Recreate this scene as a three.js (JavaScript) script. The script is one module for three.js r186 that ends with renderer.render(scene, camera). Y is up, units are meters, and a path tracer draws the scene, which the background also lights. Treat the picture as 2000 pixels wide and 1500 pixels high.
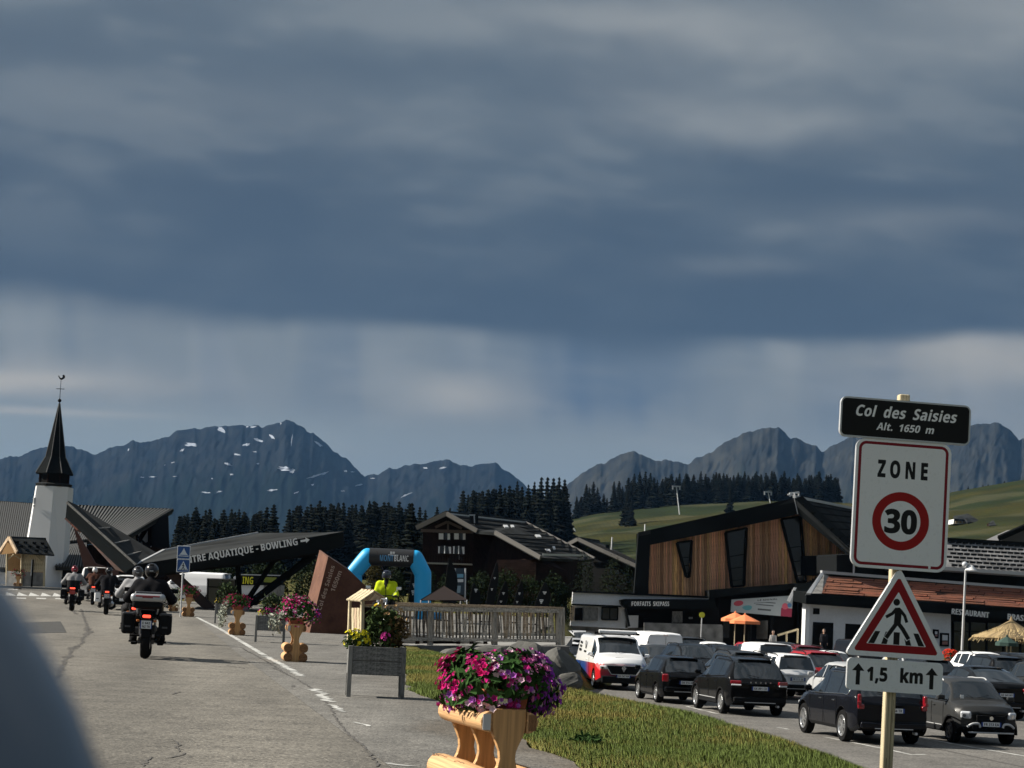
import * as THREE from 'three';
import { mergeGeometries } from 'three/addons/utils/BufferGeometryUtils.js';
import { RoundedBoxGeometry } from 'three/addons/geometries/RoundedBoxGeometry.js';
import { FontLoader } from 'three/addons/loaders/FontLoader.js';
import { TextGeometry } from 'three/addons/geometries/TextGeometry.js';

// ---------------------------------------------------------------- camera
const scene = new THREE.Scene();
const FOCAL = 4000, EYE = 1.4, PITCH = 6.05 * Math.PI / 180, ROLL = 2.6 * Math.PI / 180; // focal length in pixels of a 2000 x 1500 frame
const camera = new THREE.PerspectiveCamera(2 * Math.atan(750 / FOCAL) * 180 / Math.PI, 4 / 3, 0.1, 60000);
const fwd = new THREE.Vector3(0, Math.sin(PITCH), -Math.cos(PITCH)), up0 = new THREE.Vector3(0, Math.cos(PITCH), Math.sin(PITCH)), right0 = new THREE.Vector3(1, 0, 0);
const camR = right0.clone().multiplyScalar(Math.cos(ROLL)).addScaledVector(up0, Math.sin(ROLL));
const camU = up0.clone().multiplyScalar(Math.cos(ROLL)).addScaledVector(right0, -Math.sin(ROLL));
camera.position.set(0, EYE, 0);
camera.quaternion.setFromRotationMatrix(new THREE.Matrix4().makeBasis(camR, camU, fwd.clone().negate()));
camera.focus = 28; camera.userData.fStop = 15;
scene.add(camera);

// ---------------------------------------------------------------- exposure, sun
const EXPOSURE = 1.85;
const renderer = new THREE.WebGLRenderer({ antialias: true });
renderer.toneMapping = THREE.LinearToneMapping;
renderer.toneMappingExposure = EXPOSURE;
renderer.shadowMap.enabled = true;
const sunDir = new THREE.Vector3(-1, 0.72, -0.10).normalize();
const sun = new THREE.DirectionalLight(new THREE.Color(1, 0.93, 0.82), 4.6);
sun.target.position.set(0, 0, -40); sun.position.copy(sunDir).multiplyScalar(200).add(sun.target.position);
sun.castShadow = true; sun.shadow.mapSize.set(4096, 4096);
Object.assign(sun.shadow.camera, { left: -120, right: 120, top: 120, bottom: -120, near: 1, far: 500 });
scene.add(sun, sun.target);
scene.fog = new THREE.FogExp2(new THREE.Color(0.25, 0.53, 1.0), 0.000021);

// ---------------------------------------------------------------- random numbers and noise
function rngOf(seed) { let a = seed >>> 0; return () => { a = (a + 0x6D2B79F5) >>> 0; let t = Math.imul(a ^ (a >>> 15), 1 | a); t = (t + Math.imul(t ^ (t >>> 7), 61 | t)) ^ t; return ((t ^ (t >>> 14)) >>> 0) / 4294967296; }; }
const clamp = (x, a = 0, b = 1) => Math.min(b, Math.max(a, x)), mix = (a, b, t) => a + (b - a) * t, sstep = (a, b, x) => { const t = clamp((x - a) / (b - a)); return t * t * (3 - 2 * t); };
function hash2(x, y, s) { let h = Math.imul(x | 0, 374761393) ^ Math.imul(y | 0, 668265263) ^ Math.imul(s | 0, 2147483647 ^ 0x5bd1e995); h = Math.imul(h ^ (h >>> 13), 1274126177); h ^= h >>> 16; h = Math.imul(h, 2246822519); return ((h ^ (h >>> 15)) >>> 0) / 4294967296; }
function vnoise(x, y, s = 0, per = 0) {
  const ix = Math.floor(x), iy = Math.floor(y), fx = x - ix, fy = y - iy, u = fx * fx * (3 - 2 * fx), v = fy * fy * (3 - 2 * fy);
  const w = (k) => per ? ((k % per) + per) % per : k;
  return mix(mix(hash2(w(ix), w(iy), s), hash2(w(ix + 1), w(iy), s), u), mix(hash2(w(ix), w(iy + 1), s), hash2(w(ix + 1), w(iy + 1), s), u), v);
}
function fbm(x, y, oct = 4, s = 0, per = 0) { let v = 0, a = 0.5, n = 0; for (let i = 0; i < oct; i++) { v += a * vnoise(x, y, s + i * 17, per); n += a; a *= 0.5; x *= 2; y *= 2; per *= 2; } return v / n; }
const table = (x, t) => { if (x <= t[0][0]) return t[0][1]; for (let i = 1; i < t.length; i++) if (x <= t[i][0]) return mix(t[i - 1][1], t[i][1], (x - t[i - 1][0]) / (t[i][0] - t[i - 1][0])); return t[t.length - 1][1]; };
const V = (x, y, z) => new THREE.Vector3(x, y, z);
const lin = (r, g, b) => new THREE.Color().setRGB(r / 255, g / 255, b / 255, THREE.SRGBColorSpace);
const rgb = (r, g, b) => new THREE.Color(r, g, b);
const DEG = Math.PI / 180;

// a point of the place seen at pixel (px, py) of the 2000 x 1500 photograph, D metres ahead of the camera
function at(px, py, D) {
  const v = fwd.clone().multiplyScalar(FOCAL).addScaledVector(camR, px - 1000).addScaledVector(camU, 750 - py);
  return V(0, EYE, 0).addScaledVector(v, D / -v.z);
}

// ---------------------------------------------------------------- sky: storm cloud with rain curtains, computed for every direction
{
  const W = 4096, Hh = 2048, data = new Float32Array(W * Hh * 4);
  const c = (r, g, b) => { const k = lin(r, g, b); return [k.r / EXPOSURE, k.g / EXPOSURE, k.b / EXPOSURE]; };
  const storm = c(70, 88, 108), stormUp = c(101, 115, 128), pale = c(157, 162, 164), grey = c(121, 131, 139), clear = c(134, 146, 152), warm = c(172, 170, 165), high = c(168, 175, 182), rain = c(83, 103, 126);
  const blend = (a, b, t) => [a[0] + (b[0] - a[0]) * t, a[1] + (b[1] - a[1]) * t, a[2] + (b[2] - a[2]) * t];
  for (let j = 0; j < Hh; j++) {
    const el = ((j + 0.5) / Hh - 0.5) * 180;
    if (el < -1.5) continue;
    for (let i = 0; i < W; i++) {
      const ph = ((i + 0.5) / W - 0.5) * 2 * Math.PI, x = Math.cos(ph), z = Math.sin(ph), az = Math.atan2(x, -z) / DEG;
      // noise in directions that join up all the way round
      const q = az, wob = (fbm(x * 9 + 40, z * 9 + el * 0.12, 3, 5) - 0.5), n1 = fbm(x * 16 + 7, z * 16 + el * 0.55 + wob * 2, 4, 11), n2 = fbm(x * 5 + 3, z * 5 + el * 0.13 + wob, 3, 23), n3 = fbm(x * 34 + 1, z * 34 + el * 1.3 + wob * 3, 3, 31);
      const G = (q0, e0, sq, se) => Math.exp(-(((q - q0 + (n3 - 0.5) * sq * 0.8) / sq) ** 2) - (((el - e0 + (n1 - 0.5) * se * 1.6) / se) ** 2));
      // cloud deck: dark blue-grey above a flat base about 7.6 degrees up, paler towards the top
      const base = 7.55 + (n2 - 0.5) * 0.7 + 0.5 * sstep(-8, -14, q) + 0.3 * sstep(9, 14, q);
      const tl = el + q * 0.03, n4 = fbm(x * 11 + tl * 0.12, z * 11 + tl * 0.75, 4, 37) - 0.5, n5 = fbm(x * 30 + 5, z * 30 + tl * 2.2 + wob * 3, 3, 39) - 0.5;
      let up = blend(storm, stormUp, clamp(sstep(8.6, 16.5, el) * 0.85 + (n1 - 0.5) * 0.5 + (n2 - 0.5) * 0.5 + n4 * 0.42 + n5 * 0.12));
      up = blend(up, pale, clamp(0.66 * G(4.5, 15.9, 4.5, 1.1) + 0.52 * G(6.5, 13.5, 4, 0.8) + 0.30 * G(11, 10.9, 3.6, 0.45) + 0.22 * G(6, 9.6, 2.2, 0.3) + 0.62 * G(14.5, 16.6, 4, 1.6) + 0.22 * G(-3, 16.3, 5, 0.8) + 0.16 * G(-8, 13.2, 6, 0.7)));
      up = blend(up, pale, 0.12 * sstep(0.0, 0.26, n4 * 0.7 + n5 * 0.5 + (n1 - 0.5) * 0.4) * sstep(8, 12, el)); up = blend(up, storm, 0.22 * sstep(0.02, -0.24, n4 + n5 * 0.5) * sstep(17, 11, el));
      // below the base: rain haze, pale streaks, clear slots near the skyline
      const curtain = vnoise(q * 0.6 + 100 + el * 0.10, el * 0.25, 57) * 0.7 + vnoise(q * 1.9 + 40 + el * 0.22, el * 0.2, 59) * 0.3;
      let low = blend(grey, rain, 0.22 * sstep(0.35, 0.75, curtain) * sstep(3.5, 6.5, el));
      const vm = Math.exp(-(((q - 3.0) / 2.2) ** 2)); low = blend(low, rain, 0.34 * sstep(0.5, 0.82, vnoise(q * 1.05 + el * 0.14 + 7, el * 0.22, 61)) * sstep(3.8, 6.4, el)); low = blend(low, pale, 0.22 * sstep(0.55, 0.85, vnoise(q * 0.8 + el * 0.12 + 31, el * 0.25, 63)) * sstep(4.4, 6.2, el));
      low = blend(low, rain, clamp(1.5 * Math.exp(-(((q - 3.0 - (el - 6) * 0.10) / 2.2) ** 2)) * sstep(4.7, 6.1, el + (curtain - 0.5) * 1.5)) * (0.62 + 0.38 * sstep(0.3, 0.7, curtain)));
      const streak = sstep(0.40, 0.70, fbm(x * 7 + 9, z * 7 + el * 0.95, 3, 83));
      low = blend(low, clear, sstep(5.2 + (n2 - 0.5), 4.2, el) * (0.45 + 0.4 * sstep(-2, -9, q)));
      low = blend(low, warm, clamp(0.85 * streak * sstep(-7, -13, q) * sstep(4.7, 5.5, el) * sstep(8.6, 6.6, el) + 0.5 * G(-14, 5.6, 4, 0.5)));
      low = blend(low, warm, clamp(0.62 * G(-1.4, 5.65, 1.9, 0.55)));
      low = blend(low, warm, clamp(0.38 * G(12.5, 7.0, 3.0, 0.6) + 0.30 * streak * sstep(6, 13, q) * sstep(3.6, 5, el)));
      low = blend(low, warm, 0.7 * Math.exp(-(((q + 13.5) / 3.2) ** 2) - (((el - 4.55 - 0.02 * (q + 14)) / 0.09) ** 2)));
      low = blend(low, pale, clamp(n4 * 0.5 + n5 * 0.4) * 0.8);
      let col = blend(low, up, sstep(base - 0.14 - n1 * 0.4 - n5 * 0.4 - 0.3 * curtain - 1.0 * vm - 0.6 * sstep(-4, -10, q), base + 0.16 + (n3 - 0.5) * 0.5 * sstep(-2, -8, q), el));
      // overhead and all round the overcast goes on, thinner towards the sun
      const hi = blend(stormUp, high, sstep(0.35, 0.68, n2 * 0.6 + n1 * 0.4));
      col = blend(col, hi, sstep(18, 34, el));
      const dx = Math.cos(el * DEG) * x - sunDir.x, dy = Math.sin(el * DEG) - sunDir.y, dz = Math.cos(el * DEG) * z - sunDir.z, dd = dx * dx + dy * dy + dz * dz;
      col = blend(col, c(205, 208, 210), 0.8 * Math.exp(-dd / 0.35));
      const o = (j * W + i) * 4;
      data[o] = col[0]; data[o + 1] = col[1]; data[o + 2] = col[2]; data[o + 3] = 1;
    }
  }
  const sky = new THREE.DataTexture(data, W, Hh, THREE.RGBAFormat, THREE.FloatType);
  sky.mapping = THREE.EquirectangularReflectionMapping; sky.magFilter = THREE.LinearFilter; sky.wrapS = THREE.RepeatWrapping; sky.needsUpdate = true;
  scene.background = sky; scene.environment = sky;
}

// ---------------------------------------------------------------- scene graph helpers
const used = {};
function numbered(name) { used[name] = (used[name] ?? -1) + 1; return used[name] ? name + '_' + String(used[name]).padStart(3, '0') : name; }
function tag(o, label, category, group) { o.userData.label = label; o.userData.category = category; if (group) o.userData.group = group; return o; }
function thing(name, label, category, pos = V(0, 0, 0), turn = 0, group) {
  const o = new THREE.Group(); o.name = numbered(name); o.position.copy(pos); o.rotation.y = turn; scene.add(o);
  return tag(o, label, category, group);
}
function join(g) {
  if (!Array.isArray(g)) return g;
  if (g.length === 1) return g[0];
  const keep = ['position', 'normal', 'uv'], col = g.every((k) => k.attributes.color);
  g = g.map((k) => { k = k.index ? k.toNonIndexed() : k; if (!k.attributes.normal) k.computeVertexNormals(); if (!k.attributes.uv) k.setAttribute('uv', new THREE.BufferAttribute(new Float32Array(k.attributes.position.count * 2), 2)); for (const a of Object.keys(k.attributes)) if (!keep.includes(a) && !(a === 'color' && col)) k.deleteAttribute(a); return k; });
  return mergeGeometries(g);
}
function part(name, geo, mat, parent, kind) {
  const m = new THREE.Mesh(join(geo), mat); m.name = name; m.castShadow = m.receiveShadow = true; if (kind) m.userData.kind = kind;
  parent.add(m); return m;
}
// the same, for geometry given in world coordinates under a thing that is not turned
function wpart(name, geo, mat, parent, kind) {
  const g = join(geo), p = V(0, 0, 0); for (let o = parent; o && o !== scene; o = o.parent) p.add(o.position);
  g.translate(-p.x, -p.y, -p.z); return part(name, g, mat, parent, kind);
}
function struct(name, geo, mat, kind = 'structure') { const m = part(name, geo, mat, scene, kind); m.name = numbered(name); return m; }
function copyOf(o, name, label, pos, turn, group) {
  const c = o.clone(); c.name = numbered(name); scene.add(c); if (pos) c.position.copy(pos); if (turn !== undefined) c.rotation.y = turn;
  c.userData = { ...o.userData, label }; if (group) c.userData.group = group; return c;
}
// ---------------------------------------------------------------- geometry helpers
const xf = (g, x = 0, y = 0, z = 0, rx = 0, ry = 0, rz = 0) => { if (rx || ry || rz) g.applyMatrix4(new THREE.Matrix4().makeRotationFromEuler(new THREE.Euler(rx, ry, rz))); return g.translate(x, y, z); };
const bx = (w, h, d, x = 0, y = 0, z = 0, rx = 0, ry = 0, rz = 0) => xf(new THREE.BoxGeometry(w, h, d), x, y, z, rx, ry, rz);
const rb = (w, h, d, r, x = 0, y = 0, z = 0, rx = 0, ry = 0, rz = 0, seg = 2) => xf(new RoundedBoxGeometry(w, h, d, seg, Math.min(r, w / 2.01, h / 2.01, d / 2.01)), x, y, z, rx, ry, rz);
function rod(a, b, r0, r1 = r0, seg = 8) {
  const d = b.clone().sub(a), g = new THREE.CylinderGeometry(r1, r0, d.length(), seg);
  g.applyQuaternion(new THREE.Quaternion().setFromUnitVectors(V(0, 1, 0), d.clone().normalize()));
  return g.translate((a.x + b.x) / 2, (a.y + b.y) / 2, (a.z + b.z) / 2);
}
// a box-section bar from a to b, w wide (sideways) and h high
function bar(a, b, w, h) {
  const d = b.clone().sub(a), z = d.clone().normalize(), s = V(0, 1, 0).cross(z); if (s.lengthSq() < 1e-6) s.set(1, 0, 0); s.normalize(); const u = z.clone().cross(s);
  const g = new THREE.BoxGeometry(w, h, d.length()); g.applyMatrix4(new THREE.Matrix4().makeBasis(s, u, z)); return g.translate((a.x + b.x) / 2, (a.y + b.y) / 2, (a.z + b.z) / 2);
}
const tubeOf = (pts, r, seg = 16, rad = 7) => new THREE.TubeGeometry(new THREE.CatmullRomCurve3(pts), seg, r, rad, false);
// flat polygon of world points, given thickness t away from the viewer (t < 0: towards)
function slab(pts, t, away) {
  const n = V(0, 0, 0), k = pts.length, cc = V(0, 0, 0);
  for (let i = 0; i < k; i++) { const a = pts[i], b = pts[(i + 1) % k]; n.x += (a.y - b.y) * (a.z + b.z); n.y += (a.z - b.z) * (a.x + b.x); n.z += (a.x - b.x) * (a.y + b.y); cc.addScaledVector(a, 1 / k); }
  n.normalize(); if (away) n.copy(away).normalize().negate(); else if (n.dot(camera.position.clone().sub(cc)) < 0) n.negate();
  const u = pts[1].clone().sub(pts[0]).normalize(); u.addScaledVector(n, -u.dot(n)).normalize(); const w = n.clone().cross(u);
  const c2 = pts.map((p) => new THREE.Vector2(p.clone().sub(pts[0]).dot(u), p.clone().sub(pts[0]).dot(w)));
  const faces = THREE.ShapeUtils.triangulateShape(c2, []), P = [], UV = [];
  const back = pts.map((p) => p.clone().addScaledVector(n, -t));
  const put = (p, q) => { P.push(p.x, p.y, p.z); UV.push(q.x, q.y); };
  const flip = (a, b, c) => { const m = b.clone().sub(a).cross(c.clone().sub(a)).dot(n) < 0; return m; };
  for (const [a, b, c] of faces) { const f = flip(pts[a], pts[b], pts[c]), o = f ? [a, c, b] : [a, b, c]; o.forEach((i) => put(pts[i], c2[i])); [...o].reverse().forEach((i) => put(back[i], c2[i])); }
  const mid = cc.clone().addScaledVector(n, -t / 2);
  for (let i = 0; i < k; i++) {
    const j = (i + 1) % k, q = [pts[i], pts[j], back[j], back[i]], d = c2[i].distanceTo(c2[j]), out = pts[i].clone().add(pts[j]).multiplyScalar(0.5).sub(cc); let nn = pts[j].clone().sub(pts[i]).cross(back[j].clone().sub(pts[i]));
    const s = nn.dot(out) < 0 ? [0, 2, 1, 0, 3, 2] : [0, 1, 2, 0, 2, 3], uv = [[0, 0], [d, 0], [d, Math.abs(t)], [0, Math.abs(t)]];
    for (const m of s) put(q[m], { x: uv[m][0], y: uv[m][1] });
  }
  const g = new THREE.BufferGeometry(); g.setAttribute('position', new THREE.Float32BufferAttribute(P, 3)); g.setAttribute('uv', new THREE.Float32BufferAttribute(UV, 2)); g.computeVertexNormals();
  return g;
}
const pxslab = (pts, D, t) => slab(pts.map((p, i) => at(p[0], p[1], p[2] ?? (Array.isArray(D) ? D[i] : D))), t);
function extrude(pts, depth, bevel = 0) { // outline in x, y; thickness along z, centred
  const s = new THREE.Shape(pts.map((p) => new THREE.Vector2(p[0], p[1])));
  const g = new THREE.ExtrudeGeometry(s, { depth: depth - 2 * bevel, bevelEnabled: bevel > 0, bevelSize: bevel, bevelThickness: bevel, bevelSegments: 2, bevelOffset: -bevel, curveSegments: 8 });
  return g.translate(0, 0, -depth / 2 + bevel);
}
function roundRect(w, h, r) { const s = new THREE.Shape(), x = -w / 2, y = -h / 2; s.moveTo(x + r, y); s.lineTo(x + w - r, y); s.absarc(x + w - r, y + r, r, -Math.PI / 2, 0); s.lineTo(x + w, y + h - r); s.absarc(x + w - r, y + h - r, r, 0, Math.PI / 2); s.lineTo(x + r, y + h); s.absarc(x + r, y + h - r, r, Math.PI / 2, Math.PI); s.lineTo(x, y + r); s.absarc(x + r, y + r, r, Math.PI, 1.5 * Math.PI); return s; }
const uvBox = (g, w, h) => { const p = g.attributes.position, u = g.attributes.uv; for (let i = 0; i < p.count; i++) u.setXY(i, p.getX(i) / w + 0.5, p.getY(i) / h + 0.5); return g; };
// smooth surface of a distance field (naive surface nets)
function netSurface(f, lo, hi, cell, color) {
  const nx = Math.ceil((hi.x - lo.x) / cell) + 1, ny = Math.ceil((hi.y - lo.y) / cell) + 1, nz = Math.ceil((hi.z - lo.z) / cell) + 1, v = new Float32Array(nx * ny * nz), id = (i, j, k) => (k * ny + j) * nx + i;
  for (let k = 0; k < nz; k++) for (let j = 0; j < ny; j++) for (let i = 0; i < nx; i++) v[id(i, j, k)] = f(lo.x + i * cell, lo.y + j * cell, lo.z + k * cell);
  const P = [], C = [], idx = [], vid = new Int32Array(nx * ny * nz).fill(-1), E = [[0, 1], [0, 2], [0, 4], [1, 3], [1, 5], [2, 3], [2, 6], [3, 7], [4, 5], [4, 6], [5, 7], [6, 7]];
  for (let k = 0; k < nz - 1; k++) for (let j = 0; j < ny - 1; j++) for (let i = 0; i < nx - 1; i++) {
    const q = []; let m = 0; for (let c = 0; c < 8; c++) { q[c] = v[id(i + (c & 1), j + ((c >> 1) & 1), k + (c >> 2))]; if (q[c] < 0) m |= 1 << c; }
    if (m === 0 || m === 255) continue;
    let x = 0, y = 0, z = 0, n = 0;
    for (const [a, b] of E) if ((q[a] < 0) !== (q[b] < 0)) { const t = q[a] / (q[a] - q[b]); x += mix(a & 1, b & 1, t); y += mix((a >> 1) & 1, (b >> 1) & 1, t); z += mix(a >> 2, b >> 2, t); n++; }
    vid[id(i, j, k)] = P.length / 3; P.push(lo.x + (i + x / n) * cell, lo.y + (j + y / n) * cell, lo.z + (k + z / n) * cell);
    if (color) C.push(...color(P[P.length - 3], P[P.length - 2], P[P.length - 1]));
  }
  const quad = (a, b, c, d, s) => { if (a < 0 || b < 0 || c < 0 || d < 0) return; if (s) idx.push(a, b, c, a, c, d); else idx.push(a, c, b, a, d, c); };
  for (let k = 1; k < nz - 1; k++) for (let j = 1; j < ny - 1; j++) for (let i = 1; i < nx - 1; i++) {
    const a = v[id(i, j, k)] < 0;
    if (a !== v[id(i + 1, j, k)] < 0) quad(vid[id(i, j - 1, k - 1)], vid[id(i, j, k - 1)], vid[id(i, j, k)], vid[id(i, j - 1, k)], a);
    if (a !== v[id(i, j + 1, k)] < 0) quad(vid[id(i - 1, j, k - 1)], vid[id(i - 1, j, k)], vid[id(i, j, k)], vid[id(i, j, k - 1)], a);
    if (a !== v[id(i, j, k + 1)] < 0) quad(vid[id(i - 1, j - 1, k)], vid[id(i, j - 1, k)], vid[id(i, j, k)], vid[id(i - 1, j, k)], a);
  }
  const g = new THREE.BufferGeometry(); g.setAttribute('position', new THREE.Float32BufferAttribute(P, 3)); g.setAttribute('uv', new THREE.Float32BufferAttribute(new Float32Array(P.length / 3 * 2), 2)); if (color) g.setAttribute('color', new THREE.Float32BufferAttribute(C, 3)); g.setIndex(idx); g.computeVertexNormals(); return g;
}
const smin = (a, b, k) => { const h = Math.max(k - Math.abs(a - b), 0) / k; return Math.min(a, b) - h * h * k * 0.25; };
function capsule(x, y, z, a, b, ra, rb_) { const bxx = b[0] - a[0], by = b[1] - a[1], bz = b[2] - a[2], t = clamp(((x - a[0]) * bxx + (y - a[1]) * by + (z - a[2]) * bz) / (bxx * bxx + by * by + bz * bz + 1e-9)); return Math.hypot(x - a[0] - bxx * t, y - a[1] - by * t, z - a[2] - bz * t) - mix(ra, rb_, t); }
const paint = (g, c) => { const n = g.attributes.position.count, a = new Float32Array(n * 3); for (let i = 0; i < n; i++) { a[i * 3] = c.r; a[i * 3 + 1] = c.g; a[i * 3 + 2] = c.b; } g.setAttribute('color', new THREE.BufferAttribute(a, 3)); return g; };

// ---------------------------------------------------------------- textures and materials
function dataTex(n, fn, rep = [1, 1]) { // fn(u, v, i, j) -> grey or [r, g, b] in 0..1 (linear)
  const d = new Uint8Array(n * n * 4);
  for (let j = 0; j < n; j++) for (let i = 0; i < n; i++) { let c = fn(i / n, j / n, i, j); if (!Array.isArray(c)) c = [c, c, c]; const o = (j * n + i) * 4; d[o] = clamp(c[0]) * 255; d[o + 1] = clamp(c[1]) * 255; d[o + 2] = clamp(c[2]) * 255; d[o + 3] = 255; }
  const t = new THREE.DataTexture(d, n, n); t.wrapS = t.wrapT = THREE.RepeatWrapping; t.magFilter = THREE.LinearFilter; t.repeat.set(rep[0], rep[1]); t.needsUpdate = true; return t;
}
function canvasTex(w, h, draw) { const c = document.createElement('canvas'); c.width = w; c.height = h; const x = c.getContext('2d'); draw(x, w, h); const t = new THREE.CanvasTexture(c); t.colorSpace = THREE.SRGBColorSpace; return t; }
const std = (color, roughness = 0.8, more = {}) => new THREE.MeshStandardMaterial({ color, roughness, ...more });
const dull = (color, more = {}) => new THREE.MeshPhysicalMaterial({ color, roughness: 1, specularIntensity: 0.15, ...more });
const T = {};
T.asphalt = dataTex(1024, (u, v, i, j) => { const big = fbm(u * 6, v * 6, 4, 3, 6), f = fbm(u * 160, v * 160, 2, 9, 160), s = hash2(i >> 1, j >> 1, 4), st = vnoise(u * 120, v * 120, 15, 120), s2 = vnoise(u * 75, v * 75, 19, 75); const q = 0.50 + (big - 0.5) * 0.35 + (f - 0.5) * 0.5 + (st > 0.68 ? (st - 0.68) * 1.9 : 0) - (st < 0.25 ? (0.25 - st) * 1.6 : 0) + (s2 - 0.5) * 0.3 + (s - 0.5) * 0.2; return [q * 1.02, q, q * 0.96]; });
T.grain = dataTex(512, (u, v) => { const w = vnoise(u * 6, v * 2, 5, 6) * 1.4; const r = fbm(u * 46 + 0, v * 3, 3, 8, 46); const l = Math.abs(Math.sin((u * 9 + w * 0.45 + 0.12 * Math.sin(v * 6.283)) * Math.PI)); const q = 0.66 + (r - 0.5) * 0.5 + 0.18 * l; return [q, q * 0.97, q * 0.92]; });
T.weather = dataTex(512, (u, v) => { const r = fbm(u * 60, v * 4, 3, 18, 60), b = fbm(u * 6, v * 6, 4, 44, 6); const q = 0.5 + (r - 0.5) * 0.75 + (b - 0.5) * 0.7; return [q * 1.02, q, q * 0.96]; });
T.blotch = dataTex(512, (u, v) => 0.62 + (fbm(u * 6, v * 6, 6, 61, 6) - 0.5) * 0.9);
T.fine = dataTex(512, (u, v, i, j) => 0.88 + (fbm(u * 60, v * 60, 3, 71, 60) - 0.5) * 0.12 + (fbm(u * 4, v * 4, 4, 73, 4) - 0.5) * 0.22);
T.rust = dataTex(512, (u, v) => { const a = fbm(u * 5, v * 5, 6, 91, 5), b = fbm(u * 40, v * 40, 3, 95, 40); return [0.7 + (a - 0.5) * 0.7 + (b - 0.5) * 0.3, 0.62 + (a - 0.5) * 0.75 + (b - 0.5) * 0.35, 0.55 + (a - 0.5) * 0.8]; });
T.turf = dataTex(1024, (u, v, i, j) => { const a = fbm(u * 8, v * 8, 5, 101, 8), b = fbm(u * 120, v * 120, 2, 105, 120), d = sstep(0.5, 0.75, fbm(u * 14, v * 14, 3, 109, 14)), k = 0.5 + (a - 0.5) * 0.6 + (b - 0.5) * 0.6; return [k * mix(0.9, 1.25, d), k, k * mix(0.85, 0.8, d)]; });
T.rock = dataTex(512, (u, v) => { const a = fbm(u * 5, v * 5, 6, 121, 5), b = Math.abs(fbm(u * 9, v * 9, 5, 127, 9) - 0.5) * 2; return [0.45 + (a - 0.5) * 0.9 + b * 0.35, 0.45 + (a - 0.5) * 0.85 + b * 0.33, 0.44 + (a - 0.5) * 0.75 + b * 0.3]; });
const rep = (t, x, y = x) => { const k = t.clone(); k.repeat.set(x, y); k.needsUpdate = true; return k; };
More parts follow.
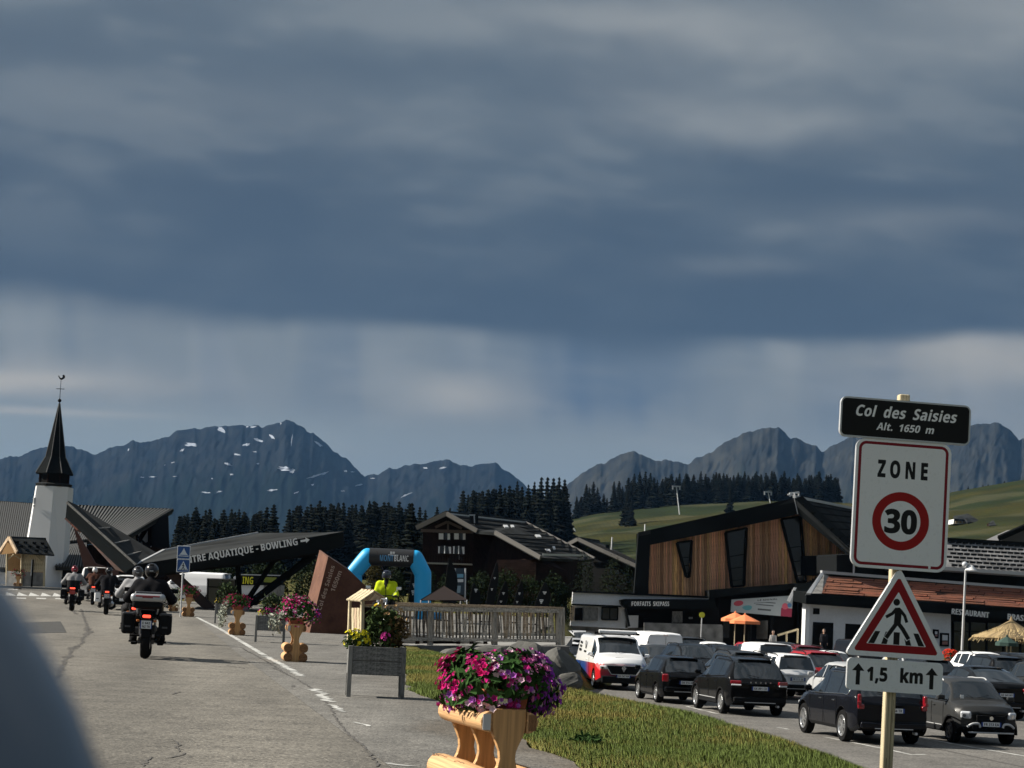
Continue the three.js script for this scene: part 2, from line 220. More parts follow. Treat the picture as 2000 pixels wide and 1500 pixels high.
const M = {
  asphalt: std(rgb(0.285, 0.273, 0.25), 0.93, { map: rep(T.asphalt, 0.4), bumpMap: rep(T.asphalt, 0.4), bumpScale: 0.006, vertexColors: true }),
  path: std(rgb(0.28, 0.272, 0.255), 0.94, { map: rep(T.asphalt, 0.5), bumpMap: rep(T.asphalt, 0.5), bumpScale: 0.006, vertexColors: true }),
  parking: std(rgb(0.23, 0.222, 0.21), 0.93, { map: rep(T.asphalt, 0.3), bumpMap: rep(T.asphalt, 0.3), bumpScale: 0.004, vertexColors: true }),
  ground: dull(rgb(1, 1, 1), { map: rep(T.turf, 0.25), bumpMap: rep(T.turf, 0.25), bumpScale: 0.03, vertexColors: true }),
  crack: std(rgb(0.075, 0.07, 0.064), 0.95), roadPaint: std(rgb(0.62, 0.62, 0.59), 0.8, { map: rep(T.blotch, 0.6) }),
  pine: std(rgb(0.62, 0.36, 0.15), 0.62, { map: rep(T.grain, 2.2, 1.1), bumpMap: rep(T.grain, 2.2, 1.1), bumpScale: 0.002 }),
  pineLog: std(rgb(0.66, 0.40, 0.19), 0.66, { map: rep(T.grain, 2, 1), bumpMap: rep(T.grain, 2, 1), bumpScale: 0.004 }),
  logEnd: std(rgb(0.30, 0.15, 0.06), 0.85, { map: rep(T.blotch, 2) }), paleWood: std(rgb(0.86, 0.74, 0.50), 0.8, { map: rep(T.weather, 3, 1) }),
  greyWood: std(rgb(0.84, 0.76, 0.66), 0.9, { map: rep(T.weather, 2, 1), bumpMap: rep(T.weather, 2, 1), bumpScale: 0.004 }),
  brownWood: std(rgb(0.80, 0.61, 0.43), 0.88, { map: rep(T.weather, 2, 1), bumpMap: rep(T.weather, 2, 1), bumpScale: 0.004 }),
  darkWood: dull(rgb(0.030, 0.017, 0.014), { map: rep(T.weather, 0.7, 0.4) }), planterWood: std(rgb(0.24, 0.245, 0.245), 0.8, { map: rep(T.weather, 0.7, 2.5), bumpMap: rep(T.weather, 0.7, 2.5), bumpScale: 0.002 }),
  planterPost: std(rgb(0.36, 0.36, 0.35), 0.75, { map: rep(T.weather, 2, 1) }),
  corten: std(rgb(0.105, 0.048, 0.033), 0.9, { map: rep(T.rust, 0.5) }), terracotta: std(rgb(0.50, 0.13, 0.05), 0.7, { map: rep(T.blotch, 1) }),
  black: dull(rgb(0.012, 0.0135, 0.0145)), anthracite: dull(rgb(0.022, 0.026, 0.027), { map: rep(T.fine, 0.3) }), cladding: dull(rgb(0.013, 0.0155, 0.0165), { map: rep(T.blotch, 0.06) }),
  blackMatt: dull(rgb(0.012, 0.012, 0.013)), void: dull(rgb(0.01, 0.01, 0.01)), roofMetal: std(rgb(0.022, 0.0235, 0.024), 0.85, { metalness: 0, map: rep(T.blotch, 0.08) }), roofSeam: std(rgb(0.075, 0.077, 0.077), 0.8),
  slate: dull(rgb(0.038, 0.041, 0.042), { map: rep(T.blotch, 0.1) }), shingle: std(rgb(0.30, 0.30, 0.305), 0.7, { map: rep(T.blotch, 0.12) }),
  white: std(rgb(0.84, 0.85, 0.86), 0.85, { map: rep(T.fine, 0.2) }), render: std(rgb(0.80, 0.81, 0.82), 0.9, { map: rep(T.fine, 0.15) }), concrete: std(rgb(0.30, 0.295, 0.28), 0.9, { map: rep(T.blotch, 0.4) }),
  rock: std(rgb(0.17, 0.168, 0.158), 0.9, { map: rep(T.rock, 0.45), bumpMap: rep(T.rock, 0.45), bumpScale: 0.05 }),
  steel: std(rgb(0.55, 0.56, 0.57), 0.35, { metalness: 0.9 }), galv: std(rgb(0.5, 0.51, 0.52), 0.55, { metalness: 0.4 }), chrome: std(rgb(0.8, 0.8, 0.8), 0.14, { metalness: 1 }),
  rubber: dull(rgb(0.011, 0.011, 0.0115)), plastic: dull(rgb(0.012, 0.0125, 0.0135)), rim: std(rgb(0.60, 0.61, 0.62), 0.28, { metalness: 0.85 }), rimDark: std(rgb(0.07, 0.07, 0.075), 0.4, { metalness: 0.6 }),
  glass: new THREE.MeshPhysicalMaterial({ color: rgb(0.012, 0.015, 0.017), roughness: 0.03, ior: 2.0 }),
  pane: std(rgb(0.008, 0.01, 0.011), 0.12), lens: new THREE.MeshPhysicalMaterial({ color: rgb(0.55, 0.57, 0.6), roughness: 0.12, clearcoat: 1 }),
  redLens: new THREE.MeshPhysicalMaterial({ color: rgb(0.20, 0.006, 0.012), roughness: 0.15, clearcoat: 1 }), orange: std(rgb(0.75, 0.23, 0.09), 0.85), letter: std(rgb(0.78, 0.78, 0.76), 0.6),
  arch: std(rgb(0.015, 0.40, 0.80), 0.5), archBlack: std(rgb(0.014, 0.015, 0.017), 0.5), straw: std(rgb(0.42, 0.31, 0.16), 0.95, { map: rep(T.weather, 2, 0.6) }),
  bark: std(rgb(0.06, 0.045, 0.032), 0.95), needles: dull(rgb(1, 1, 1), { vertexColors: true, side: THREE.DoubleSide }), leaves: std(rgb(1, 1, 1), 0.8, { vertexColors: true, side: THREE.DoubleSide }),
  vcol: dull(rgb(1, 1, 1), { vertexColors: true }), shiny: new THREE.MeshPhysicalMaterial({ color: rgb(0.010, 0.0105, 0.012), roughness: 0.25, specularIntensity: 0.3, clearcoat: 0.4, clearcoatRoughness: 0.05 }),
  tailLamp: std(rgb(0.5, 0.03, 0.02), 0.3, { emissive: rgb(1, 0.06, 0.03), emissiveIntensity: 1.6 }), snow: std(rgb(0.22, 0.25, 0.30), 1), aluminium: std(rgb(0.62, 0.63, 0.64), 0.4, { metalness: 0.5 }),
};
const paintOf = (c, rough = 0.28) => new THREE.MeshPhysicalMaterial({ color: c, roughness: rough, specularIntensity: 0.12, clearcoat: 0.30, clearcoatRoughness: 0.02 });
const font = await new FontLoader().loadAsync('fonts/droid/droid_sans_bold.typeface.json');
function letters(text, size, depth) { const g = new TextGeometry(text, { font, size, depth, curveSegments: 4 }); g.computeBoundingBox(); return g; }
// ================================================================ the land
const roadH = [[0, 0], [45, 0], [60, 0.06], [80, 0.2], [120, 0.45], [190, 0.75], [260, 1.0]];
const GLt = [[0, 2.5], [5, 2.2], [12, 1.6], [14, 1.38], [17.5, 0.88], [19.7, 0.5], [22.6, 0.02], [32, -1.37], [50, -2.65], [57, -3.2], [62, 1.6], [200, 3]];
const GRt = [[0, 3.6], [14.6, 3.3], [18.5, 3.15], [22.7, 2.95], [28, 2.3], [35, 0.6], [41, 0.1], [47, -0.7], [52, -1.9], [58, -2.4], [62, -1.4], [66, 0.6], [100, 2.6], [200, 5]];
const BW = (D) => table(D, [[0, 3.2], [33, 3.2], [42, 1.5], [66, 1.5], [80, 3.2]]);
const Xe = (D) => 2.1 - 0.1735 * D, GL = (D) => table(D, GLt), GR = (D) => table(D, GRt), PARK = -1.65;
const ridgePx = [[-900, 1060], [-200, 1085], [300, 1082], [560, 1076], [700, 1068], [900, 1052], [1060, 1028], [1180, 1003], [1330, 987], [1500, 980], [1650, 984], [1760, 990], [1870, 966], [2000, 946], [2250, 915], [2900, 880]];
function H(x, D) {
  const r = Math.hypot(x, D), d = Math.max(D, 0);
  const t = sstep(0, 1, (x - GR(d)) / BW(d)) * sstep(-30, 0, D);
  let y = mix(table(d, roadH), PARK, t);
  if (r > 185) {
    const a = Math.atan2(x, D), px = 1000 + FOCAL * Math.tan(clamp(a, -0.45, 0.45)), ry = at(px, table(px, ridgePx), 1000).y * mix(1, 0.25, sstep(0.6, 1.6, Math.abs(a))), s = clamp((r - 185) / 815);
    if (r <= 1000) y = mix(y, ry, Math.pow(s, 1.35)) + (fbm(x * 0.018, D * 0.018, 4, 7) - 0.5) * 14 * s * (1 - s) + (fbm(x * 0.05, D * 0.035, 3, 17) - 0.5) * 5 * s * sstep(1, 0.9, s);
    else y = ry - (r - 1000) * 0.05 + (fbm(x * 0.01, D * 0.01, 3, 7) - 0.5) * 4 * sstep(1000, 1100, r);
  }
  return y;
}
function gnd(px, py, far = 400) { // where the view through a pixel meets the ground
  let a = 3; for (let D = 3; D < far; D *= 1.01) { const p = at(px, py, D); if (p.y < H(p.x, D)) { for (let k = 0; k < 20; k++) { const m = (a + D) / 2, q = at(px, py, m); if (q.y < H(q.x, m)) D = m; else a = m; } const q = at(px, py, D); q.y = H(q.x, D); return q; } a = D; }
  const q = at(px, py, far); q.y = H(q.x, far); return q;
}
const onGround = (px, D) => { const p = at(px, 1180, D); p.y = H(p.x, D); return p; };
{
  const ang = []; for (let a = -180; a < 180; a += Math.abs(a) < 24 ? 0.3 : 4) ang.push(a * DEG); ang.push(Math.PI);
  const rad = []; for (let r = 1.2; r < 3700; r *= r > 150 && r < 1100 ? 1.012 : 1.03) rad.push(r);
  const P = [], C = [], UV = [], I = [], n = ang.length;
  const c = new THREE.Color();
  for (const r of rad) for (const a of ang) {
    const x = Math.sin(a) * r, D = Math.cos(a) * r; let y = H(x, D);
    const paved = D < 200 && (x < GL(D) || x > GR(D) + BW(D) - 0.7 || D > 62) && r < 190; if (paved) y -= 0.09;
    P.push(x, y, -D); UV.push(x, D);
    const n1 = fbm(x * 0.35 + 9, D * 0.35, 4, 41), n2 = fbm(x * 0.012, D * 0.02, 4, 43), far = sstep(150, 500, r);
    c.setRGB(mix(0.165, 0.235, n1), mix(0.165, 0.20, n1), mix(0.055, 0.075, n1));
    const m = new THREE.Color(mix(0.030, 0.062, sstep(0.35, 0.68, n2)), mix(0.045, 0.060, sstep(0.35, 0.68, n2)), 0.018).multiplyScalar(0.6 + 0.8 * fbm(x * 0.09, D * 0.04, 4, 53));
    c.lerp(m, far);
    const bare = sstep(0.62, 0.72, fbm(x * 0.02 + 50, D * 0.045, 4, 47)) * far; c.lerp(new THREE.Color(0.15, 0.14, 0.09), bare * 0.45);
    C.push(c.r, c.g, c.b);
  }
  for (let j = 0; j + 1 < rad.length; j++) for (let i = 0; i + 1 < n; i++) { const a = j * n + i, b = a + 1, d = a + n, e = d + 1; I.push(a, b, d, b, e, d); }
  const g = new THREE.BufferGeometry(); g.setAttribute('position', new THREE.Float32BufferAttribute(P, 3)); g.setAttribute('color', new THREE.Float32BufferAttribute(C, 3)); g.setAttribute('uv', new THREE.Float32BufferAttribute(UV, 2)); g.setIndex(I); g.computeVertexNormals();
  if (g.attributes.normal.getY(5000) < 0) { for (let k = 0; k < I.length; k += 3) [I[k], I[k + 1]] = [I[k + 1], I[k]]; g.setIndex(I); g.computeVertexNormals(); }
  struct('ground', g, M.ground);
}
// a sheet laid on the land between two lines
function sheet(xl, xr, D0, D1, nx, dD, lift, col, hgt = H) {
  const P = [], C = [], UV = [], I = [], nD = Math.max(1, Math.round((D1 - D0) / dD));
  for (let j = 0; j <= nD; j++) for (let i = 0; i <= nx; i++) { const D = mix(D0, D1, j / nD), x = mix(xl(D), xr(D), i / nx); P.push(x, hgt(x, D) + lift, -D); UV.push(x, D); const c = col(x, D); C.push(c[0], c[1], c[2]); }
  for (let j = 0; j < nD; j++) for (let i = 0; i < nx; i++) { const a = j * (nx + 1) + i, b = a + 1, d = a + nx + 1, e = d + 1; I.push(a, b, d, b, e, d); }
  const g = new THREE.BufferGeometry(); g.setAttribute('position', new THREE.Float32BufferAttribute(P, 3)); g.setAttribute('color', new THREE.Float32BufferAttribute(C, 3)); g.setAttribute('uv', new THREE.Float32BufferAttribute(UV, 2)); g.setIndex(I); g.computeVertexNormals(); return g;
}
const wear = (x, D) => { const u = x + 0.1735 * D, n = fbm(u * 0.9, D * 0.11, 4, 203), k = fbm(u * 0.35, D * 0.05, 3, 207), b = 0.82 + (n - 0.5) * 0.5 + (k - 0.5) * 0.35 + 0.085 * Math.cos((u + 0.9) * 3.4); return b; };
const edgeJit = (D) => (fbm(D * 0.9, 4, 3, 211) - 0.5) * 0.35;
const road = struct('road', sheet((D) => Xe(D) - 26, Xe, -14, 196, 60, 0.6, 0.004, (x, D) => { const b = wear(x, D), old = sstep(-3.6, -4.2, x - Xe(D) + (fbm(D * 0.5, 1, 2, 5) - 0.5)); const k = b * mix(1, 0.86, old); return [k * 1.02, k, k * 0.96]; }), M.asphalt);
const pavement = struct('pavement', sheet(Xe, (D) => (D < 57 ? GL(D) + edgeJit(D) : GR(D) - 0.2), -14, 128, 26, 0.5, 0.006, (x, D) => { const n = fbm(x * 1.4, D * 0.5, 4, 221), b = 0.86 + (n - 0.5) * 0.55, e = sstep(1.0, 0.0, GL(D) - x + (n - 0.5) * 1.2) * (D < 24 ? 1 : 0.3); return [mix(b, 0.52, e * 0.85), mix(b, 0.43, e * 0.85), mix(b, 0.33, e * 0.85)]; }), M.path);
struct('parking_ground', sheet((D) => GR(D) + BW(D) - 0.25, (D) => 70, 12, 172, 50, 1.2, 0.006, (x, D) => { const n = fbm(x * 0.4, D * 0.25, 4, 231), k = 0.9 + (n - 0.5) * 0.6; return [k, k, k]; }, () => PARK), M.parking);
// flat marks on the ground: a polygon of pixels, or a ribbon along pixels
function flat(pts, lift) { const g = slab(pts.map((p) => V(p.x, p.y + lift, p.z)), 0.003); return g; }
const mark = (px, lift = 0.012) => flat(px.map((p) => gnd(p[0], p[1])), lift);
function ribbon(px, w, seed, lift = 0.011, ragged = 0.5, step = 0.12) {
  const r = rngOf(seed), pts = []; const q = px.map((p) => gnd(p[0], p[1]));
  for (let i = 0; i + 1 < q.length; i++) { const d = q[i].distanceTo(q[i + 1]), n = Math.max(1, Math.round(d / step)); for (let k = 0; k < n; k++) pts.push(q[i].clone().lerp(q[i + 1], k / n)); } pts.push(q[q.length - 1]);
  const P = [], I = [], UV = [];
  pts.forEach((p, i) => { const t = pts[Math.min(i + 1, pts.length - 1)].clone().sub(pts[Math.max(i - 1, 0)]).setY(0).normalize(), s = V(-t.z, 0, t.x), j = (r() - 0.5) * w * ragged * 2.4, ww = w * (1 + (r() - 0.5) * 1.6 * ragged) / 2; for (const k of [-1, 1]) { const v = p.clone().addScaledVector(s, j + k * ww); P.push(v.x, v.y + lift, v.z); UV.push(v.x, v.z); } if (i) { const a = i * 2; I.push(a - 2, a - 1, a, a - 1, a + 1, a); } });
  const g = new THREE.BufferGeometry(); g.setAttribute('position', new THREE.Float32BufferAttribute(P, 3)); g.setAttribute('uv', new THREE.Float32BufferAttribute(UV, 2)); g.setIndex(I); g.computeVertexNormals(); return g;
}
{
  // worn white edge line
  [[[[384, 1206], [430, 1229], [470, 1253], [517, 1281]], 0.13, 0.1], [[[519, 1283], [548, 1298], [590, 1322]], 0.13, 0.5], [[[610, 1346], [630, 1356], [642, 1372]], 0.11, 0.9], [[[648, 1378], [668, 1392]], 0.07, 0.9], [[[755, 1492], [800, 1499]], 0.08, 0.9], [[[690, 1412], [720, 1420]], 0.05, 0.9]].forEach(([p, w, r], i) => wpart('edge_line', ribbon(p, w, 300 + i, 0.011, r * 0.6, 0.1), M.roadPaint, road));
  // cracks and seams
  [[[[158, 1190], [163, 1203], [170, 1222], [172, 1238], [162, 1247], [163, 1256], [140, 1267], [131, 1285], [119, 1306], [115, 1326]], 0.05], [[[168, 1226], [176, 1236], [166, 1240]], 0.10], [[[138, 1268], [152, 1262]], 0.10], [[[128, 1286], [137, 1281]], 0.10], [[[117, 1304], [123, 1311]], 0.07],
    [[[275, 1498], [287, 1489], [298, 1480]], 0.022], [[[322, 1483], [345, 1479], [363, 1472]], 0.02], [[[336, 1452], [352, 1456], [340, 1462], [358, 1466]], 0.014], [[[330, 1444], [345, 1450], [350, 1470]], 0.012],
    [[[336, 1357], [348, 1352]], 0.03], [[[400, 1240], [425, 1244], [470, 1246]], 0.03], [[[532, 1305], [575, 1325], [625, 1355], [670, 1425], [707, 1457], [740, 1499]], 0.022], [[[470, 1265], [520, 1292], [560, 1318]], 0.03], [[[440, 1300], [480, 1307], [530, 1312]], 0.02], [[[60, 1178], [130, 1186], [150, 1200]], 0.08]].forEach(([p, w], i) => wpart('crack', ribbon(p, w, 400 + i, 0.0085 + i * 0.0002, 0.8), M.crack, road));
  wpart('tar_patch', mark([[28, 1217], [118, 1214], [130, 1236], [44, 1238]], 0.010), std(rgb(0.065, 0.065, 0.063), 0.9, { map: rep(T.asphalt, 0.4) }), road);
  wpart('tar_patch', mark([[569, 1339], [576, 1339], [576, 1343], [569, 1343]], 0.010), M.crack, road);
  // give-way teeth and dashes on the raised crossing
  for (let k = 0; k < 6; k++) { const x = -14 + k * 23.2; wpart('crossing_tooth', mark([[x, 1163.5 + k * 0.35], [x + 4, 1156.5 + k * 0.35], [x + 23, 1163.5 + k * 0.35]], 0.014), M.roadPaint, road); }
  for (let k = 0; k < 4; k++) { const x = [-6, 32, 71, 108][k]; wpart('dash_line', mark([[x, 1167 + k * 0.5], [x + 19, 1167.6 + k * 0.5], [x + 19, 1169.6 + k * 0.5], [x, 1169 + k * 0.5]], 0.014), M.roadPaint, road); }
  wpart('dash_line', mark([[14, 1151], [34, 1151], [36, 1152.4], [16, 1152.4]], 0.014), M.roadPaint, road);
  wpart('kerb', bar(gnd(-30, 1150).setY(0.78), gnd(118, 1155).setY(0.78), 0.3, 0.16), M.concrete, road);
  const pk = scene.getObjectByName('parking_ground');
  [[[[1340, 1380], [1403, 1395]], 0.12], [[[1518, 1421], [1540, 1425]], 0.1], [[[1610, 1440], [1726, 1463], [1781, 1475], [1806, 1474]], 0.12], [[[1780, 1438], [1880, 1457], [2010, 1479]], 0.12]].forEach(([p, w], i) => wpart('bay_line', ribbon(p, w, 500 + i, 0.012, 0.12, 0.3), M.roadPaint, pk));
  [[[[1751, 1448], [1810, 1459], [1886, 1475], [2005, 1500]], 0.12], [[[1905, 1452], [1960, 1462], [2010, 1466]], 0.10], [[[1880, 1440], [1960, 1445], [2010, 1447]], 0.06]].forEach(([p, w], i) => wpart('crack', ribbon(p, w, 520 + i, 0.010, 0.35), M.crack, pk));
}
// ---------------------------------------------------------------- mountains
function mountainRange(sky, R0, seed, colour) {
  const px0 = sky[0][0], px1 = sky[sky.length - 1][0], step = 2.5, n = Math.round((px1 - px0) / step), rows = 90;
  const surf = (px, t) => {
    const jag = (fbm(px * 0.10, 2, 4, seed) - 0.5) * 7 + (Math.abs(fbm(px * 0.05, 7, 2, seed + 1) - 0.5) - 0.1) * -6, top = at(px, table(px, sky) + jag, R0), k = top.x / R0;
    const g = fbm(px * 0.018 + t * 0.9, t * 2.2, 5, seed + 3), rg = 1 - Math.abs(fbm(px * 0.03 - t * 1.2, t * 3.1, 5, seed + 9) - 0.5) * 2, env = Math.min(1, t * 7) * (1 - 0.4 * t);
    const D = R0 * (1 - 0.42 * t + ((g - 0.5) * 0.020 + (rg - 0.72) * 0.006 + (fbm(px * 0.07 + t * 3, t * 11, 4, seed + 31) - 0.5) * 0.016) * env), y = top.y * Math.pow(1 - t, 1.12) - top.y * 0.035 * (0.9 - rg) * env;
    return V(k * D, y, -D);
  };
  const P = [], C = [], UV = [], I = [], c = new THREE.Color();
  for (let j = -1; j <= rows; j++) for (let i = 0; i <= n; i++) {
    const px = px0 + i * step, t = Math.max(0, j) / rows, p = surf(px, t * t * 0.35 + t * 0.65); if (j < 0) p.set(p.x * 1.25, 0, p.z * 1.25);
    P.push(p.x, p.y, p.z); UV.push(p.x / 300, p.z / 300);
    const q = clamp(fbm(px * 0.06 + t * 4, t * 13, 5, seed + 21) * 1.6 - 0.3), gr = fbm(px * 0.02, t * 4, 3, seed + 25) + (fbm(px * 0.09, t * 14, 3, seed + 27) - 0.5) * 0.7; colour(c, t, q, gr); C.push(c.r, c.g, c.b);
  }
  for (let j = 0; j <= rows; j++) for (let i = 0; i < n; i++) { const a = j * (n + 1) + i, b = a + 1, d = a + n + 1, e = d + 1; I.push(a, d, b, b, d, e); }
  const g = new THREE.BufferGeometry(); g.setAttribute('position', new THREE.Float32BufferAttribute(P, 3)); g.setAttribute('color', new THREE.Float32BufferAttribute(C, 3)); g.setAttribute('uv', new THREE.Float32BufferAttribute(UV, 2)); g.setIndex(I); g.computeVertexNormals();
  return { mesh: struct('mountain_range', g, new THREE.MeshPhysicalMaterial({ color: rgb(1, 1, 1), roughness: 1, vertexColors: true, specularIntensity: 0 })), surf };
}
const project = (p) => { const d = p.clone().sub(camera.position), z = d.dot(fwd); return [1000 + FOCAL * d.dot(camR) / z, 750 - FOCAL * d.dot(camU) / z]; };
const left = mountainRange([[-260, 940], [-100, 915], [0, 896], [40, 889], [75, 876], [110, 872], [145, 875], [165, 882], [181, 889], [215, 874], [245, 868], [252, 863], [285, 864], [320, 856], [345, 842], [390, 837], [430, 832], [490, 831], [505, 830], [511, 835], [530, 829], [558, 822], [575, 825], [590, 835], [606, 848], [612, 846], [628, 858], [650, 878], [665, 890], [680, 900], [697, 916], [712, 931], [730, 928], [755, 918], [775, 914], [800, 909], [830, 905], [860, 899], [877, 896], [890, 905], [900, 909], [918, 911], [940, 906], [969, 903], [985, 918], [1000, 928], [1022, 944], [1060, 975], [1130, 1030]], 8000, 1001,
  (c, t, q, g) => c.setRGB(0.005 + 0.012 * q, 0.0065 + 0.0125 * q, 0.009 + 0.011 * q).lerp(new THREE.Color(0.005, 0.009, 0.008), sstep(0.25, 0.7, t + (g - 0.5) * 0.5) * 0.8));  // cloud shadow over the massif is put into these near-black colours
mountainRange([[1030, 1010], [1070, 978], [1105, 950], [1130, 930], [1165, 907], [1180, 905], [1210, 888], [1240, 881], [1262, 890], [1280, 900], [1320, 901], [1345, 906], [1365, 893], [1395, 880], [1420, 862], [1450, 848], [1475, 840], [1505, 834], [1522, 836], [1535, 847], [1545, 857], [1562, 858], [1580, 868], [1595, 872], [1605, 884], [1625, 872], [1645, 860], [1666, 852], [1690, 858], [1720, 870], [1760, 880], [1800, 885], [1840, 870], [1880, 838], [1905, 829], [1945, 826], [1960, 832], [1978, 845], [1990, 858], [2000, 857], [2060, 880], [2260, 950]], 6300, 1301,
  (c, t, q, g) => c.setRGB(0.010 + 0.024 * q, 0.012 + 0.023 * q, 0.014 + 0.018 * q).lerp(new THREE.Color(0.010, 0.014, 0.012), sstep(0.4, 0.8, t + (g - 0.5) * 0.8) * 0.7));  // rock and grass darkened in colour to stand for cloud shade
{
  const S = [[325, 217, 36, 9, 5], [280, 243, 18, 5, -25], [28, 240, 4, 7, 0], [460, 148, 24, 12, 30], [635, 195, 26, 8, 15], [580, 218, 20, 7, -5], [540, 263, 20, 6, 12], [695, 178, 20, 6, 45], [790, 200, 3, 30, 3], [910, 213, 22, 6, 35], [500, 308, 20, 6, 20], [770, 330, 44, 11, 5], [800, 340, 14, 12, 40], [915, 360, 48, 5, -18], [945, 350, 12, 6, -40], [150, 367, 22, 3, -3], [430, 376, 4, 4, 0], [400, 440, 22, 4, 4], [465, 437, 16, 4, -12], [710, 430, 26, 4, -6], [825, 441, 13, 3, -20], [1100, 405, 16, 4, -15], [1320, 453, 34, 4, -24], [895, 405, 8, 4, -20], [1408, 325, 13, 4, 8], [1490, 325, 22, 5, -10], [1165, 373, 12, 2, 0], [1068, 343, 10, 3, 5], [1040, 340, 9, 4, 0], [610, 133, 16, 4, -8], [580, 133, 7, 4, 0], [735, 118, 5, 5, 0], [240, 300, 11, 3, -15], [203, 312, 5, 2, -30], [520, 356, 9, 4, 10], [638, 306, 8, 3, -10], [620, 250, 12, 3, 5], [1030, 433, 10, 2, 0], [100, 369, 12, 2, 3], [255, 365, 10, 2, -3]];
  const r = rngOf(77);
  for (const [sx, sy, a, b, deg] of S) {
    const cx = 240 + sx / 2.381, cy = 780 + sy / 2.381, rim = [], N = 16;
    const find = (px, py) => { let lo = 0, hi = 0.95; for (let k = 0; k < 26; k++) { const m = (lo + hi) / 2; if (project(left.surf(px, m))[1] < py) lo = m; else hi = m; } const p = left.surf(px, lo), d = camera.position.clone().sub(p).normalize(); return p.addScaledVector(d, 18).add(V(0, 5, 0)); };
    for (let k = 0; k < N; k++) { const th = k / N * Math.PI * 2, w = 0.45 + 0.75 * r(), ex = Math.cos(th) * a / 2.381 * w, ey = Math.sin(th) * b / 2.381 * w, cd = Math.cos(deg * DEG), sd = Math.sin(deg * DEG); rim.push(find(cx + ex * cd - ey * sd, cy + ex * sd + ey * cd)); }
    const c = find(cx, cy), P = [], UV = []; for (let k = 0; k < N; k++) { const p = rim[k], q = rim[(k + 1) % N]; P.push(c.x, c.y, c.z, q.x, q.y, q.z, p.x, p.y, p.z); UV.push(0, 0, 0, 1, 1, 0); }
    const g = new THREE.BufferGeometry(); g.setAttribute('position', new THREE.Float32BufferAttribute(P, 3)); g.setAttribute('uv', new THREE.Float32BufferAttribute(UV, 2)); g.computeVertexNormals(); part('snow_patch', g, M.snow, left.mesh);
  }
}
// ---------------------------------------------------------------- spruces
const crowns = [], trunkGeo = new THREE.CylinderGeometry(0.004, 0.018, 0.97, 6).translate(0, 0.485, 0);
for (let v = 0; v < 7; v++) {
  const r = rngOf(900 + v), P = [], C = [], wide = 0.15 + 0.05 * r(), whorls = 22;
  const tri = (a, b, c, k) => { for (const p of [a, b, c]) { P.push(...p); C.push(...k); } };
  for (let w = 0; w < whorls; w++) {
    const y = 0.05 + 0.945 * Math.pow(w / whorls, 0.93), rr = wide * Math.pow(1 - y, 0.8) * (0.8 + 0.35 * r()) + 0.006, nb = Math.round(mix(11, 5, y)), off = r() * 6;
    for (let b = 0; b < nb; b++) {
      const a = off + b / nb * 6.283 + (r() - 0.5) * 0.5, l = rr * (0.6 + 0.6 * r()), dr = l * (0.3 + 0.45 * r()) * (1 - y * 0.6), hw = l * (0.3 + 0.2 * r()), ca = Math.cos(a), sa = Math.sin(a);
      const pt = (d, s, h) => [ca * d - sa * s, y + h, sa * d + ca * s], k = 0.6 + 0.8 * r(), col = [0.0045 * k + 0.001 * r(), 0.0075 * k, 0.0056 * k];
      const A = pt(0, 0, 0.022), L = pt(l * 0.55, -hw, -dr * 0.5), R = pt(l * 0.6, hw, -dr * 0.45), Tt = pt(l, (r() - 0.5) * hw, -dr * 0.75), B = pt(l * 0.65, (r() - 0.5) * hw, -dr - 0.022), B2 = pt(l * 0.3, 0, -dr * 0.5 - 0.03);
      tri(A, L, Tt, col); tri(A, Tt, R, col); tri(L, B, Tt, col); tri(R, Tt, B, col); tri(A, B2, L, col); tri(A, R, B2, col);
    }
  }
  const g = new THREE.BufferGeometry(); g.setAttribute('position', new THREE.Float32BufferAttribute(P, 3)); g.setAttribute('color', new THREE.Float32BufferAttribute(C, 3)); g.computeVertexNormals(); crowns.push(g);
}
let spruceN = 0;
function spruce(px, top, D, label, group, fat = 1) {
  const p = onGround(px, D), h = at(px, top, D).y - p.y; if (h < 1.5) return;
  const t = thing('spruce_tree', label, 'tree', p, (spruceN * 2.4) % 6.28, group);
  const w = fat * clamp(1.15 - h * 0.012, 0.75, 1.1);
  const tr = part('trunk', trunkGeo, M.bark, t), cr = part('crown', crowns[spruceN++ % crowns.length], M.needles, t);
  tr.scale.setScalar(h); cr.scale.set(h * w, h, h * w);
}
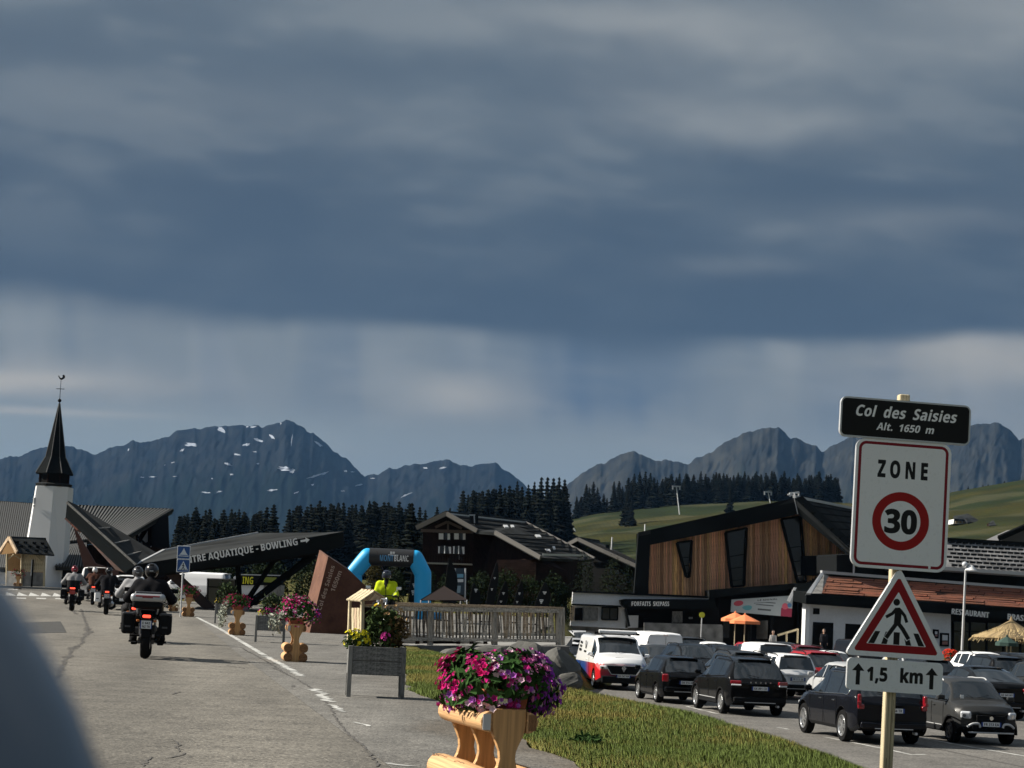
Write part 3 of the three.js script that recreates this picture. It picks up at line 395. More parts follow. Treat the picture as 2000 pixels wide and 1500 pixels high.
{
  const gA = 'spruces in the wood behind the wing-roofed shelter', gB = 'spruces in the tall stand left of the green meadow', gC = 'spruces along the top of the meadow', gD = 'small spruces on the skyline of the far right hill', gE = 'spruces between the chalet and the rust-brown wedge';
  const wood = (s, D, l, g, f) => s.forEach((p, i) => spruce(p[0], p[1], D + ((i * 37) % 60), l, g, f));
  wood([[340, 1004], [352, 1012], [368, 994], [380, 1008], [391, 992], [408, 1009], [423, 998], [433, 1004], [442, 990], [449, 996], [456, 990], [467, 996], [476, 1008], [484, 1003], [494, 1012], [503, 1015], [530, 1013], [512, 1020]], 430, 'dark spruce in the wood rising behind the wing-roofed shelter', gA, 1.15);
  wood([[557, 1013], [574, 998], [586, 992], [597, 980], [605, 986], [614, 973], [626, 990], [639, 982], [650, 977], [661, 977], [672, 986], [685, 980], [698, 985], [711, 973], [720, 984], [730, 986], [745, 992], [759, 988], [774, 986], [811, 986], [822, 992], [845, 986], [856, 996], [870, 988]], 470, 'dark spruce in the belt between the shelter roof and the big chalet', gE, 1.15);
  spruce(795, 977, 250, 'tall loose spruce with lighter branches just left of the big chalet', null, 1.25);
  spruce(772, 1040, 230, 'lower spruce in front of the belt, left of the big chalet gable', null, 1.4);
  wood([[895, 969], [905, 962], [914, 956], [922, 966], [955, 956], [967, 942], [976, 948], [985, 944], [1000, 935], [1010, 946], [1022, 942], [1034, 936], [1047, 927], [1059, 927], [1071, 929], [1082, 927], [1093, 932], [1040, 950], [1066, 952], [1088, 960], [1016, 966], [1055, 972]], 560, 'dark spruce in the tall stand behind the big chalet roof', gB, 1.2);
  wood([[1118, 968], [1136, 943], [1142, 950], [1150, 938], [1158, 950], [1190, 938], [1200, 937], [1207, 948], [1218, 930], [1229, 922], [1240, 919], [1251, 918], [1261, 921], [1268, 930], [1275, 935], [1283, 940], [1291, 929], [1304, 932], [1312, 930], [1318, 922], [1331, 922], [1338, 930], [1346, 924], [1360, 918], [1374, 929], [1386, 930], [1397, 922], [1411, 924], [1420, 936], [1430, 929], [1446, 918], [1455, 928], [1469, 918], [1478, 924], [1488, 921], [1504, 919], [1518, 926], [1526, 932], [1534, 929], [1552, 927], [1564, 932], [1578, 932], [1590, 938], [1606, 945], [1624, 951], [1636, 966]], 985, 'dark spruce in the row along the top of the green meadow', gC, 1.45);
  spruce(1218, 962, 830, 'bushy spruce standing forward on the meadow, below the row, left of the lamp mast', null, 1.5); spruce(1226, 975, 815, 'small spruce on the meadow close against a bushy one', null, 1.6);
  spruce(1419, 955, 800, 'lone slim spruce on the meadow just above the timber building roof', null, 1.3);
  wood([[1886, 948], [1898, 953], [1915, 945], [1925, 944], [1935, 945], [1946, 942], [1957, 938], [1968, 945], [1978, 947]], 980, 'small spruce on the skyline of the right hill beside the zone sign', gD, 1.4);
  // the depth of the wood behind, which reads as one mass
  const r = rngOf(31), spots = [];
  const fill = (p0, p1, D0, D1, n, h0, h1) => { for (let k = 0; k < n; k++) { const p = onGround(mix(p0, p1, r()), mix(D0, D1, r())); spots.push([p, mix(h0, h1, r())]); } };
  fill(335, 530, 440, 520, 100, 9, 15); fill(555, 800, 475, 590, 170, 10, 17); fill(800, 890, 500, 560, 30, 8, 12); fill(893, 1098, 575, 640, 120, 13, 20); fill(1212, 1632, 992, 1050, 330, 10, 16); fill(1120, 1210, 1000, 1040, 25, 8, 12); fill(700, 890, 330, 420, 40, 6, 10); fill(335, 560, 350, 420, 50, 5, 9);
  const im = new THREE.InstancedMesh(crowns[2], M.needles, spots.length), m = new THREE.Matrix4();
  spots.forEach(([p, h], i) => im.setMatrixAt(i, m.compose(p, new THREE.Quaternion().setFromAxisAngle(V(0, 1, 0), i * 1.7), V(h * 1.3, h, h * 1.3))));
  im.name = 'forest'; im.userData = { kind: 'stuff', label: 'dense dark spruce wood filling the slopes behind the buildings', category: 'forest' }; scene.add(im);
}
// ---------------------------------------------------------------- grass on the bank between the path and the car park
{
  const P = [], r = rngOf(5); for (let k = 0; k < 8; k++) { const a = r() * 6.28, h = 0.05 + 0.07 * r(), l = 0.012 + 0.05 * r(), x = (r() - 0.5) * 0.07, z = (r() - 0.5) * 0.07, w = 0.0042; P.push(x - Math.sin(a) * w, 0, z + Math.cos(a) * w, x + Math.sin(a) * w, 0, z - Math.cos(a) * w, x + Math.cos(a) * l, h, z + Math.sin(a) * l); }
  const g = new THREE.BufferGeometry(); g.setAttribute('position', new THREE.Float32BufferAttribute(P, 3)); g.computeVertexNormals();
  { const nn = g.attributes.normal; for (let i = 0; i < nn.count; i++) nn.setXYZ(i, nn.getX(i) * 0.3, 0.95, nn.getZ(i) * 0.3); }
  const spots = []; let tries = 0;
  while (spots.length < 150000 && tries++ < 900000) {
    const D = 11 + 43 * Math.pow(r(), 1.7), x = mix(GL(D) - 0.3, GR(D) + 0.9, r()), n = fbm(x * 1.6, D * 1.6, 3, 301), e = x - (GL(D) + edgeJit(D));
    if (e < 0.02 + n * 0.25 - 0.15 * r() || n < 0.22 || D > 52) continue; spots.push([x, D, n]);
  }
  const im = new THREE.InstancedMesh(g, std(rgb(1, 1, 1), 0.85, { side: THREE.DoubleSide }), spots.length), m = new THREE.Matrix4(), c = new THREE.Color();
  spots.forEach(([x, D, n], i) => { const s = (0.35 + 0.45 * r()) * (D > 26 ? 1.2 : 1) * (0.6 + 0.6 * n); im.setMatrixAt(i, m.compose(V(x, H(x, D) - 0.004, -D), new THREE.Quaternion().setFromAxisAngle(V(0, 1, 0), r() * 6.28), V(s * 1.2, s, s * 1.2))); const dry = sstep(0.47, 0.74, fbm(x * 0.7 + 3, D * 0.5, 3, 311) + (r() - 0.5) * 0.35), k = 0.75 + 0.5 * r(); c.setRGB(mix(0.135, 0.28, dry) * k, mix(0.19, 0.24, dry) * k, mix(0.036, 0.06, dry) * k); im.setColorAt(i, c); });
  im.name = 'grass'; im.userData = { kind: 'stuff', label: 'short dry green grass on the bank between path and car park', category: 'grass' }; im.receiveShadow = im.castShadow = true; scene.add(im);
}
// ================================================================ buildings
const P3 = (l) => l.map((p) => at(p[0], p[1], p[2]));
// thin bars laid across a four-cornered slope a-b (top) and d-c (bottom): n of them from top to bottom, a little proud
function seams(a, b, c, d, n, w, h, from = 0, to = 1) { const out = []; for (let i = 0; i < n; i++) { const t = mix(from, to, n > 1 ? i / (n - 1) : 0.5), p = a.clone().lerp(b, t), q = d.clone().lerp(c, t), nn = b.clone().sub(a).cross(d.clone().sub(a)).normalize(); if (nn.y < 0) nn.negate(); out.push(bar(p.addScaledVector(nn, h * 0.4), q.addScaledVector(nn, h * 0.4), w, h)); } return out; }
function rings(list, cap = true) { // flat-shaded skin through rings of equal count
  const P = []; const tri = (a, b, c) => P.push(a.x, a.y, a.z, b.x, b.y, b.z, c.x, c.y, c.z);
  for (let k = 0; k + 1 < list.length; k++) { const A = list[k], B = list[k + 1], n = A.length; for (let i = 0; i < n; i++) { const j = (i + 1) % n; tri(A[i], A[j], B[i]); tri(A[j], B[j], B[i]); } }
  if (cap) { const L = list[list.length - 1]; for (let i = 1; i + 1 < L.length; i++) tri(L[0], L[i], L[i + 1]); }
  const g = new THREE.BufferGeometry(); g.setAttribute('position', new THREE.Float32BufferAttribute(P, 3)); g.setAttribute('uv', new THREE.Float32BufferAttribute(new Float32Array(P.length / 3 * 2), 2)); g.computeVertexNormals(); return g;
}
// ---------------------------------------------------------------- church
{
  const b = onGround(106, 190), t = thing('church', 'white church tower with dark pointed spire and ribbed dark nave roofs', 'church', b);
  const S = 190 / FOCAL, ax = (py) => at(table(py, [[780, 109.5], [890, 106], [930, 106], [1150, 92]]), py, 190), yOf = (py) => at(106, py, 190).y;
  const ring = (y, r, n, off) => { const l = [], k = ax(1000); for (let i = 0; i < n; i++) { const a = off - i / n * Math.PI * 2; l.push(V(k.x + Math.cos(a) * r, y, k.z + Math.sin(a) * r)); } return l; };
  // tower: six tapering sides, the left one turned to the sun
  const y0 = b.y - 0.5, y1 = yOf(951), k = ax(1000), six = (y, m) => [[-1.72 * m, -0.2], [-1.22 * m, 1.5 * m], [0.35, 1.62 * m], [1.55, 1.0], [1.5, -1.6], [-1.2 * m, -1.8]].map(([x, z]) => V(k.x + x, y, k.z + z)).reverse();
  wpart('tower', rings([six(y0, 1.55), six(y1, 1.0)].map((l) => l.reverse())), M.white, t);
  wpart('ledge', rings([ring(y1, 1.72, 8, 0.2), ring(y1 + 0.22, 1.80, 8, 0.2), ring(y1 + 0.34, 1.5, 8, 0.2)]), M.slate, t);
  wpart('belfry', rings([ring(y1 + 0.3, 1.38, 8, 0.2), ring(yOf(926), 1.38, 8, 0.2)]), M.void, t);
  for (let i = 0; i < 8; i++) { const a = 0.2 + i / 8 * 6.283, x = k.x + Math.cos(a) * 1.4, z = k.z + Math.sin(a) * 1.4; wpart('belfry_post', rod(V(x, y1 + 0.3, z), V(x, yOf(926), z), 0.09), M.darkWood, t); }
  wpart('spire', rings([ring(yOf(927), 1.80, 8, 0.2), ring(yOf(925), 1.82, 8, 0.2), ring(yOf(893), 0.98, 8, 0.2), ring(yOf(787), 0.05, 8, 0.2)]), M.cladding, t);
  for (let i = 0; i < 8; i++) { const r = (y, q) => ring(y, q, 8, 0.2)[i]; wpart('spire_ridge', [rod(r(yOf(925), 1.82), r(yOf(893), 0.98), 0.05), rod(r(yOf(893), 0.98), r(yOf(787), 0.05), 0.04)], M.roofSeam, t); }
  const tip = V(k.x, yOf(787), k.z), vy = (p) => yOf(p);
  const vane = wpart('weather_vane', [rod(tip, V(k.x, vy(740), k.z), 0.035, 0.02), new THREE.SphereGeometry(0.17, 12, 8).translate(k.x, vy(782), k.z), rod(V(k.x - 0.38, vy(759), k.z), V(k.x + 0.38, vy(759), k.z), 0.03)], M.black, t);
  wpart('cockerel', [xf(extrude([[-0.24, 0.1], [-0.3, 0.2], [-0.2, 0.24], [-0.17, 0.12], [-0.06, 0.02], [0.08, 0.02], [0.14, 0.14], [0.1, 0.26], [0.22, 0.34], [0.34, 0.22], [0.34, 0.04], [0.2, -0.1], [0.04, -0.16], [-0.12, -0.12]], 0.04), k.x, vy(740) + 0.1, k.z)], M.black, vane);
  // shallow mural figure on the sunlit face
  wpart('wall_figure', [rod(at(67.5, 972, 188.2), at(67, 984, 188.2), 0.12), rod(at(65, 979, 188.2), at(69, 977, 188.2), 0.05), rod(at(66.5, 986, 188.2), at(66, 990, 188.2), 0.1)], M.galv, t);
  // nave roofs
  const L = P3([[-70, 976, 203], [64, 985, 203], [40, 1112, 192], [-90, 1106, 192]]); wpart('nave_roof', slab(L, 0.4), M.roofMetal, t); wpart('standing_seam', seams(L[0], L[1], L[2], L[3], 34, 0.14, 0.16), M.roofSeam, t, 'stuff');
  const R = P3([[140, 988, 206], [337, 996, 206], [248, 1049, 197], [120, 1060, 195]]); wpart('nave_roof', slab(R, 0.4), M.roofMetal, t); wpart('standing_seam', seams(R[0], R[1], R[2], R[3], 30, 0.14, 0.16), M.roofSeam, t, 'stuff');
  wpart('roof_edge', [bar(R[0], R[1], 0.25, 0.25), bar(R[1], R[2], 0.25, 0.3), bar(L[0], L[1], 0.25, 0.25)], M.slate, t);
  wpart('gable_wall', pxslab([[326, 1006], [331, 1078], [250, 1080], [250, 1048]], 204, 0.3), M.darkWood, t);
  for (const q of [[[256, 1048], [278, 1036], [262, 1062]], [[272, 1064], [289, 1036], [289, 1058]], [[284, 1070], [296, 1066], [296, 1076]]]) wpart('plaster_panel', pxslab(q, 203.4, 0.1), M.render, t);
  wpart('timber_frame', [bar(at(266, 1046, 203.2), at(290, 1068, 203.2), 0.2, 0.2), bar(at(291, 1030, 203.2), at(291, 1072, 203.2), 0.25, 0.2), bar(at(268, 1040, 203.2), at(268, 1066, 203.2), 0.2, 0.2)], M.darkWood, t);
  wpart('gable_side_wall', pxslab([[296, 1020], [328, 1004], [330, 1080], [297, 1078]], 202.8, 0.3), M.blackMatt, t);  // dark side wall beside the timbered gable
  const Q = P3([[139, 1060, 196], [168, 1060, 196], [168, 1108, 188], [108, 1108, 188]]); wpart('porch_roof', slab(Q, 0.3), M.slate, t); wpart('standing_seam', seams(Q[0], Q[1], Q[2], Q[3], 12, 0.1, 0.14), M.roofSeam, t, 'stuff');
  wpart('porch_wall', slab(P3([[104, 1108, 189], [172, 1108, 189], [172, 1152, 189], [100, 1152, 189]]), 4), M.blackMatt, t);
  wpart('nave_wall', slab(P3([[-90, 1104, 193], [42, 1110, 193], [42, 1152, 193], [-90, 1150, 193]]), 5), M.render, t);
  wpart('nave_wall', slab(P3([[120, 1062, 199], [330, 1070, 199], [330, 1150, 199], [120, 1150, 199]]), 6), M.darkWood, t);
}
// ---------------------------------------------------------------- small timber kiosk
{
  const D = 165, t = thing('kiosk', 'small pale timber kiosk with a grey snow-guard roof before the church tower', 'kiosk', onGround(50, D));
  const A = P3([[18, 1050, D - 0.6], [90, 1053, D + 0.8], [106.5, 1084, D - 0.4], [33, 1079, D - 1.8]]), Bk = P3([[18, 1050, D - 0.6], [90, 1053, D + 0.8], [76, 1078, D + 3], [-3, 1082, D + 1.4]]);
  wpart('roof', slab(A, 0.12), M.slate, t); wpart('roof', slab(Bk, 0.12), M.slate, t);
  wpart('barge_board', [bar(A[0], A[3], 0.14, 0.3), bar(Bk[0], Bk[3], 0.14, 0.3)], M.brownWood, t);
  for (const [u, v] of [[0.14, 0.36], [0.36, 0.36], [0.6, 0.36], [0.82, 0.36], [0.2, 0.62], [0.42, 0.62], [0.64, 0.62], [0.86, 0.62], [0.3, 0.86], [0.56, 0.86], [0.8, 0.86]]) { const a = A[0].clone().lerp(A[1], u), b = A[3].clone().lerp(A[2], u), p = a.lerp(b, v); wpart('snow_guard', bx(0.28, 0.14, 0.12, p.x, p.y + 0.1, p.z), M.black, t); }
  wpart('gable', slab(P3([[17, 1054, D - 0.4], [31, 1080, D - 0.6], [2, 1083, D - 0.2]]), 0.1), M.pine, t);
  for (let i = 0; i < 10; i++) { const a = 43 + i * 4.3; wpart('wall_board', slab(P3([[a, 1082, D], [a + 4.1, 1082, D], [a + 4.0, 1117, D], [a - 0.1, 1117, D]]), 0.08), M.paleWood, t); }
  wpart('base_panel', slab(P3([[44, 1117, D], [86, 1118, D], [85, 1146, D], [42, 1145, D]]), 0.1), M.concrete, t);
  wpart('counter_front', slab(P3([[13, 1115, D + 0.5], [41, 1117, D], [41, 1145, D], [12, 1144, D + 0.5]]), 0.1), M.concrete, t);
  wpart('back_wall', slab(P3([[14, 1078, D + 2.4], [86, 1080, D + 2.4], [86, 1142, D + 2.4], [12, 1142, D + 2.4]]), 0.1), M.pine, t);
  for (const [x, d] of [[13, D + 0.6], [41.5, D - 0.1], [86, D]]) wpart('post', rod(at(x + 1, 1080, d), at(x, 1146, d), 0.09), M.paleWood, t);
  wpart('brace', [rod(at(46, 1096, D - 0.15), at(58, 1083, D - 0.15), 0.05), rod(at(68, 1083, D - 0.15), at(82, 1097, D - 0.15), 0.05), rod(at(16, 1092, D - 0.2), at(27, 1083, D - 0.2), 0.05), rod(at(27, 1083, D - 0.2), at(40, 1092, D - 0.2), 0.05)], M.paleWood, t);
  wpart('door_gap', slab(P3([[63, 1093, D - 0.12], [66, 1093, D - 0.12], [63, 1146, D - 0.12], [60, 1146, D - 0.12]]), 0.05), M.void, t); wpart('door_edge', slab(P3([[61.5, 1093, D - 0.15], [63, 1093, D - 0.15], [61, 1124, D - 0.15], [59.5, 1124, D - 0.15]]), 0.06), M.white, t);
}
// ---------------------------------------------------------------- wing-roofed shelter
{
  const t = thing('shelter', 'dark folded wing-roofed shelter lettered centre aquatique bowling', 'shelter', onGround(420, 103));
  const A = at(131, 981, 100), A2 = at(128, 1011, 100), B = at(266, 1103, 99), B2 = at(243, 1119, 99);
  wpart('left_fascia', slab([A, B, B2, A2], 0.15), M.anthracite, t);
  const r1 = at(147, 988, 109), r2 = at(316, 1089, 108); wpart('left_wing_roof', slab([A, r1, r2, B], -0.08), M.slate, t);
  for (const u of [0.42, 0.66, 0.85]) wpart('roof_seam', bar(A.clone().lerp(B, u), r1.clone().lerp(r2, u), 0.06, 0.06), M.planterPost, t);
  wpart('ridge_trim', [bar(A, B, 0.12, 0.1), bar(r1, r2, 0.1, 0.12)], M.planterPost, t);
  const s1 = at(140, 1019, 110), s2 = at(226, 1113, 109);
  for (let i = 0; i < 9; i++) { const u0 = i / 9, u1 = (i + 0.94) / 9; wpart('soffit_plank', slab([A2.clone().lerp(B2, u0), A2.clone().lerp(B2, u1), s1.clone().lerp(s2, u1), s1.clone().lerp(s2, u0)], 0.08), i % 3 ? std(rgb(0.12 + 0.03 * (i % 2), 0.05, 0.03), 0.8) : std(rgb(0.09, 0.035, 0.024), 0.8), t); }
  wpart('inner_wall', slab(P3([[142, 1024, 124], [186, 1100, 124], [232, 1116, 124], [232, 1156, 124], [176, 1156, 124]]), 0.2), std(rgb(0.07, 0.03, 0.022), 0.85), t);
  const top = [[268, 1102, 99], [320, 1075, 109], [504, 1041, 111], [632, 1040, 108], [671, 1038, 100], [632, 1045, 100], [320, 1094, 99.5]];
  wpart('right_wing_roof', slab(P3(top), 0.06), M.slate, t);
  wpart('right_fascia', slab(P3([[266, 1103], [320, 1094.6], [632, 1045.6], [671, 1038.5], [672, 1068], [620, 1080], [500, 1097], [374, 1113], [300, 1123], [243, 1120]].map((p) => [...p, 98.9])), 0.2), M.cladding, t);
  wpart('ridge_trim', [bar(at(320, 1075, 109), at(504, 1041, 111), 0.14, 0.12), bar(at(266, 1103, 99), at(320, 1075, 109), 0.12, 0.12)], M.galv, t);
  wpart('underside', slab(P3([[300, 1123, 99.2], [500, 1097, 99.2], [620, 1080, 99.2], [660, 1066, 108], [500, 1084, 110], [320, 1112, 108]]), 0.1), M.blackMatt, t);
  // lettering along the fascia
  const g = letters('CENTRE AQUATIQUE - BOWLING', 0.33, 0.05), w = g.boundingBox.max.x, p0 = at(346, 1104, 98.6), p1 = at(582, 1064, 98.6), len = p0.distanceTo(p1);
  g.scale(len / w, 1.0, 1); g.rotateZ(Math.atan2(p1.y - p0.y, p1.x - p0.x)); g.translate(p0.x, p0.y, p0.z); wpart('lettering', g, M.letter, t);
  const ang = Math.atan2(p1.y - p0.y, p1.x - p0.x), ar = extrude([[0, -0.05], [0.26, -0.05], [0.26, -0.13], [0.44, 0], [0.26, 0.13], [0.26, 0.05], [0, 0.05]], 0.05); ar.rotateZ(ang); const pa = at(587, 1057, 98.6); ar.translate(pa.x, pa.y, pa.z); wpart('arrow', ar, M.letter, t);
  // legs
  wpart('leg', slab(P3([[318, 1118, 101], [338, 1112, 101], [420, 1187, 101], [398, 1190, 101]]), 0.6), std(rgb(0.055, 0.035, 0.028), 0.8), t);
  const f = gnd(470, 1174); f.copy(at(470, 1172, 101)); f.y = H(f.x, 101);
  for (const [x, y, r] of [[464, 1097, 0.13], [537, 1092, 0.13], [614, 1083, 0.19]]) wpart('strut', rod(f, at(x, y, 102), r, r, 8), M.black, t);
  wpart('leg_foot', rb(0.8, 0.3, 0.8, 0.04, f.x, f.y + 0.12, f.z), M.concrete, t);
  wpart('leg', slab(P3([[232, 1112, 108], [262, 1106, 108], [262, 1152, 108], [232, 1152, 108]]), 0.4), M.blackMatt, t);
}
// ---------------------------------------------------------------- rust-brown steel wedge
{
  const D = 66, t = thing('monument', 'leaning rust-brown steel wedge engraved with the name and height of the pass', 'monument', onGround(700, D));
  const a = at(641, 1087, D), b = at(603, 1240, D), c = at(815, 1236, D), m1 = at(674, 1109, D), m2 = at(721, 1150, D), d = at(624, 1074, D + 1.5), e = at(584, 1234, D + 1.5);
  b.y = Math.min(b.y, H(b.x, D)) - 0.05; c.y = H(c.x, D) - 0.05; e.y = H(e.x, D) - 0.05;
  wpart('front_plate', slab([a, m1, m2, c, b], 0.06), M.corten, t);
  wpart('side_plate', slab([d, a, b, e], 0.05), std(rgb(0.165, 0.078, 0.05), 0.9, { map: rep(T.rust, 0.5) }), t);  // paler rust colour stands for sunlight on this side face
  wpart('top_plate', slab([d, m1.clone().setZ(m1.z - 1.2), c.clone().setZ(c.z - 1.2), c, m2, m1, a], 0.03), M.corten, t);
  wpart('back_plate', slab([d, c.clone().setZ(c.z - 1.4), e], 0.05), M.corten, t);
  const line = (s, p, q, h) => { const g = letters(s, h, 0.015), w = g.boundingBox.max.x, len = p.distanceTo(q); g.scale(len / w, 1, 1); g.rotateZ(Math.atan2(q.y - p.y, q.x - p.x)); g.translate(p.x, p.y, p.z); return g; };
  wpart('engraving', line('Col des Saisies', at(627, 1193, D - 0.05), at(654, 1106, D - 0.05), 0.135), std(rgb(0.36, 0.27, 0.22), 0.7), t);
  wpart('engraving', line('1650m', at(653, 1157, D - 0.05), at(668, 1117, D - 0.05), 0.14), std(rgb(0.36, 0.27, 0.22), 0.7), t);
  const u = (x, y) => at(x, y, D + 0.72); wpart('emblem', [rod(u(622, 1125), u(626, 1121), 0.012), rod(u(626, 1121), u(625, 1116), 0.012), rod(u(630, 1113), u(633, 1118), 0.012)], std(rgb(0.36, 0.2, 0.14), 0.7), t);
}
// ---------------------------------------------------------------- inflatable arch, banners, tent
{
  const D = 100, t = thing('inflatable_arch', 'blue inflatable event arch with black lettered crossbeam', 'arch', onGround(760, D));
  const p = P3([[690, 1192, D], [691, 1118, D], [718, 1087, D], [811, 1091, D], [826, 1121, D], [826, 1184, D]]), R = 0.41; p[0].y = H(p[0].x, D); p[5].y = H(p[5].x, D);
  const seg = (i, j, n, m) => { const d = p[j].clone().sub(p[i]).normalize(); wpart(n, [rod(p[i], p[j], R, R, 20), new THREE.SphereGeometry(R, 20, 12).translate(p[i].x, p[i].y, p[i].z), new THREE.SphereGeometry(R * 0.999, 20, 12).translate(p[j].x, p[j].y, p[j].z)], m, t); };
  seg(0, 1, 'leg', M.arch); seg(1, 2, 'shoulder', M.arch); seg(4, 3, 'shoulder', M.arch); seg(5, 4, 'leg', M.arch);
  wpart('crossbeam', rod(p[2].clone().lerp(p[3], 0.04), p[2].clone().lerp(p[3], 0.97), R * 1.04, R * 1.04, 24), M.archBlack, t);
  const fr = (x, y) => at(x, y, D - R * 1.06), word = (s, x0, x1, y, m) => { const g = letters(s, 0.29, 0.02), a = fr(x0, y), b = fr(x1, y + (x1 - x0) * 0.03); g.scale(a.distanceTo(b) / g.boundingBox.max.x, 1, 1); g.rotateZ(Math.atan2(b.y - a.y, b.x - a.x)); g.translate(a.x, a.y, a.z); wpart('lettering', g, m, t); };
  word('MONT', 741, 768, 1095.5, std(rgb(0.10, 0.30, 0.52), 0.6)); word('BLANC', 769, 798, 1096, M.letter);
  wpart('logo', [bx(0.1, 0.12, 0.02, ...fr(764, 1079.5).toArray()), bx(0.1, 0.1, 0.02, ...fr(769, 1079.5).toArray()), bx(0.5, 0.035, 0.02, ...fr(768, 1084).toArray())], M.letter, t);
  wpart('guy_rope', [rod(at(736, 1076, D - 0.5), at(753, 1128, D - 2), 0.008), rod(at(806, 1078, D - 0.5), at(760, 1122, D - 2), 0.008)], M.darkWood, t);
  const f = p[5]; wpart('blower_base', rb(1.1, 0.35, 0.8, 0.08, f.x + 0.35, f.y + 0.2, f.z - 0.5), M.arch, t);
}
function featherFlag(px, top, D, lean, w, label, mark) {
  const b = onGround(px, D), h = at(px, top, D).y - b.y, t = thing('feather_flag', label, 'flag', b, 0, 'black feather flags before the chalet');
  const pts = []; for (let i = 0; i <= 8; i++) { const u = i / 8; pts.push(V(lean * u * u, h * u, 0)); } part('pole', tubeOf(pts, 0.025, 12, 6), M.plastic, t);
  const out = [], back = []; for (let i = 0; i <= 8; i++) { const u = mix(0.30, 1, i / 8), x = lean * u * u; out.push([x + 0.03, h * u]); back.push([x + 0.03 + w * Math.sin(Math.min(1, (1.03 - u) * 2.4) * 1.5), h * u - 0.05]); }
  const cl = part('cloth', extrude([...out, ...back.reverse()], 0.012), M.black, t);
  if (mark) for (const [u, s] of mark) for (let k = 0; k < 3; k++) part('print', bx(w * (0.12 + 0.1 * ((k * 7) % 3)), h * s * 0.22, 0.006, lean * u * u + w * 0.42, h * u + (k - 1) * h * s * 0.34, 0.011), M.letter, cl);
  part('foot', [bx(0.5, 0.06, 0.5, 0, 0.03, 0)], M.plastic, t);
}
featherFlag(795, 1104, 103, 0.25, 0.5, 'black feather flag with white print seen through the blue arch', [[0.62, 0.08], [0.48, 0.1], [0.8, 0.03]]);
featherFlag(866, 1090, 98, 0.15, 0.55, 'plain black feather flag just right of the blue arch leg', null);
featherFlag(915, 1138, 103, 0.2, 0.5, 'short black feather flag close right of the upright info board', [[0.8, 0.1]]);
featherFlag(948, 1098, 100, 0.45, 0.35, 'tallest thin black feather flag with a white tag', [[0.55, 0.04], [0.74, 0.03]]);
featherFlag(967, 1134, 101, 0.45, 0.4, 'black feather flag left of a pair near the railing middle', [[0.7, 0.06], [0.5, 0.05]]);
featherFlag(1000, 1134, 101, 0.4, 0.35, 'thin black feather flag right of a pair near the railing middle', [[0.7, 0.06], [0.5, 0.05]]);
featherFlag(1040, 1136, 99, 0.55, 0.6, 'widest black feather flag, furthest right above the railing', [[0.75, 0.07], [0.55, 0.1]]);
{
  const D = 104, t = thing('info_board', 'upright dark banner board with pale blue print by the flags', 'banner', onGround(898, D));
  wpart('panel', pxslab([[890, 1110], [909, 1110], [908, 1162], [888, 1161]], D, 0.06), std(rgb(0.03, 0.05, 0.07), 0.6), t);
  wpart('print', pxslab([[893, 1121], [905, 1121], [905, 1128], [893, 1128]], D - 0.05, 0.02), std(rgb(0.2, 0.42, 0.55), 0.7), t); wpart('print', pxslab([[892, 1131], [905, 1131], [905, 1137], [892, 1137]], D - 0.05, 0.02), M.letter, t); wpart('print', pxslab([[892, 1144], [900, 1144], [899, 1158], [891, 1158]], D - 0.05, 0.02), std(rgb(0.3, 0.4, 0.45), 0.7), t);
  wpart('frame', [rod(at(889, 1110, D), at(887, 1176, D), 0.04), rod(at(909, 1110, D), at(908, 1176, D), 0.04)], M.galv, t);
  const u = thing('gazebo', 'low dark brown pop-up gazebo roof behind the railing', 'gazebo', onGround(865, 95)), q = P3([[822, 1172, 93], [912, 1172, 93], [900, 1166, 97], [838, 1166, 97]]), ap = at(866, 1145, 95);
  for (let i = 0; i < 4; i++) wpart('canopy', slab([q[i], q[(i + 1) % 4], ap], 0.03), dull(rgb(0.026, 0.02, 0.019)), u); for (const k of q) wpart('leg', rod(k, V(k.x, H(k.x, -k.z), k.z), 0.03), M.galv, u);
}
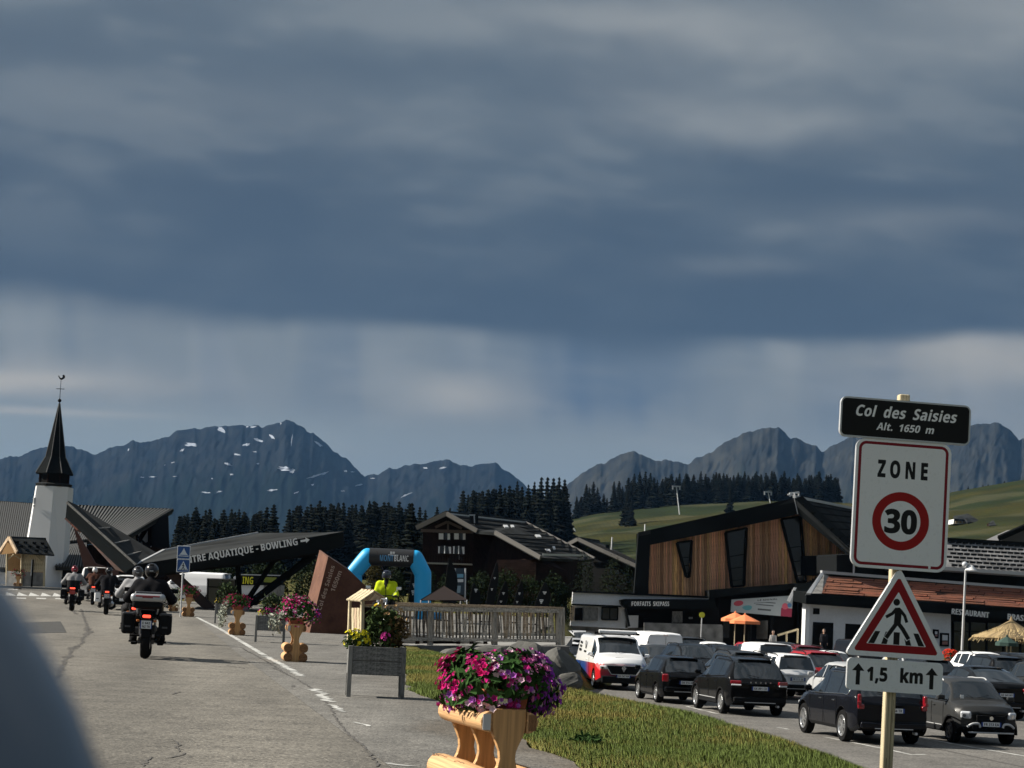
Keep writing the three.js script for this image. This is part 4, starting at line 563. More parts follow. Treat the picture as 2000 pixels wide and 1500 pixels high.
// ---------------------------------------------------------------- big chalet
function windowPx(parent, q, D, mat = M.pane, frame = M.darkWood, mull = 0) {
  const [a, b, c, d] = q.map((p) => at(p[0], p[1], D)), w = wpart('window', slab([a, b, c, d], 0.06), mat, parent), e = 0.09;
  wpart('frame', [bar(a, b, e, e), bar(b, c, e, e), bar(c, d, e, e), bar(d, a, e, e), ...Array.from({ length: mull }, (_, i) => bar(a.clone().lerp(b, (i + 1) / (mull + 1)), d.clone().lerp(c, (i + 1) / (mull + 1)), e * 0.7, e * 0.7))], frame, w); return w;
}
{
  const t = thing('chalet', 'large dark timber chalet with long grey roof and balcony', 'chalet', onGround(960, 212));
  const D = 205;
  wpart('gable_wall', slab(P3([[826, 1036, D], [872, 1008, D], [926, 1040, D], [922, 1176, D], [824, 1172, D]]), 6), M.darkWood, t);
  wpart('side_wall', slab(P3([[926, 1040, D], [966, 1044, D + 1], [1047, 1094, 199], [1046, 1172, 199], [922, 1176, D]]), 5), M.darkWood, t);
  wpart('side_wall', slab(P3([[1047, 1094, 199], [1138, 1096, 215], [1136, 1166, 215], [1046, 1172, 199]]), 4), M.darkWood, t);
  const roof = P3([[872, 1003, 203.5], [1025, 1020, 230], [1161, 1091, 219], [1139, 1094, 216], [1056, 1089, 196.5], [967, 1040, 201], [932, 1037, 202]]);
  wpart('roof', slab(roof, 0.3), M.slate, t);
  wpart('roof', slab(P3([[872, 1003, 203.5], [1025, 1020, 230], [960, 1036, 236], [813, 1031, 206]]), 0.3), M.slate, t);
  wpart('barge_board', [bar(roof[0], at(932, 1037, 202), 0.22, 0.42), bar(roof[0], at(813, 1031, 204), 0.22, 0.42), bar(at(967, 1040, 201), roof[4], 0.22, 0.4), bar(roof[1], roof[2], 0.2, 0.3)], std(rgb(0.10, 0.095, 0.09), 0.9), t);
  wpart('ridge_cap', bar(roof[0], roof[1], 0.3, 0.16), M.galv, t);
  const up = (p) => p.add(V(0, 0.1, 0)); for (let i = 1; i < 9; i++) { const u = i / 9.4, l = u < 0.36 ? roof[0].clone().lerp(roof[6], u / 0.36) : roof[5].clone().lerp(roof[4], (u - 0.36) / 0.64), r = roof[1].clone().lerp(roof[2], u); wpart('tile_course', bar(up(l), up(r), 0.12, 0.1), M.cladding, t); }
  wpart('snow_rail', bar(up(at(1060, 1085, 197)), up(at(1145, 1087, 216)), 0.08, 0.2), M.galv, t);
  for (const [x, y, w] of [[988, 1027, 11], [1001, 1027, 8], [1051, 1046, 13], [1070, 1074, 12], [1082, 1069, 6]]) { const k = 208; wpart('skylight', slab(P3([[x - w / 2, y - 2.2, k], [x + w / 4, y - 2, k], [x + w / 2, y + 2.4, k - 3], [x - w / 6, y + 2.2, k - 3]]), 0.12), M.aluminium, t); }
  wpart('chimney', slab(P3([[917, 1006, 206], [930, 1007, 206], [930, 1026, 206], [917, 1022, 206]]), 0.8), M.slate, t); wpart('chimney', slab(P3([[927, 1003, 207], [934, 1003, 207], [934, 1026, 207], [927, 1026, 207]]), 0.8), M.black, t);
  wpart('chimney_trim', [bar(at(916, 1006, 205.8), at(928, 1006, 205.8), 0.2, 0.12), bar(at(926, 1006, 205.8), at(927, 1024, 205.8), 0.1, 0.12)], M.galv, t);
  wpart('gable_truss', [bar(at(822, 1036, 204.6), at(924, 1039, 204.6), 0.25, 0.3), bar(at(850, 1030, 204.6), at(874, 1019, 204.6), 0.2, 0.25), bar(at(874, 1019, 204.6), at(902, 1032, 204.6), 0.2, 0.25), bar(at(875, 1018, 204.6), at(875, 1037, 204.6), 0.2, 0.2)], std(rgb(0.10, 0.07, 0.055), 0.85), t);
  for (const [x0, x1] of [[856, 880], [886, 910]]) { windowPx(t, [[x0, 1040], [x1, 1040.6], [x1, 1055], [x0, 1054.4]], 204.8, M.pane, M.darkWood, 1); wpart('curtain', [slab(P3([[x0 + 1, 1041.5, 204.6], [x0 + 10, 1041.7, 204.6], [x0 + 10, 1053.5, 204.6], [x0 + 1, 1053.3, 204.6]]), 0.03), slab(P3([[x1 - 6, 1042, 204.6], [x1 - 1, 1042, 204.6], [x1 - 1, 1054, 204.6], [x1 - 6, 1054, 204.6]]), 0.03)], M.render, t); }
  for (const [x0, x1] of [[855, 882], [884, 908]]) { windowPx(t, [[x0, 1066], [x1, 1067], [x1, 1094], [x0, 1093]], 204.8, M.pane, M.darkWood, 1); wpart('curtain', [slab(P3([[x0 + 1, 1067, 204.6], [x0 + 4, 1067, 204.6], [x0 + 3, 1083, 204.6], [x0 + 1, 1084, 204.6]]), 0.03), slab(P3([[x1 - 6, 1068, 204.6], [x1 - 1, 1068, 204.6], [x1 - 1, 1084, 204.6], [x1 - 4, 1083, 204.6]]), 0.03)], M.render, t); wpart('door_post', rod(at((x0 + x1) / 2, 1066, 204.5), at((x0 + x1) / 2, 1094, 204.5), 0.05), M.render, t); }
  wpart('balcony_floor', slab(P3([[830, 1098, 202.5], [922, 1101, 202.5], [922, 1103.5, 202.5], [830, 1100.5, 202.5]]), 2.2), std(rgb(0.3, 0.29, 0.28), 0.8), t);
  for (let i = 0; i < 18; i++) { const x = 830 + i * 5.2; wpart('baluster', pxslab([[x, 1082 + i * 0.16], [x + 4.2, 1082 + i * 0.16], [x + 4.2, 1098 + i * 0.16], [x, 1098 + i * 0.16]], 202.6, 0.06), M.darkWood, t); }
  wpart('balcony_rail', bar(at(828, 1081, 202.5), at(924, 1084, 202.5), 0.16, 0.14), M.darkWood, t);
  wpart('window', pxslab([[1022, 1115], [1027, 1115], [1027, 1125], [1022, 1125]], 199.5, 0.1), M.render, t); for (const x of [1053, 1058]) wpart('window', slab(P3([[x, 1117, 200], [x + 3, 1117, 200.4], [x + 3, 1133, 200.4], [x, 1133, 200]]), 0.08), M.render, t);
}
{
  const t = thing('chalet', 'smaller black timber chalet between the big chalet and the timber hall', 'chalet', onGround(1180, 238));
  wpart('wall', slab(P3([[1113, 1064, 240], [1130, 1056, 240], [1242, 1104, 236], [1242, 1160, 236], [1116, 1160, 240]]), 5), M.void, t);
  const r = P3([[1129, 1053, 238], [1172, 1059, 256], [1250, 1098, 252], [1244, 1106, 234], [1180, 1077, 236]]); wpart('roof', slab(r, 0.3), M.slate, t); wpart('roof', slab(P3([[1129, 1053, 238], [1172, 1059, 256], [1150, 1066, 260], [1110, 1063, 240]]), 0.3), M.slate, t);
  wpart('barge_board', [bar(r[0], at(1110, 1063, 239), 0.2, 0.4), bar(r[0], r[4], 0.2, 0.4), bar(r[4], r[3], 0.2, 0.4)], std(rgb(0.09, 0.085, 0.08), 0.8), t);
  wpart('chimney', pxslab([[1183, 1064], [1190, 1065], [1190, 1077], [1183, 1075]], 244, 0.8), M.black, t); wpart('flue', rod(at(1196, 1049, 246), at(1194, 1078, 246), 0.1), M.galv, t);
  windowPx(t, [[1190, 1111], [1209, 1112], [1209, 1122], [1190, 1121]], 236.6, std(rgb(0.14, 0.15, 0.16), 0.3), M.darkWood, 1);
}
// ---------------------------------------------------------------- timber hall with slanted windows
{
  const D = 150, t = thing('timber_hall', 'big hall clad in brown boards with three slanted dark windows', 'building', onGround(1440, D));
  const topL = [[1255, 1067], [1269, 1064], [1525, 1014], [1556, 1003], [1575, 1016], [1655, 1084], [1668, 1096]], botL = [[1255, 1158], [1378, 1163], [1385, 1152], [1556, 1139], [1575, 1138], [1604, 1118], [1634, 1118], [1636, 1100], [1668, 1100]];
  const wins = [[[1322, 1060], [1352, 1056], [1347, 1127], [1340, 1127]], [[1417, 1040], [1459, 1031], [1454, 1144], [1429, 1146]], [[1526, 1014], [1565, 1009], [1574, 1137], [1558, 1138]]];
  wpart('back_wall', slab(P3([[1250, 1066, D + 0.8], [1556, 1002, D + 0.8], [1660, 1088, D + 0.8], [1660, 1128, D + 0.8], [1250, 1170, D + 0.8]]), 0.5), std(rgb(0.03, 0.024, 0.02), 0.9), t);
  const r = rngOf(12), tones = Array.from({ length: 9 }, (_, i) => std(rgb(0.80 + 0.12 * r(), 0.42 + 0.12 * r(), 0.205 + 0.09 * r()).multiplyScalar(0.45 + 0.85 * r()), 0.82, { map: rep(T.weather, 2, 0.3) }));
  const inside = (w, x) => { let lo = 1e9, hi = -1e9; for (let i = 0; i < 4; i++) { const a = w[i], b = w[(i + 1) % 4]; if ((a[0] - x) * (b[0] - x) <= 0 && a[0] !== b[0]) { const y = mix(a[1], b[1], (x - a[0]) / (b[0] - a[0])); lo = Math.min(lo, y); hi = Math.max(hi, y); } } return hi > lo ? [lo, hi] : null; };
  for (let x = 1267; x < 1655;) {
    const w = 3.6 + 2.6 * r(), m = x + w / 2; let spans = [[table(m, topL) - 2, table(m, botL) + 1]];
    for (const q of wins) { const k = inside(q, m); if (k) spans = spans.flatMap(([a, b]) => [[a, Math.min(b, k[0])], [Math.max(a, k[1]), b]].filter(([p, s]) => s - p > 2)); }
    const d = D + 0.10 + 0.14 * r();
    for (const [a, b] of spans) wpart('cladding_board', pxslab([[x, a], [x + w - 0.45, a], [x + w - 0.45, b], [x, b]], d, 0.12), tones[Math.floor(r() * tones.length)], t);
    x += w;
  }
  wins.forEach((q, k) => {
    const c = q.map((p) => at(p[0], p[1], D + 0.35)), w = wpart('window', slab(c, 0.05), M.pane, t), f = q.map((p) => at(p[0], p[1], D - 0.02));
    wpart('frame', [bar(f[0], f[1], 0.14, 0.14), bar(f[1], f[2], 0.12, 0.14), bar(f[2], f[3], 0.12, 0.14), bar(f[3], f[0], 0.22, 0.2)], k ? M.cladding : M.cladding, w);
    for (let i = 0; i < 3; i++) { const v = 0.45 + i * 0.22; wpart('glazing_bar', bar(f[0].clone().lerp(f[3], v).add(V(0, 0, -0.3)), f[1].clone().lerp(f[2], v).add(V(0, 0, -0.3)), 0.05, 0.05), M.cladding, w); }
  });
  wpart('side_wall', slab(P3([[1251, 1043, D - 0.2], [1256, 1048, D + 18], [1256, 1166, D + 18], [1251, 1166, D - 0.2]]), 0.3), M.cladding, t);
  // black frame of roof and wall edges, standing proud
  wpart('frame_left', slab(P3([[1247, 1040, D - 1.2], [1271, 1035, D - 1.2], [1270, 1064, D - 1.2], [1266, 1166, D - 1.2], [1238, 1166, D - 1.2]]), 0.9), M.cladding, t);
  const ap = at(1551, 973, D - 1.3), apB = at(1558, 1004, D - 1.3);
  wpart('frame_roof', slab(P3([[1271, 1035, D - 1.3], [1551, 973, D - 1.3], [1558, 1004, D - 1.3], [1525, 1012, D - 1.3], [1270, 1064, D - 1.3]]), 1.6), M.cladding, t);
  wpart('frame_gable', slab([ap, at(1672, 1085, D - 3), at(1672, 1108, D - 3), at(1655, 1085, D - 2.6), apB], 1.6), M.cladding, t);
  const A = at(1551, 972.6, D - 1.3), B = at(1690, 1000, D + 26), C = at(1830, 1075, D + 20), E = at(1673, 1084, D - 3);
  wpart('roof', slab([A, B, C, E], 0.3), M.slate, t); for (let i = 1; i < 7; i++) { const u = i / 7; wpart('roof_seam', bar(A.clone().lerp(E, u).add(V(0, 0.12, 0)), B.clone().lerp(C, u).add(V(0, 0.12, 0)), 0.14, 0.1), M.cladding, t); }
  wpart('roof', slab([at(1247, 1039.6, D - 1.2), A, B, at(1400, 1040, D + 26)], -0.3), M.slate, t); wpart('ridge_trim', bar(A.clone().add(V(0, 0.1, 0)), B.clone().add(V(0, 0.1, 0)), 0.2, 0.2), M.galv, t);
  wpart('roof_railing', [rod(at(1542, 964, D + 1), at(1560, 962, D + 3), 0.07), rod(at(1543, 970, D + 1), at(1543, 963, D + 1), 0.06), rod(at(1552, 970, D + 1), at(1552, 963, D + 1), 0.06), rod(at(1560, 971, D + 3), at(1560, 962, D + 3), 0.06), rod(at(1538, 966, D + 1), at(1550, 968, D + 1), 0.06)], M.galv, t);
  wpart('apex_trim', bar(ap.clone().setZ(ap.z + 0.03), apB.clone().setZ(apB.z + 0.03), 0.05, 0.05), M.galv, t);
  // entrance canopy
  wpart('canopy', slab(P3([[1385, 1153, D - 3], [1400, 1151, D - 3], [1552, 1139.5, D - 3], [1552, 1150, D - 3], [1440, 1161, D - 3], [1397, 1169, D - 3], [1385, 1169, D - 3]]), 3), M.cladding, t);
  wpart('canopy', slab(P3([[1552, 1139, D - 2.9], [1604, 1137, D - 2.9], [1600, 1150, D - 2.9], [1552, 1158, D - 2.9]]), 2.6), M.anthracite, t);
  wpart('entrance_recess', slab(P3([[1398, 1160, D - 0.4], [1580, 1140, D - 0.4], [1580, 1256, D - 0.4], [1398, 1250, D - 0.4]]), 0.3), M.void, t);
  wpart('glass_screen', slab(P3([[1551, 1147, D - 3.2], [1556, 1148, D - 3.2], [1543, 1176, D - 3.2], [1537, 1173, D - 3.2]]), 0.1), M.render, t);
  for (const x of [1402, 1466, 1508, 1560]) wpart('entrance_post', rod(at(x, 1166, D - 1), at(x - 2, 1250, D - 1), 0.12), M.black, t);
  wpart('door_pane', pxslab([[1412, 1206], [1425, 1206], [1424, 1246], [1411, 1246]], D - 0.8, 0.05), M.pane, t); wpart('door_pane', pxslab([[1478, 1212], [1500, 1212], [1499, 1248], [1477, 1248]], D - 0.8, 0.05), M.pane, t);
  // printed banner
  const bt = canvasTex(512, 180, (x, w, h) => { x.fillStyle = '#9aa2a6'; x.fillRect(0, 0, w, h); x.fillStyle = '#a8404f'; x.beginPath(); x.arc(60, 62, 40, 0, 7); x.fill(); x.fillStyle = '#58929a'; x.beginPath(); x.ellipse(135, 128, 40, 28, 0, 0, 7); x.fill(); x.fillStyle = '#222'; x.font = 'bold 34px sans-serif'; x.fillText('LE SIGNAL', 215, 48); x.fillStyle = '#4a4f52'; x.fillRect(190, 72, 180, 8); x.fillRect(205, 96, 150, 8); x.fillRect(225, 132, 110, 14); x.fillStyle = '#8f2a45'; x.fillRect(420, 110, 92, 70); x.fillStyle = '#c2586a'; x.beginPath(); x.arc(452, 96, 26, 0, 7); x.fill(); x.fillStyle = '#4d78a0'; x.beginPath(); x.arc(488, 84, 18, 0, 7); x.fill(); });
  const q = P3([[1429, 1171, D - 2.6], [1549, 1163, D - 2.6], [1546, 1205, D - 2.6], [1427, 1195, D - 2.6]]); const g = new THREE.BufferGeometry(); g.setAttribute('position', new THREE.Float32BufferAttribute([q[0], q[3], q[1], q[1], q[3], q[2]].flatMap((p) => [p.x, p.y, p.z]), 3)); g.setAttribute('uv', new THREE.Float32BufferAttribute([0, 1, 0, 0, 1, 1, 1, 1, 0, 0, 1, 0], 2)); g.computeVertexNormals();
  const ban = wpart('banner', slab(q.map((p) => p.clone().add(V(0, 0, -0.03))), 0.02), M.render, t); wpart('banner_print', g, std(rgb(1, 1, 1), 0.8, { map: bt }), ban);
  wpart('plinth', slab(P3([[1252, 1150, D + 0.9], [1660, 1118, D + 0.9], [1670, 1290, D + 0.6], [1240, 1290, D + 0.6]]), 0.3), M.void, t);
  wpart('plinth', slab(P3([[1112, 1215, 147.6], [1412, 1222, 147.6], [1412, 1282, 147.6], [1110, 1276, 147.6]]), 0.3), M.concrete, t);
  // low ticket wing
  const E2 = 147; wpart('wing_wall', slab(P3([[1118, 1181, E2], [1226, 1184, E2], [1226, 1228, E2], [1114, 1222, E2]]), 0.5), M.render, t);
  wpart('wing_band', slab(P3([[1119, 1156, E2 - 0.4], [1260, 1161, E2 - 0.4], [1384, 1167, E2 - 0.4], [1384, 1171, E2 - 0.4], [1222, 1170, E2 - 0.4], [1213, 1184, E2 - 0.4], [1117, 1180, E2 - 0.4]]), 1), M.white, t);
  wpart('wing_edge', bar(at(1117, 1180.5, E2 - 0.7), at(1214, 1184.5, E2 - 0.7), 0.2, 0.12), M.black, t); wpart('roof_edge', bar(at(1119, 1155.4, E2 - 0.5), at(1384, 1166.6, E2 - 0.5), 0.2, 0.12), M.black, t);
  wpart('wood_panel', pxslab([[1115, 1184], [1122, 1184], [1120, 1212], [1113, 1212]], E2 - 0.2, 0.1), M.brownWood, t); wpart('shutter', pxslab([[1140, 1186], [1168, 1187], [1168, 1212], [1139, 1212]], E2 - 0.2, 0.1), M.planterPost, t); wpart('recess', pxslab([[1123, 1187], [1138, 1187], [1138, 1212], [1122, 1212]], E2 - 0.15, 0.1), M.blackMatt, t);
  windowPx(t, [[1176, 1186], [1207, 1187], [1206, 1211], [1175, 1210]], E2 - 0.2, M.pane, M.cladding, 1);
  wpart('ticket_canopy', slab(P3([[1211, 1172, E2 - 2], [1222, 1169.6, E2 - 2], [1396, 1170.6, E2 - 2], [1400, 1189, E2 - 2], [1224, 1189, E2 - 2], [1213, 1180, E2 - 2]]), 2.4), M.cladding, t);
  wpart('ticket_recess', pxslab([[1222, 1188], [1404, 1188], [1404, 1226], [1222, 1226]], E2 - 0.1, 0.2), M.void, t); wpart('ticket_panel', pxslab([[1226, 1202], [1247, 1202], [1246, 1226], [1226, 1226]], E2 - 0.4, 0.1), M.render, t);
  wpart('poster', pxslab([[1313, 1194], [1333, 1194], [1333, 1216], [1312, 1216]], E2 - 0.4, 0.05), M.planterPost, t); wpart('poster', pxslab([[1345, 1205], [1353, 1205], [1353, 1209], [1345, 1209]], E2 - 0.4, 0.05), M.planterPost, t);
  wpart('low_wall', pxslab([[1258, 1216], [1410, 1220], [1410, 1284], [1258, 1280]], E2 - 1.6, 0.3), M.concrete, t); wpart('canopy_strut', rod(at(1221, 1189, E2 - 2), at(1228, 1224, E2 - 2), 0.12), M.black, t);
  const lt = letters('FORFAITS  SKIPASS', 0.31, 0.05), a = at(1233, 1183.4, E2 - 2.1), b = at(1307, 1183.6, E2 - 2.1); lt.scale(a.distanceTo(b) / lt.boundingBox.max.x, 1, 1); lt.rotateZ(Math.atan2(b.y - a.y, b.x - a.x)); lt.translate(a.x, a.y, a.z); wpart('lettering', lt, M.letter, t);
  wpart('ramp_rail', [bar(at(1519, 1241, D - 6), at(1559, 1229, D - 6), 0.1, 0.14), rod(at(1558, 1228, D - 6), at(1557, 1256, D - 6), 0.07), rod(at(1536, 1236, D - 6), at(1536, 1256, D - 6), 0.07)], M.paleWood, t);
}
// ---------------------------------------------------------------- restaurant
{
  const D = 140, t = thing('restaurant', 'low white restaurant with bark-brown slab roof and black lettered fascia', 'building', onGround(1760, D));
  const d2 = (x) => D + Math.max(0, x - 1575) * 0.03, Q = (l, o = 0) => P3(l.map(([x, y, z = 0]) => [x, y, d2(x) + o + z]));
  wpart('wall', slab(Q([[1580, 1176], [1857, 1196], [1857, 1290], [1572, 1290]]), 0.4), M.render, t); wpart('side_wall', slab(P3([[1577, 1178, D], [1578, 1178, D + 12], [1575, 1290, D + 12], [1572, 1290, D]]), 0.25), M.render, t);
  wpart('lit_edge_strip', slab(Q([[1574, 1178], [1582, 1178], [1578, 1290], [1570, 1290]], -0.5), 0.4), M.white, t);  // whiter strip put in for the sunlit edge of the side wall
  wpart('fascia', slab(Q([[1575, 1158.5], [2020, 1190], [2020, 1214], [1857, 1200], [1574, 1179.5]], -1.2), 1.3), M.cladding, t);
  // bark slabs of the sloping roof: rows of long boards
  const tl = [1618, 1126], tr = [2020, 1152], bl = [1605, 1158.5], br = [2020, 1189.5], r = rngOf(44), tones = Array.from({ length: 6 }, () => std(rgb(0.36 + 0.08 * r(), 0.115 + 0.03 * r(), 0.055 + 0.015 * r()).multiplyScalar(0.7 + 0.45 * r()), 0.9, { map: rep(T.weather, 0.6, 5), bumpMap: rep(T.weather, 0.6, 5), bumpScale: 0.03 }));
  const pt = (u, v) => { const x0 = mix(tl[0], bl[0], v), y0 = mix(tl[1], bl[1], v), x = mix(x0, 2020, u), y = mix(y0, mix(tr[1], br[1], v), u); return at(x, y, d2(x) - 1.25 + (1 - v) * 4.5); };
  wpart('roof_deck', slab([pt(0, 0), pt(1, 0), pt(1, 1), pt(0, 1)].map((p) => p.add(V(0, -0.12, -0.1))), 0.2), M.darkWood, t);
  for (let k = 0; k < 9; k++) for (let u = -0.1 * r(); u < 1;) { const l = 0.1 + 0.16 * r(), a = Math.max(0, u), b = Math.min(1, u + l - 0.004), v0 = k / 9, v1 = (k + 0.98) / 9; if (b > a) { const q = [pt(a, v0), pt(b, v0), pt(b, v1), pt(a, v1)], j = 0.05 * r(); q.forEach((p) => p.y += j); q[2].y += 0.04; wpart('roof_board', slab(q, 0.05), tones[Math.floor(r() * 6)], t); } u += l; }
  wpart('roof_verge', slab([at(1575, 1158, d2(1575) - 1.3), at(1604, 1117, d2(1604) + 3.6), at(1610, 1119, d2(1610) + 3.6), at(1584, 1159, d2(1584) - 1.3)], 0.2), M.galv, t);
  wpart('roof_verge', slab([at(1584, 1159, d2(1584) - 1.25), at(1610, 1119, d2(1610) + 3.65), at(1619, 1126, d2(1619) + 3.4), at(1606, 1159, d2(1606) - 1.2)], 0.2), M.concrete, t);
  wpart('roof_trim', bar(at(1604, 1117, d2(1604) + 3.6), at(2020, 1150, d2(2020) + 3.6), 0.2, 0.2), M.galv, t);
  wpart('upper_wall', slab(Q([[1640, 1085], [2020, 1119], [2020, 1152], [1640, 1124]], 5), 8), M.cladding, t); wpart('stack', slab(Q([[1634, 1084], [1670, 1082], [1670, 1122], [1634, 1119]], 3.8), 2), M.black, t);
  wpart('downpipe', rod(at(1668, 1098, d2(1668) + 3), at(1667, 1121, d2(1667) + 3), 0.07), M.galv, t);
  // shingle roof with rows of snow guards
  const s = [at(1735, 1050, D + 16), at(2020, 1066, D + 28), at(2020, 1122, D + 17), at(1718, 1102, D + 8)]; wpart('shingle_roof', slab(s, 0.25), M.shingle, t);
  wpart('ridge_trim', bar(s[0].clone().add(V(0, 0.1, 0)), s[1].clone().add(V(0, 0.1, 0)), 0.3, 0.3), M.black, t); wpart('gutter', bar(s[3], s[2], 0.25, 0.25), M.galv, t);
  const n = s[1].clone().sub(s[0]).cross(s[3].clone().sub(s[0])).normalize(); if (n.y < 0) n.negate();
  const guard = new THREE.BoxGeometry(0.42, 0.16, 0.2);
  for (let j = 0; j < 7; j++) for (let i = 0; i < 22; i++) { const u = (i + (j % 2) * 0.5 + 0.2) / 22, v = (j + 0.6) / 7.2, p = s[0].clone().lerp(s[1], u).lerp(s[3].clone().lerp(s[2], u), v).addScaledVector(n, 0.12); if (project(p)[0] < 1852) continue; const m = part('snow_guard', guard, M.black, t); m.position.copy(p.sub(t.position)); }
  // doors, vent, posters
  wpart('doorway', slab(Q([[1590, 1215], [1628, 1216.5], [1626, 1290], [1587, 1290]], -0.12), 0.1), M.void, t); wpart('doorway', slab(Q([[1652, 1218], [1681, 1219.5], [1680, 1290], [1650, 1290]], -0.12), 0.1), M.void, t);
  wpart('vent', slab(Q([[1590, 1188], [1601, 1188.7], [1600.6, 1200], [1589.6, 1199.4]], -0.12), 0.1), M.black, t);
  for (const [x, y, w, h] of [[1838, 1236, 16, 27], [1824, 1229, 10, 18]]) { const f = wpart('notice_case', slab(Q([[x, y], [x + w, y + 0.8], [x + w - 0.4, y + h], [x - 0.4, y + h - 0.8]], -0.2), 0.12), M.black, t); wpart('notice', slab(Q([[x + 3, y + 4], [x + w - 3, y + 4.6], [x + w - 3.2, y + h * 0.55], [x + 2.8, y + h * 0.55]], -0.26), 0.04), M.render, f); wpart('notice', slab(Q([[x + 3, y + h * 0.62], [x + w - 3, y + h * 0.62], [x + w - 3.2, y + h - 4], [x + 2.8, y + h - 4]], -0.26), 0.04), std(rgb(0.32, 0.16, 0.14), 0.8), f); }
  // glazed dining front
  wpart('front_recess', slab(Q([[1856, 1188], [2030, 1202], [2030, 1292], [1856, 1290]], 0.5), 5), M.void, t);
  for (let i = 0; i < 5; i++) { const x = 1862 + i * 33; const w = wpart('window', slab(Q([[x, 1214 + i], [x + 30, 1216 + i], [x + 29, 1288], [x - 1, 1288]], 0.3), 0.05), M.pane, t); wpart('frame', [bar(...Q([[x, 1214 + i], [x - 1, 1288]], 0.25), 0.1, 0.1), bar(...Q([[x, 1232 + i], [x + 30, 1234 + i]], 0.25), 0.06, 0.06)], M.cladding, w); }
  for (const [str, x0, x1, y0, y1, h] of [['RESTAURANT', 1857, 1946, 1199, 1207.5, 0.40], ['BRASSERIE', 1966, 2046, 1209.5, 1217, 0.42]]) { const g = letters(str, h, 0.05), a = at(x0, y0, d2(x0) - 1.35), b = at(x1, y1, d2(x1) - 1.35); g.scale(Math.hypot(b.x - a.x, b.y - a.y) / g.boundingBox.max.x, 1, 1); g.rotateZ(Math.atan2(b.y - a.y, b.x - a.x)); g.rotateY(-Math.atan2(b.z - a.z, b.x - a.x)); g.translate(a.x, a.y, a.z); wpart('lettering', g, M.letter, t); }
}
{
  const t = thing('house', 'grey gabled roof end rising behind the shingle roof at the right edge', 'house', onGround(1990, 190));
  wpart('roof', slab(P3([[1951, 1052, 186], [2010, 1026, 186], [2090, 1034, 200], [2040, 1062, 200]]), 0.3), M.slate, t); wpart('wall', slab(P3([[1956, 1054, 187], [2008, 1030, 187], [2060, 1060, 187], [2060, 1120, 187], [1956, 1120, 187]]), 8), std(rgb(0.10, 0.10, 0.105), 0.8), t); wpart('verge', bar(at(1950, 1053, 185.8), at(2011, 1026, 185.8), 0.2, 0.4), M.cladding, t);
}
// ---------------------------------------------------------------- far things on the meadow
{
  const D = 870, t = thing('farmhouse', 'low dark farmhouse with a lit front on the right hill meadow', 'house', gnd(1880, 1024, 1400)); const d = -t.position.z;
  wpart('wall', pxslab([[1863, 1014], [1898, 1014], [1898, 1024], [1862, 1023]], d, 8), M.render, t); wpart('roof', slab(P3([[1862, 1008, d + 8], [1890, 1003, d + 10], [1912, 1016, d - 2], [1864, 1013, d - 2]]), 0.6), M.slate, t); wpart('roof', slab(P3([[1885, 1012, d - 3], [1905, 1012, d - 1], [1916, 1020, d - 3], [1890, 1020, d - 5]]), 0.6), M.slate, t);
  for (const x of [1867, 1874, 1881]) wpart('window', pxslab([[x, 1016], [x + 4, 1016], [x + 4, 1022], [x, 1022]], d - 1, 0.3), std(rgb(0.5, 0.33, 0.2), 0.8), t);  // warm pane colour stands for lit windows; nothing glows
  const u = thing('shed', 'tiny dark shed at the end of the farm track on the right hill', 'shed', gnd(1937, 1027, 1400)); const e = -u.position.z; wpart('roof', slab(P3([[1930, 1022, e + 3], [1940, 1016, e + 3], [1946, 1026, e - 3], [1932, 1027, e - 3]]), 0.4), M.slate, u); wpart('wall', pxslab([[1932, 1022], [1943, 1022], [1943, 1028], [1932, 1028]], e, 3), M.darkWood, u);
  const h = [[1321, 950, 988, 'taller white lamp mast on the meadow before the row of spruces', 880], [1500, 961, 981, 'short white lamp mast on the meadow just above the timber hall roof', 940]];
  for (const [x, y0, y1, l, dd] of h) { const m = thing('lamp_mast', l, 'lamp', onGround(x, dd), 0, 'lamp masts on the meadow'), top = at(x, y0, dd); wpart('mast', rod(m.position.clone(), top, 0.24, 0.18), M.white, m); wpart('lamp_head', [bx(3.6, 0.5, 1, top.x, top.y, top.z), bx(0.5, 1.6, 0.8, top.x - 1.5, top.y - 0.6, top.z), bx(0.5, 1.6, 0.8, top.x + 1.5, top.y - 0.6, top.z)], M.galv, m); }
  const a = gnd(1124, 1038, 1400), k = thing('slope_net', 'thin leaning pale pole on the meadow above the chalets', 'pole', a); wpart('pole', rod(a.clone(), at(1113, 1018, -a.z), 0.25), M.render, k);
  const b2 = thing('marker_pole', 'thin upright pale pole above the left corner of the timber hall', 'pole', gnd(1259, 1046, 1400)); wpart('pole', rod(b2.position.clone(), at(1260, 1024, -b2.position.z), 0.22), M.render, b2);
}
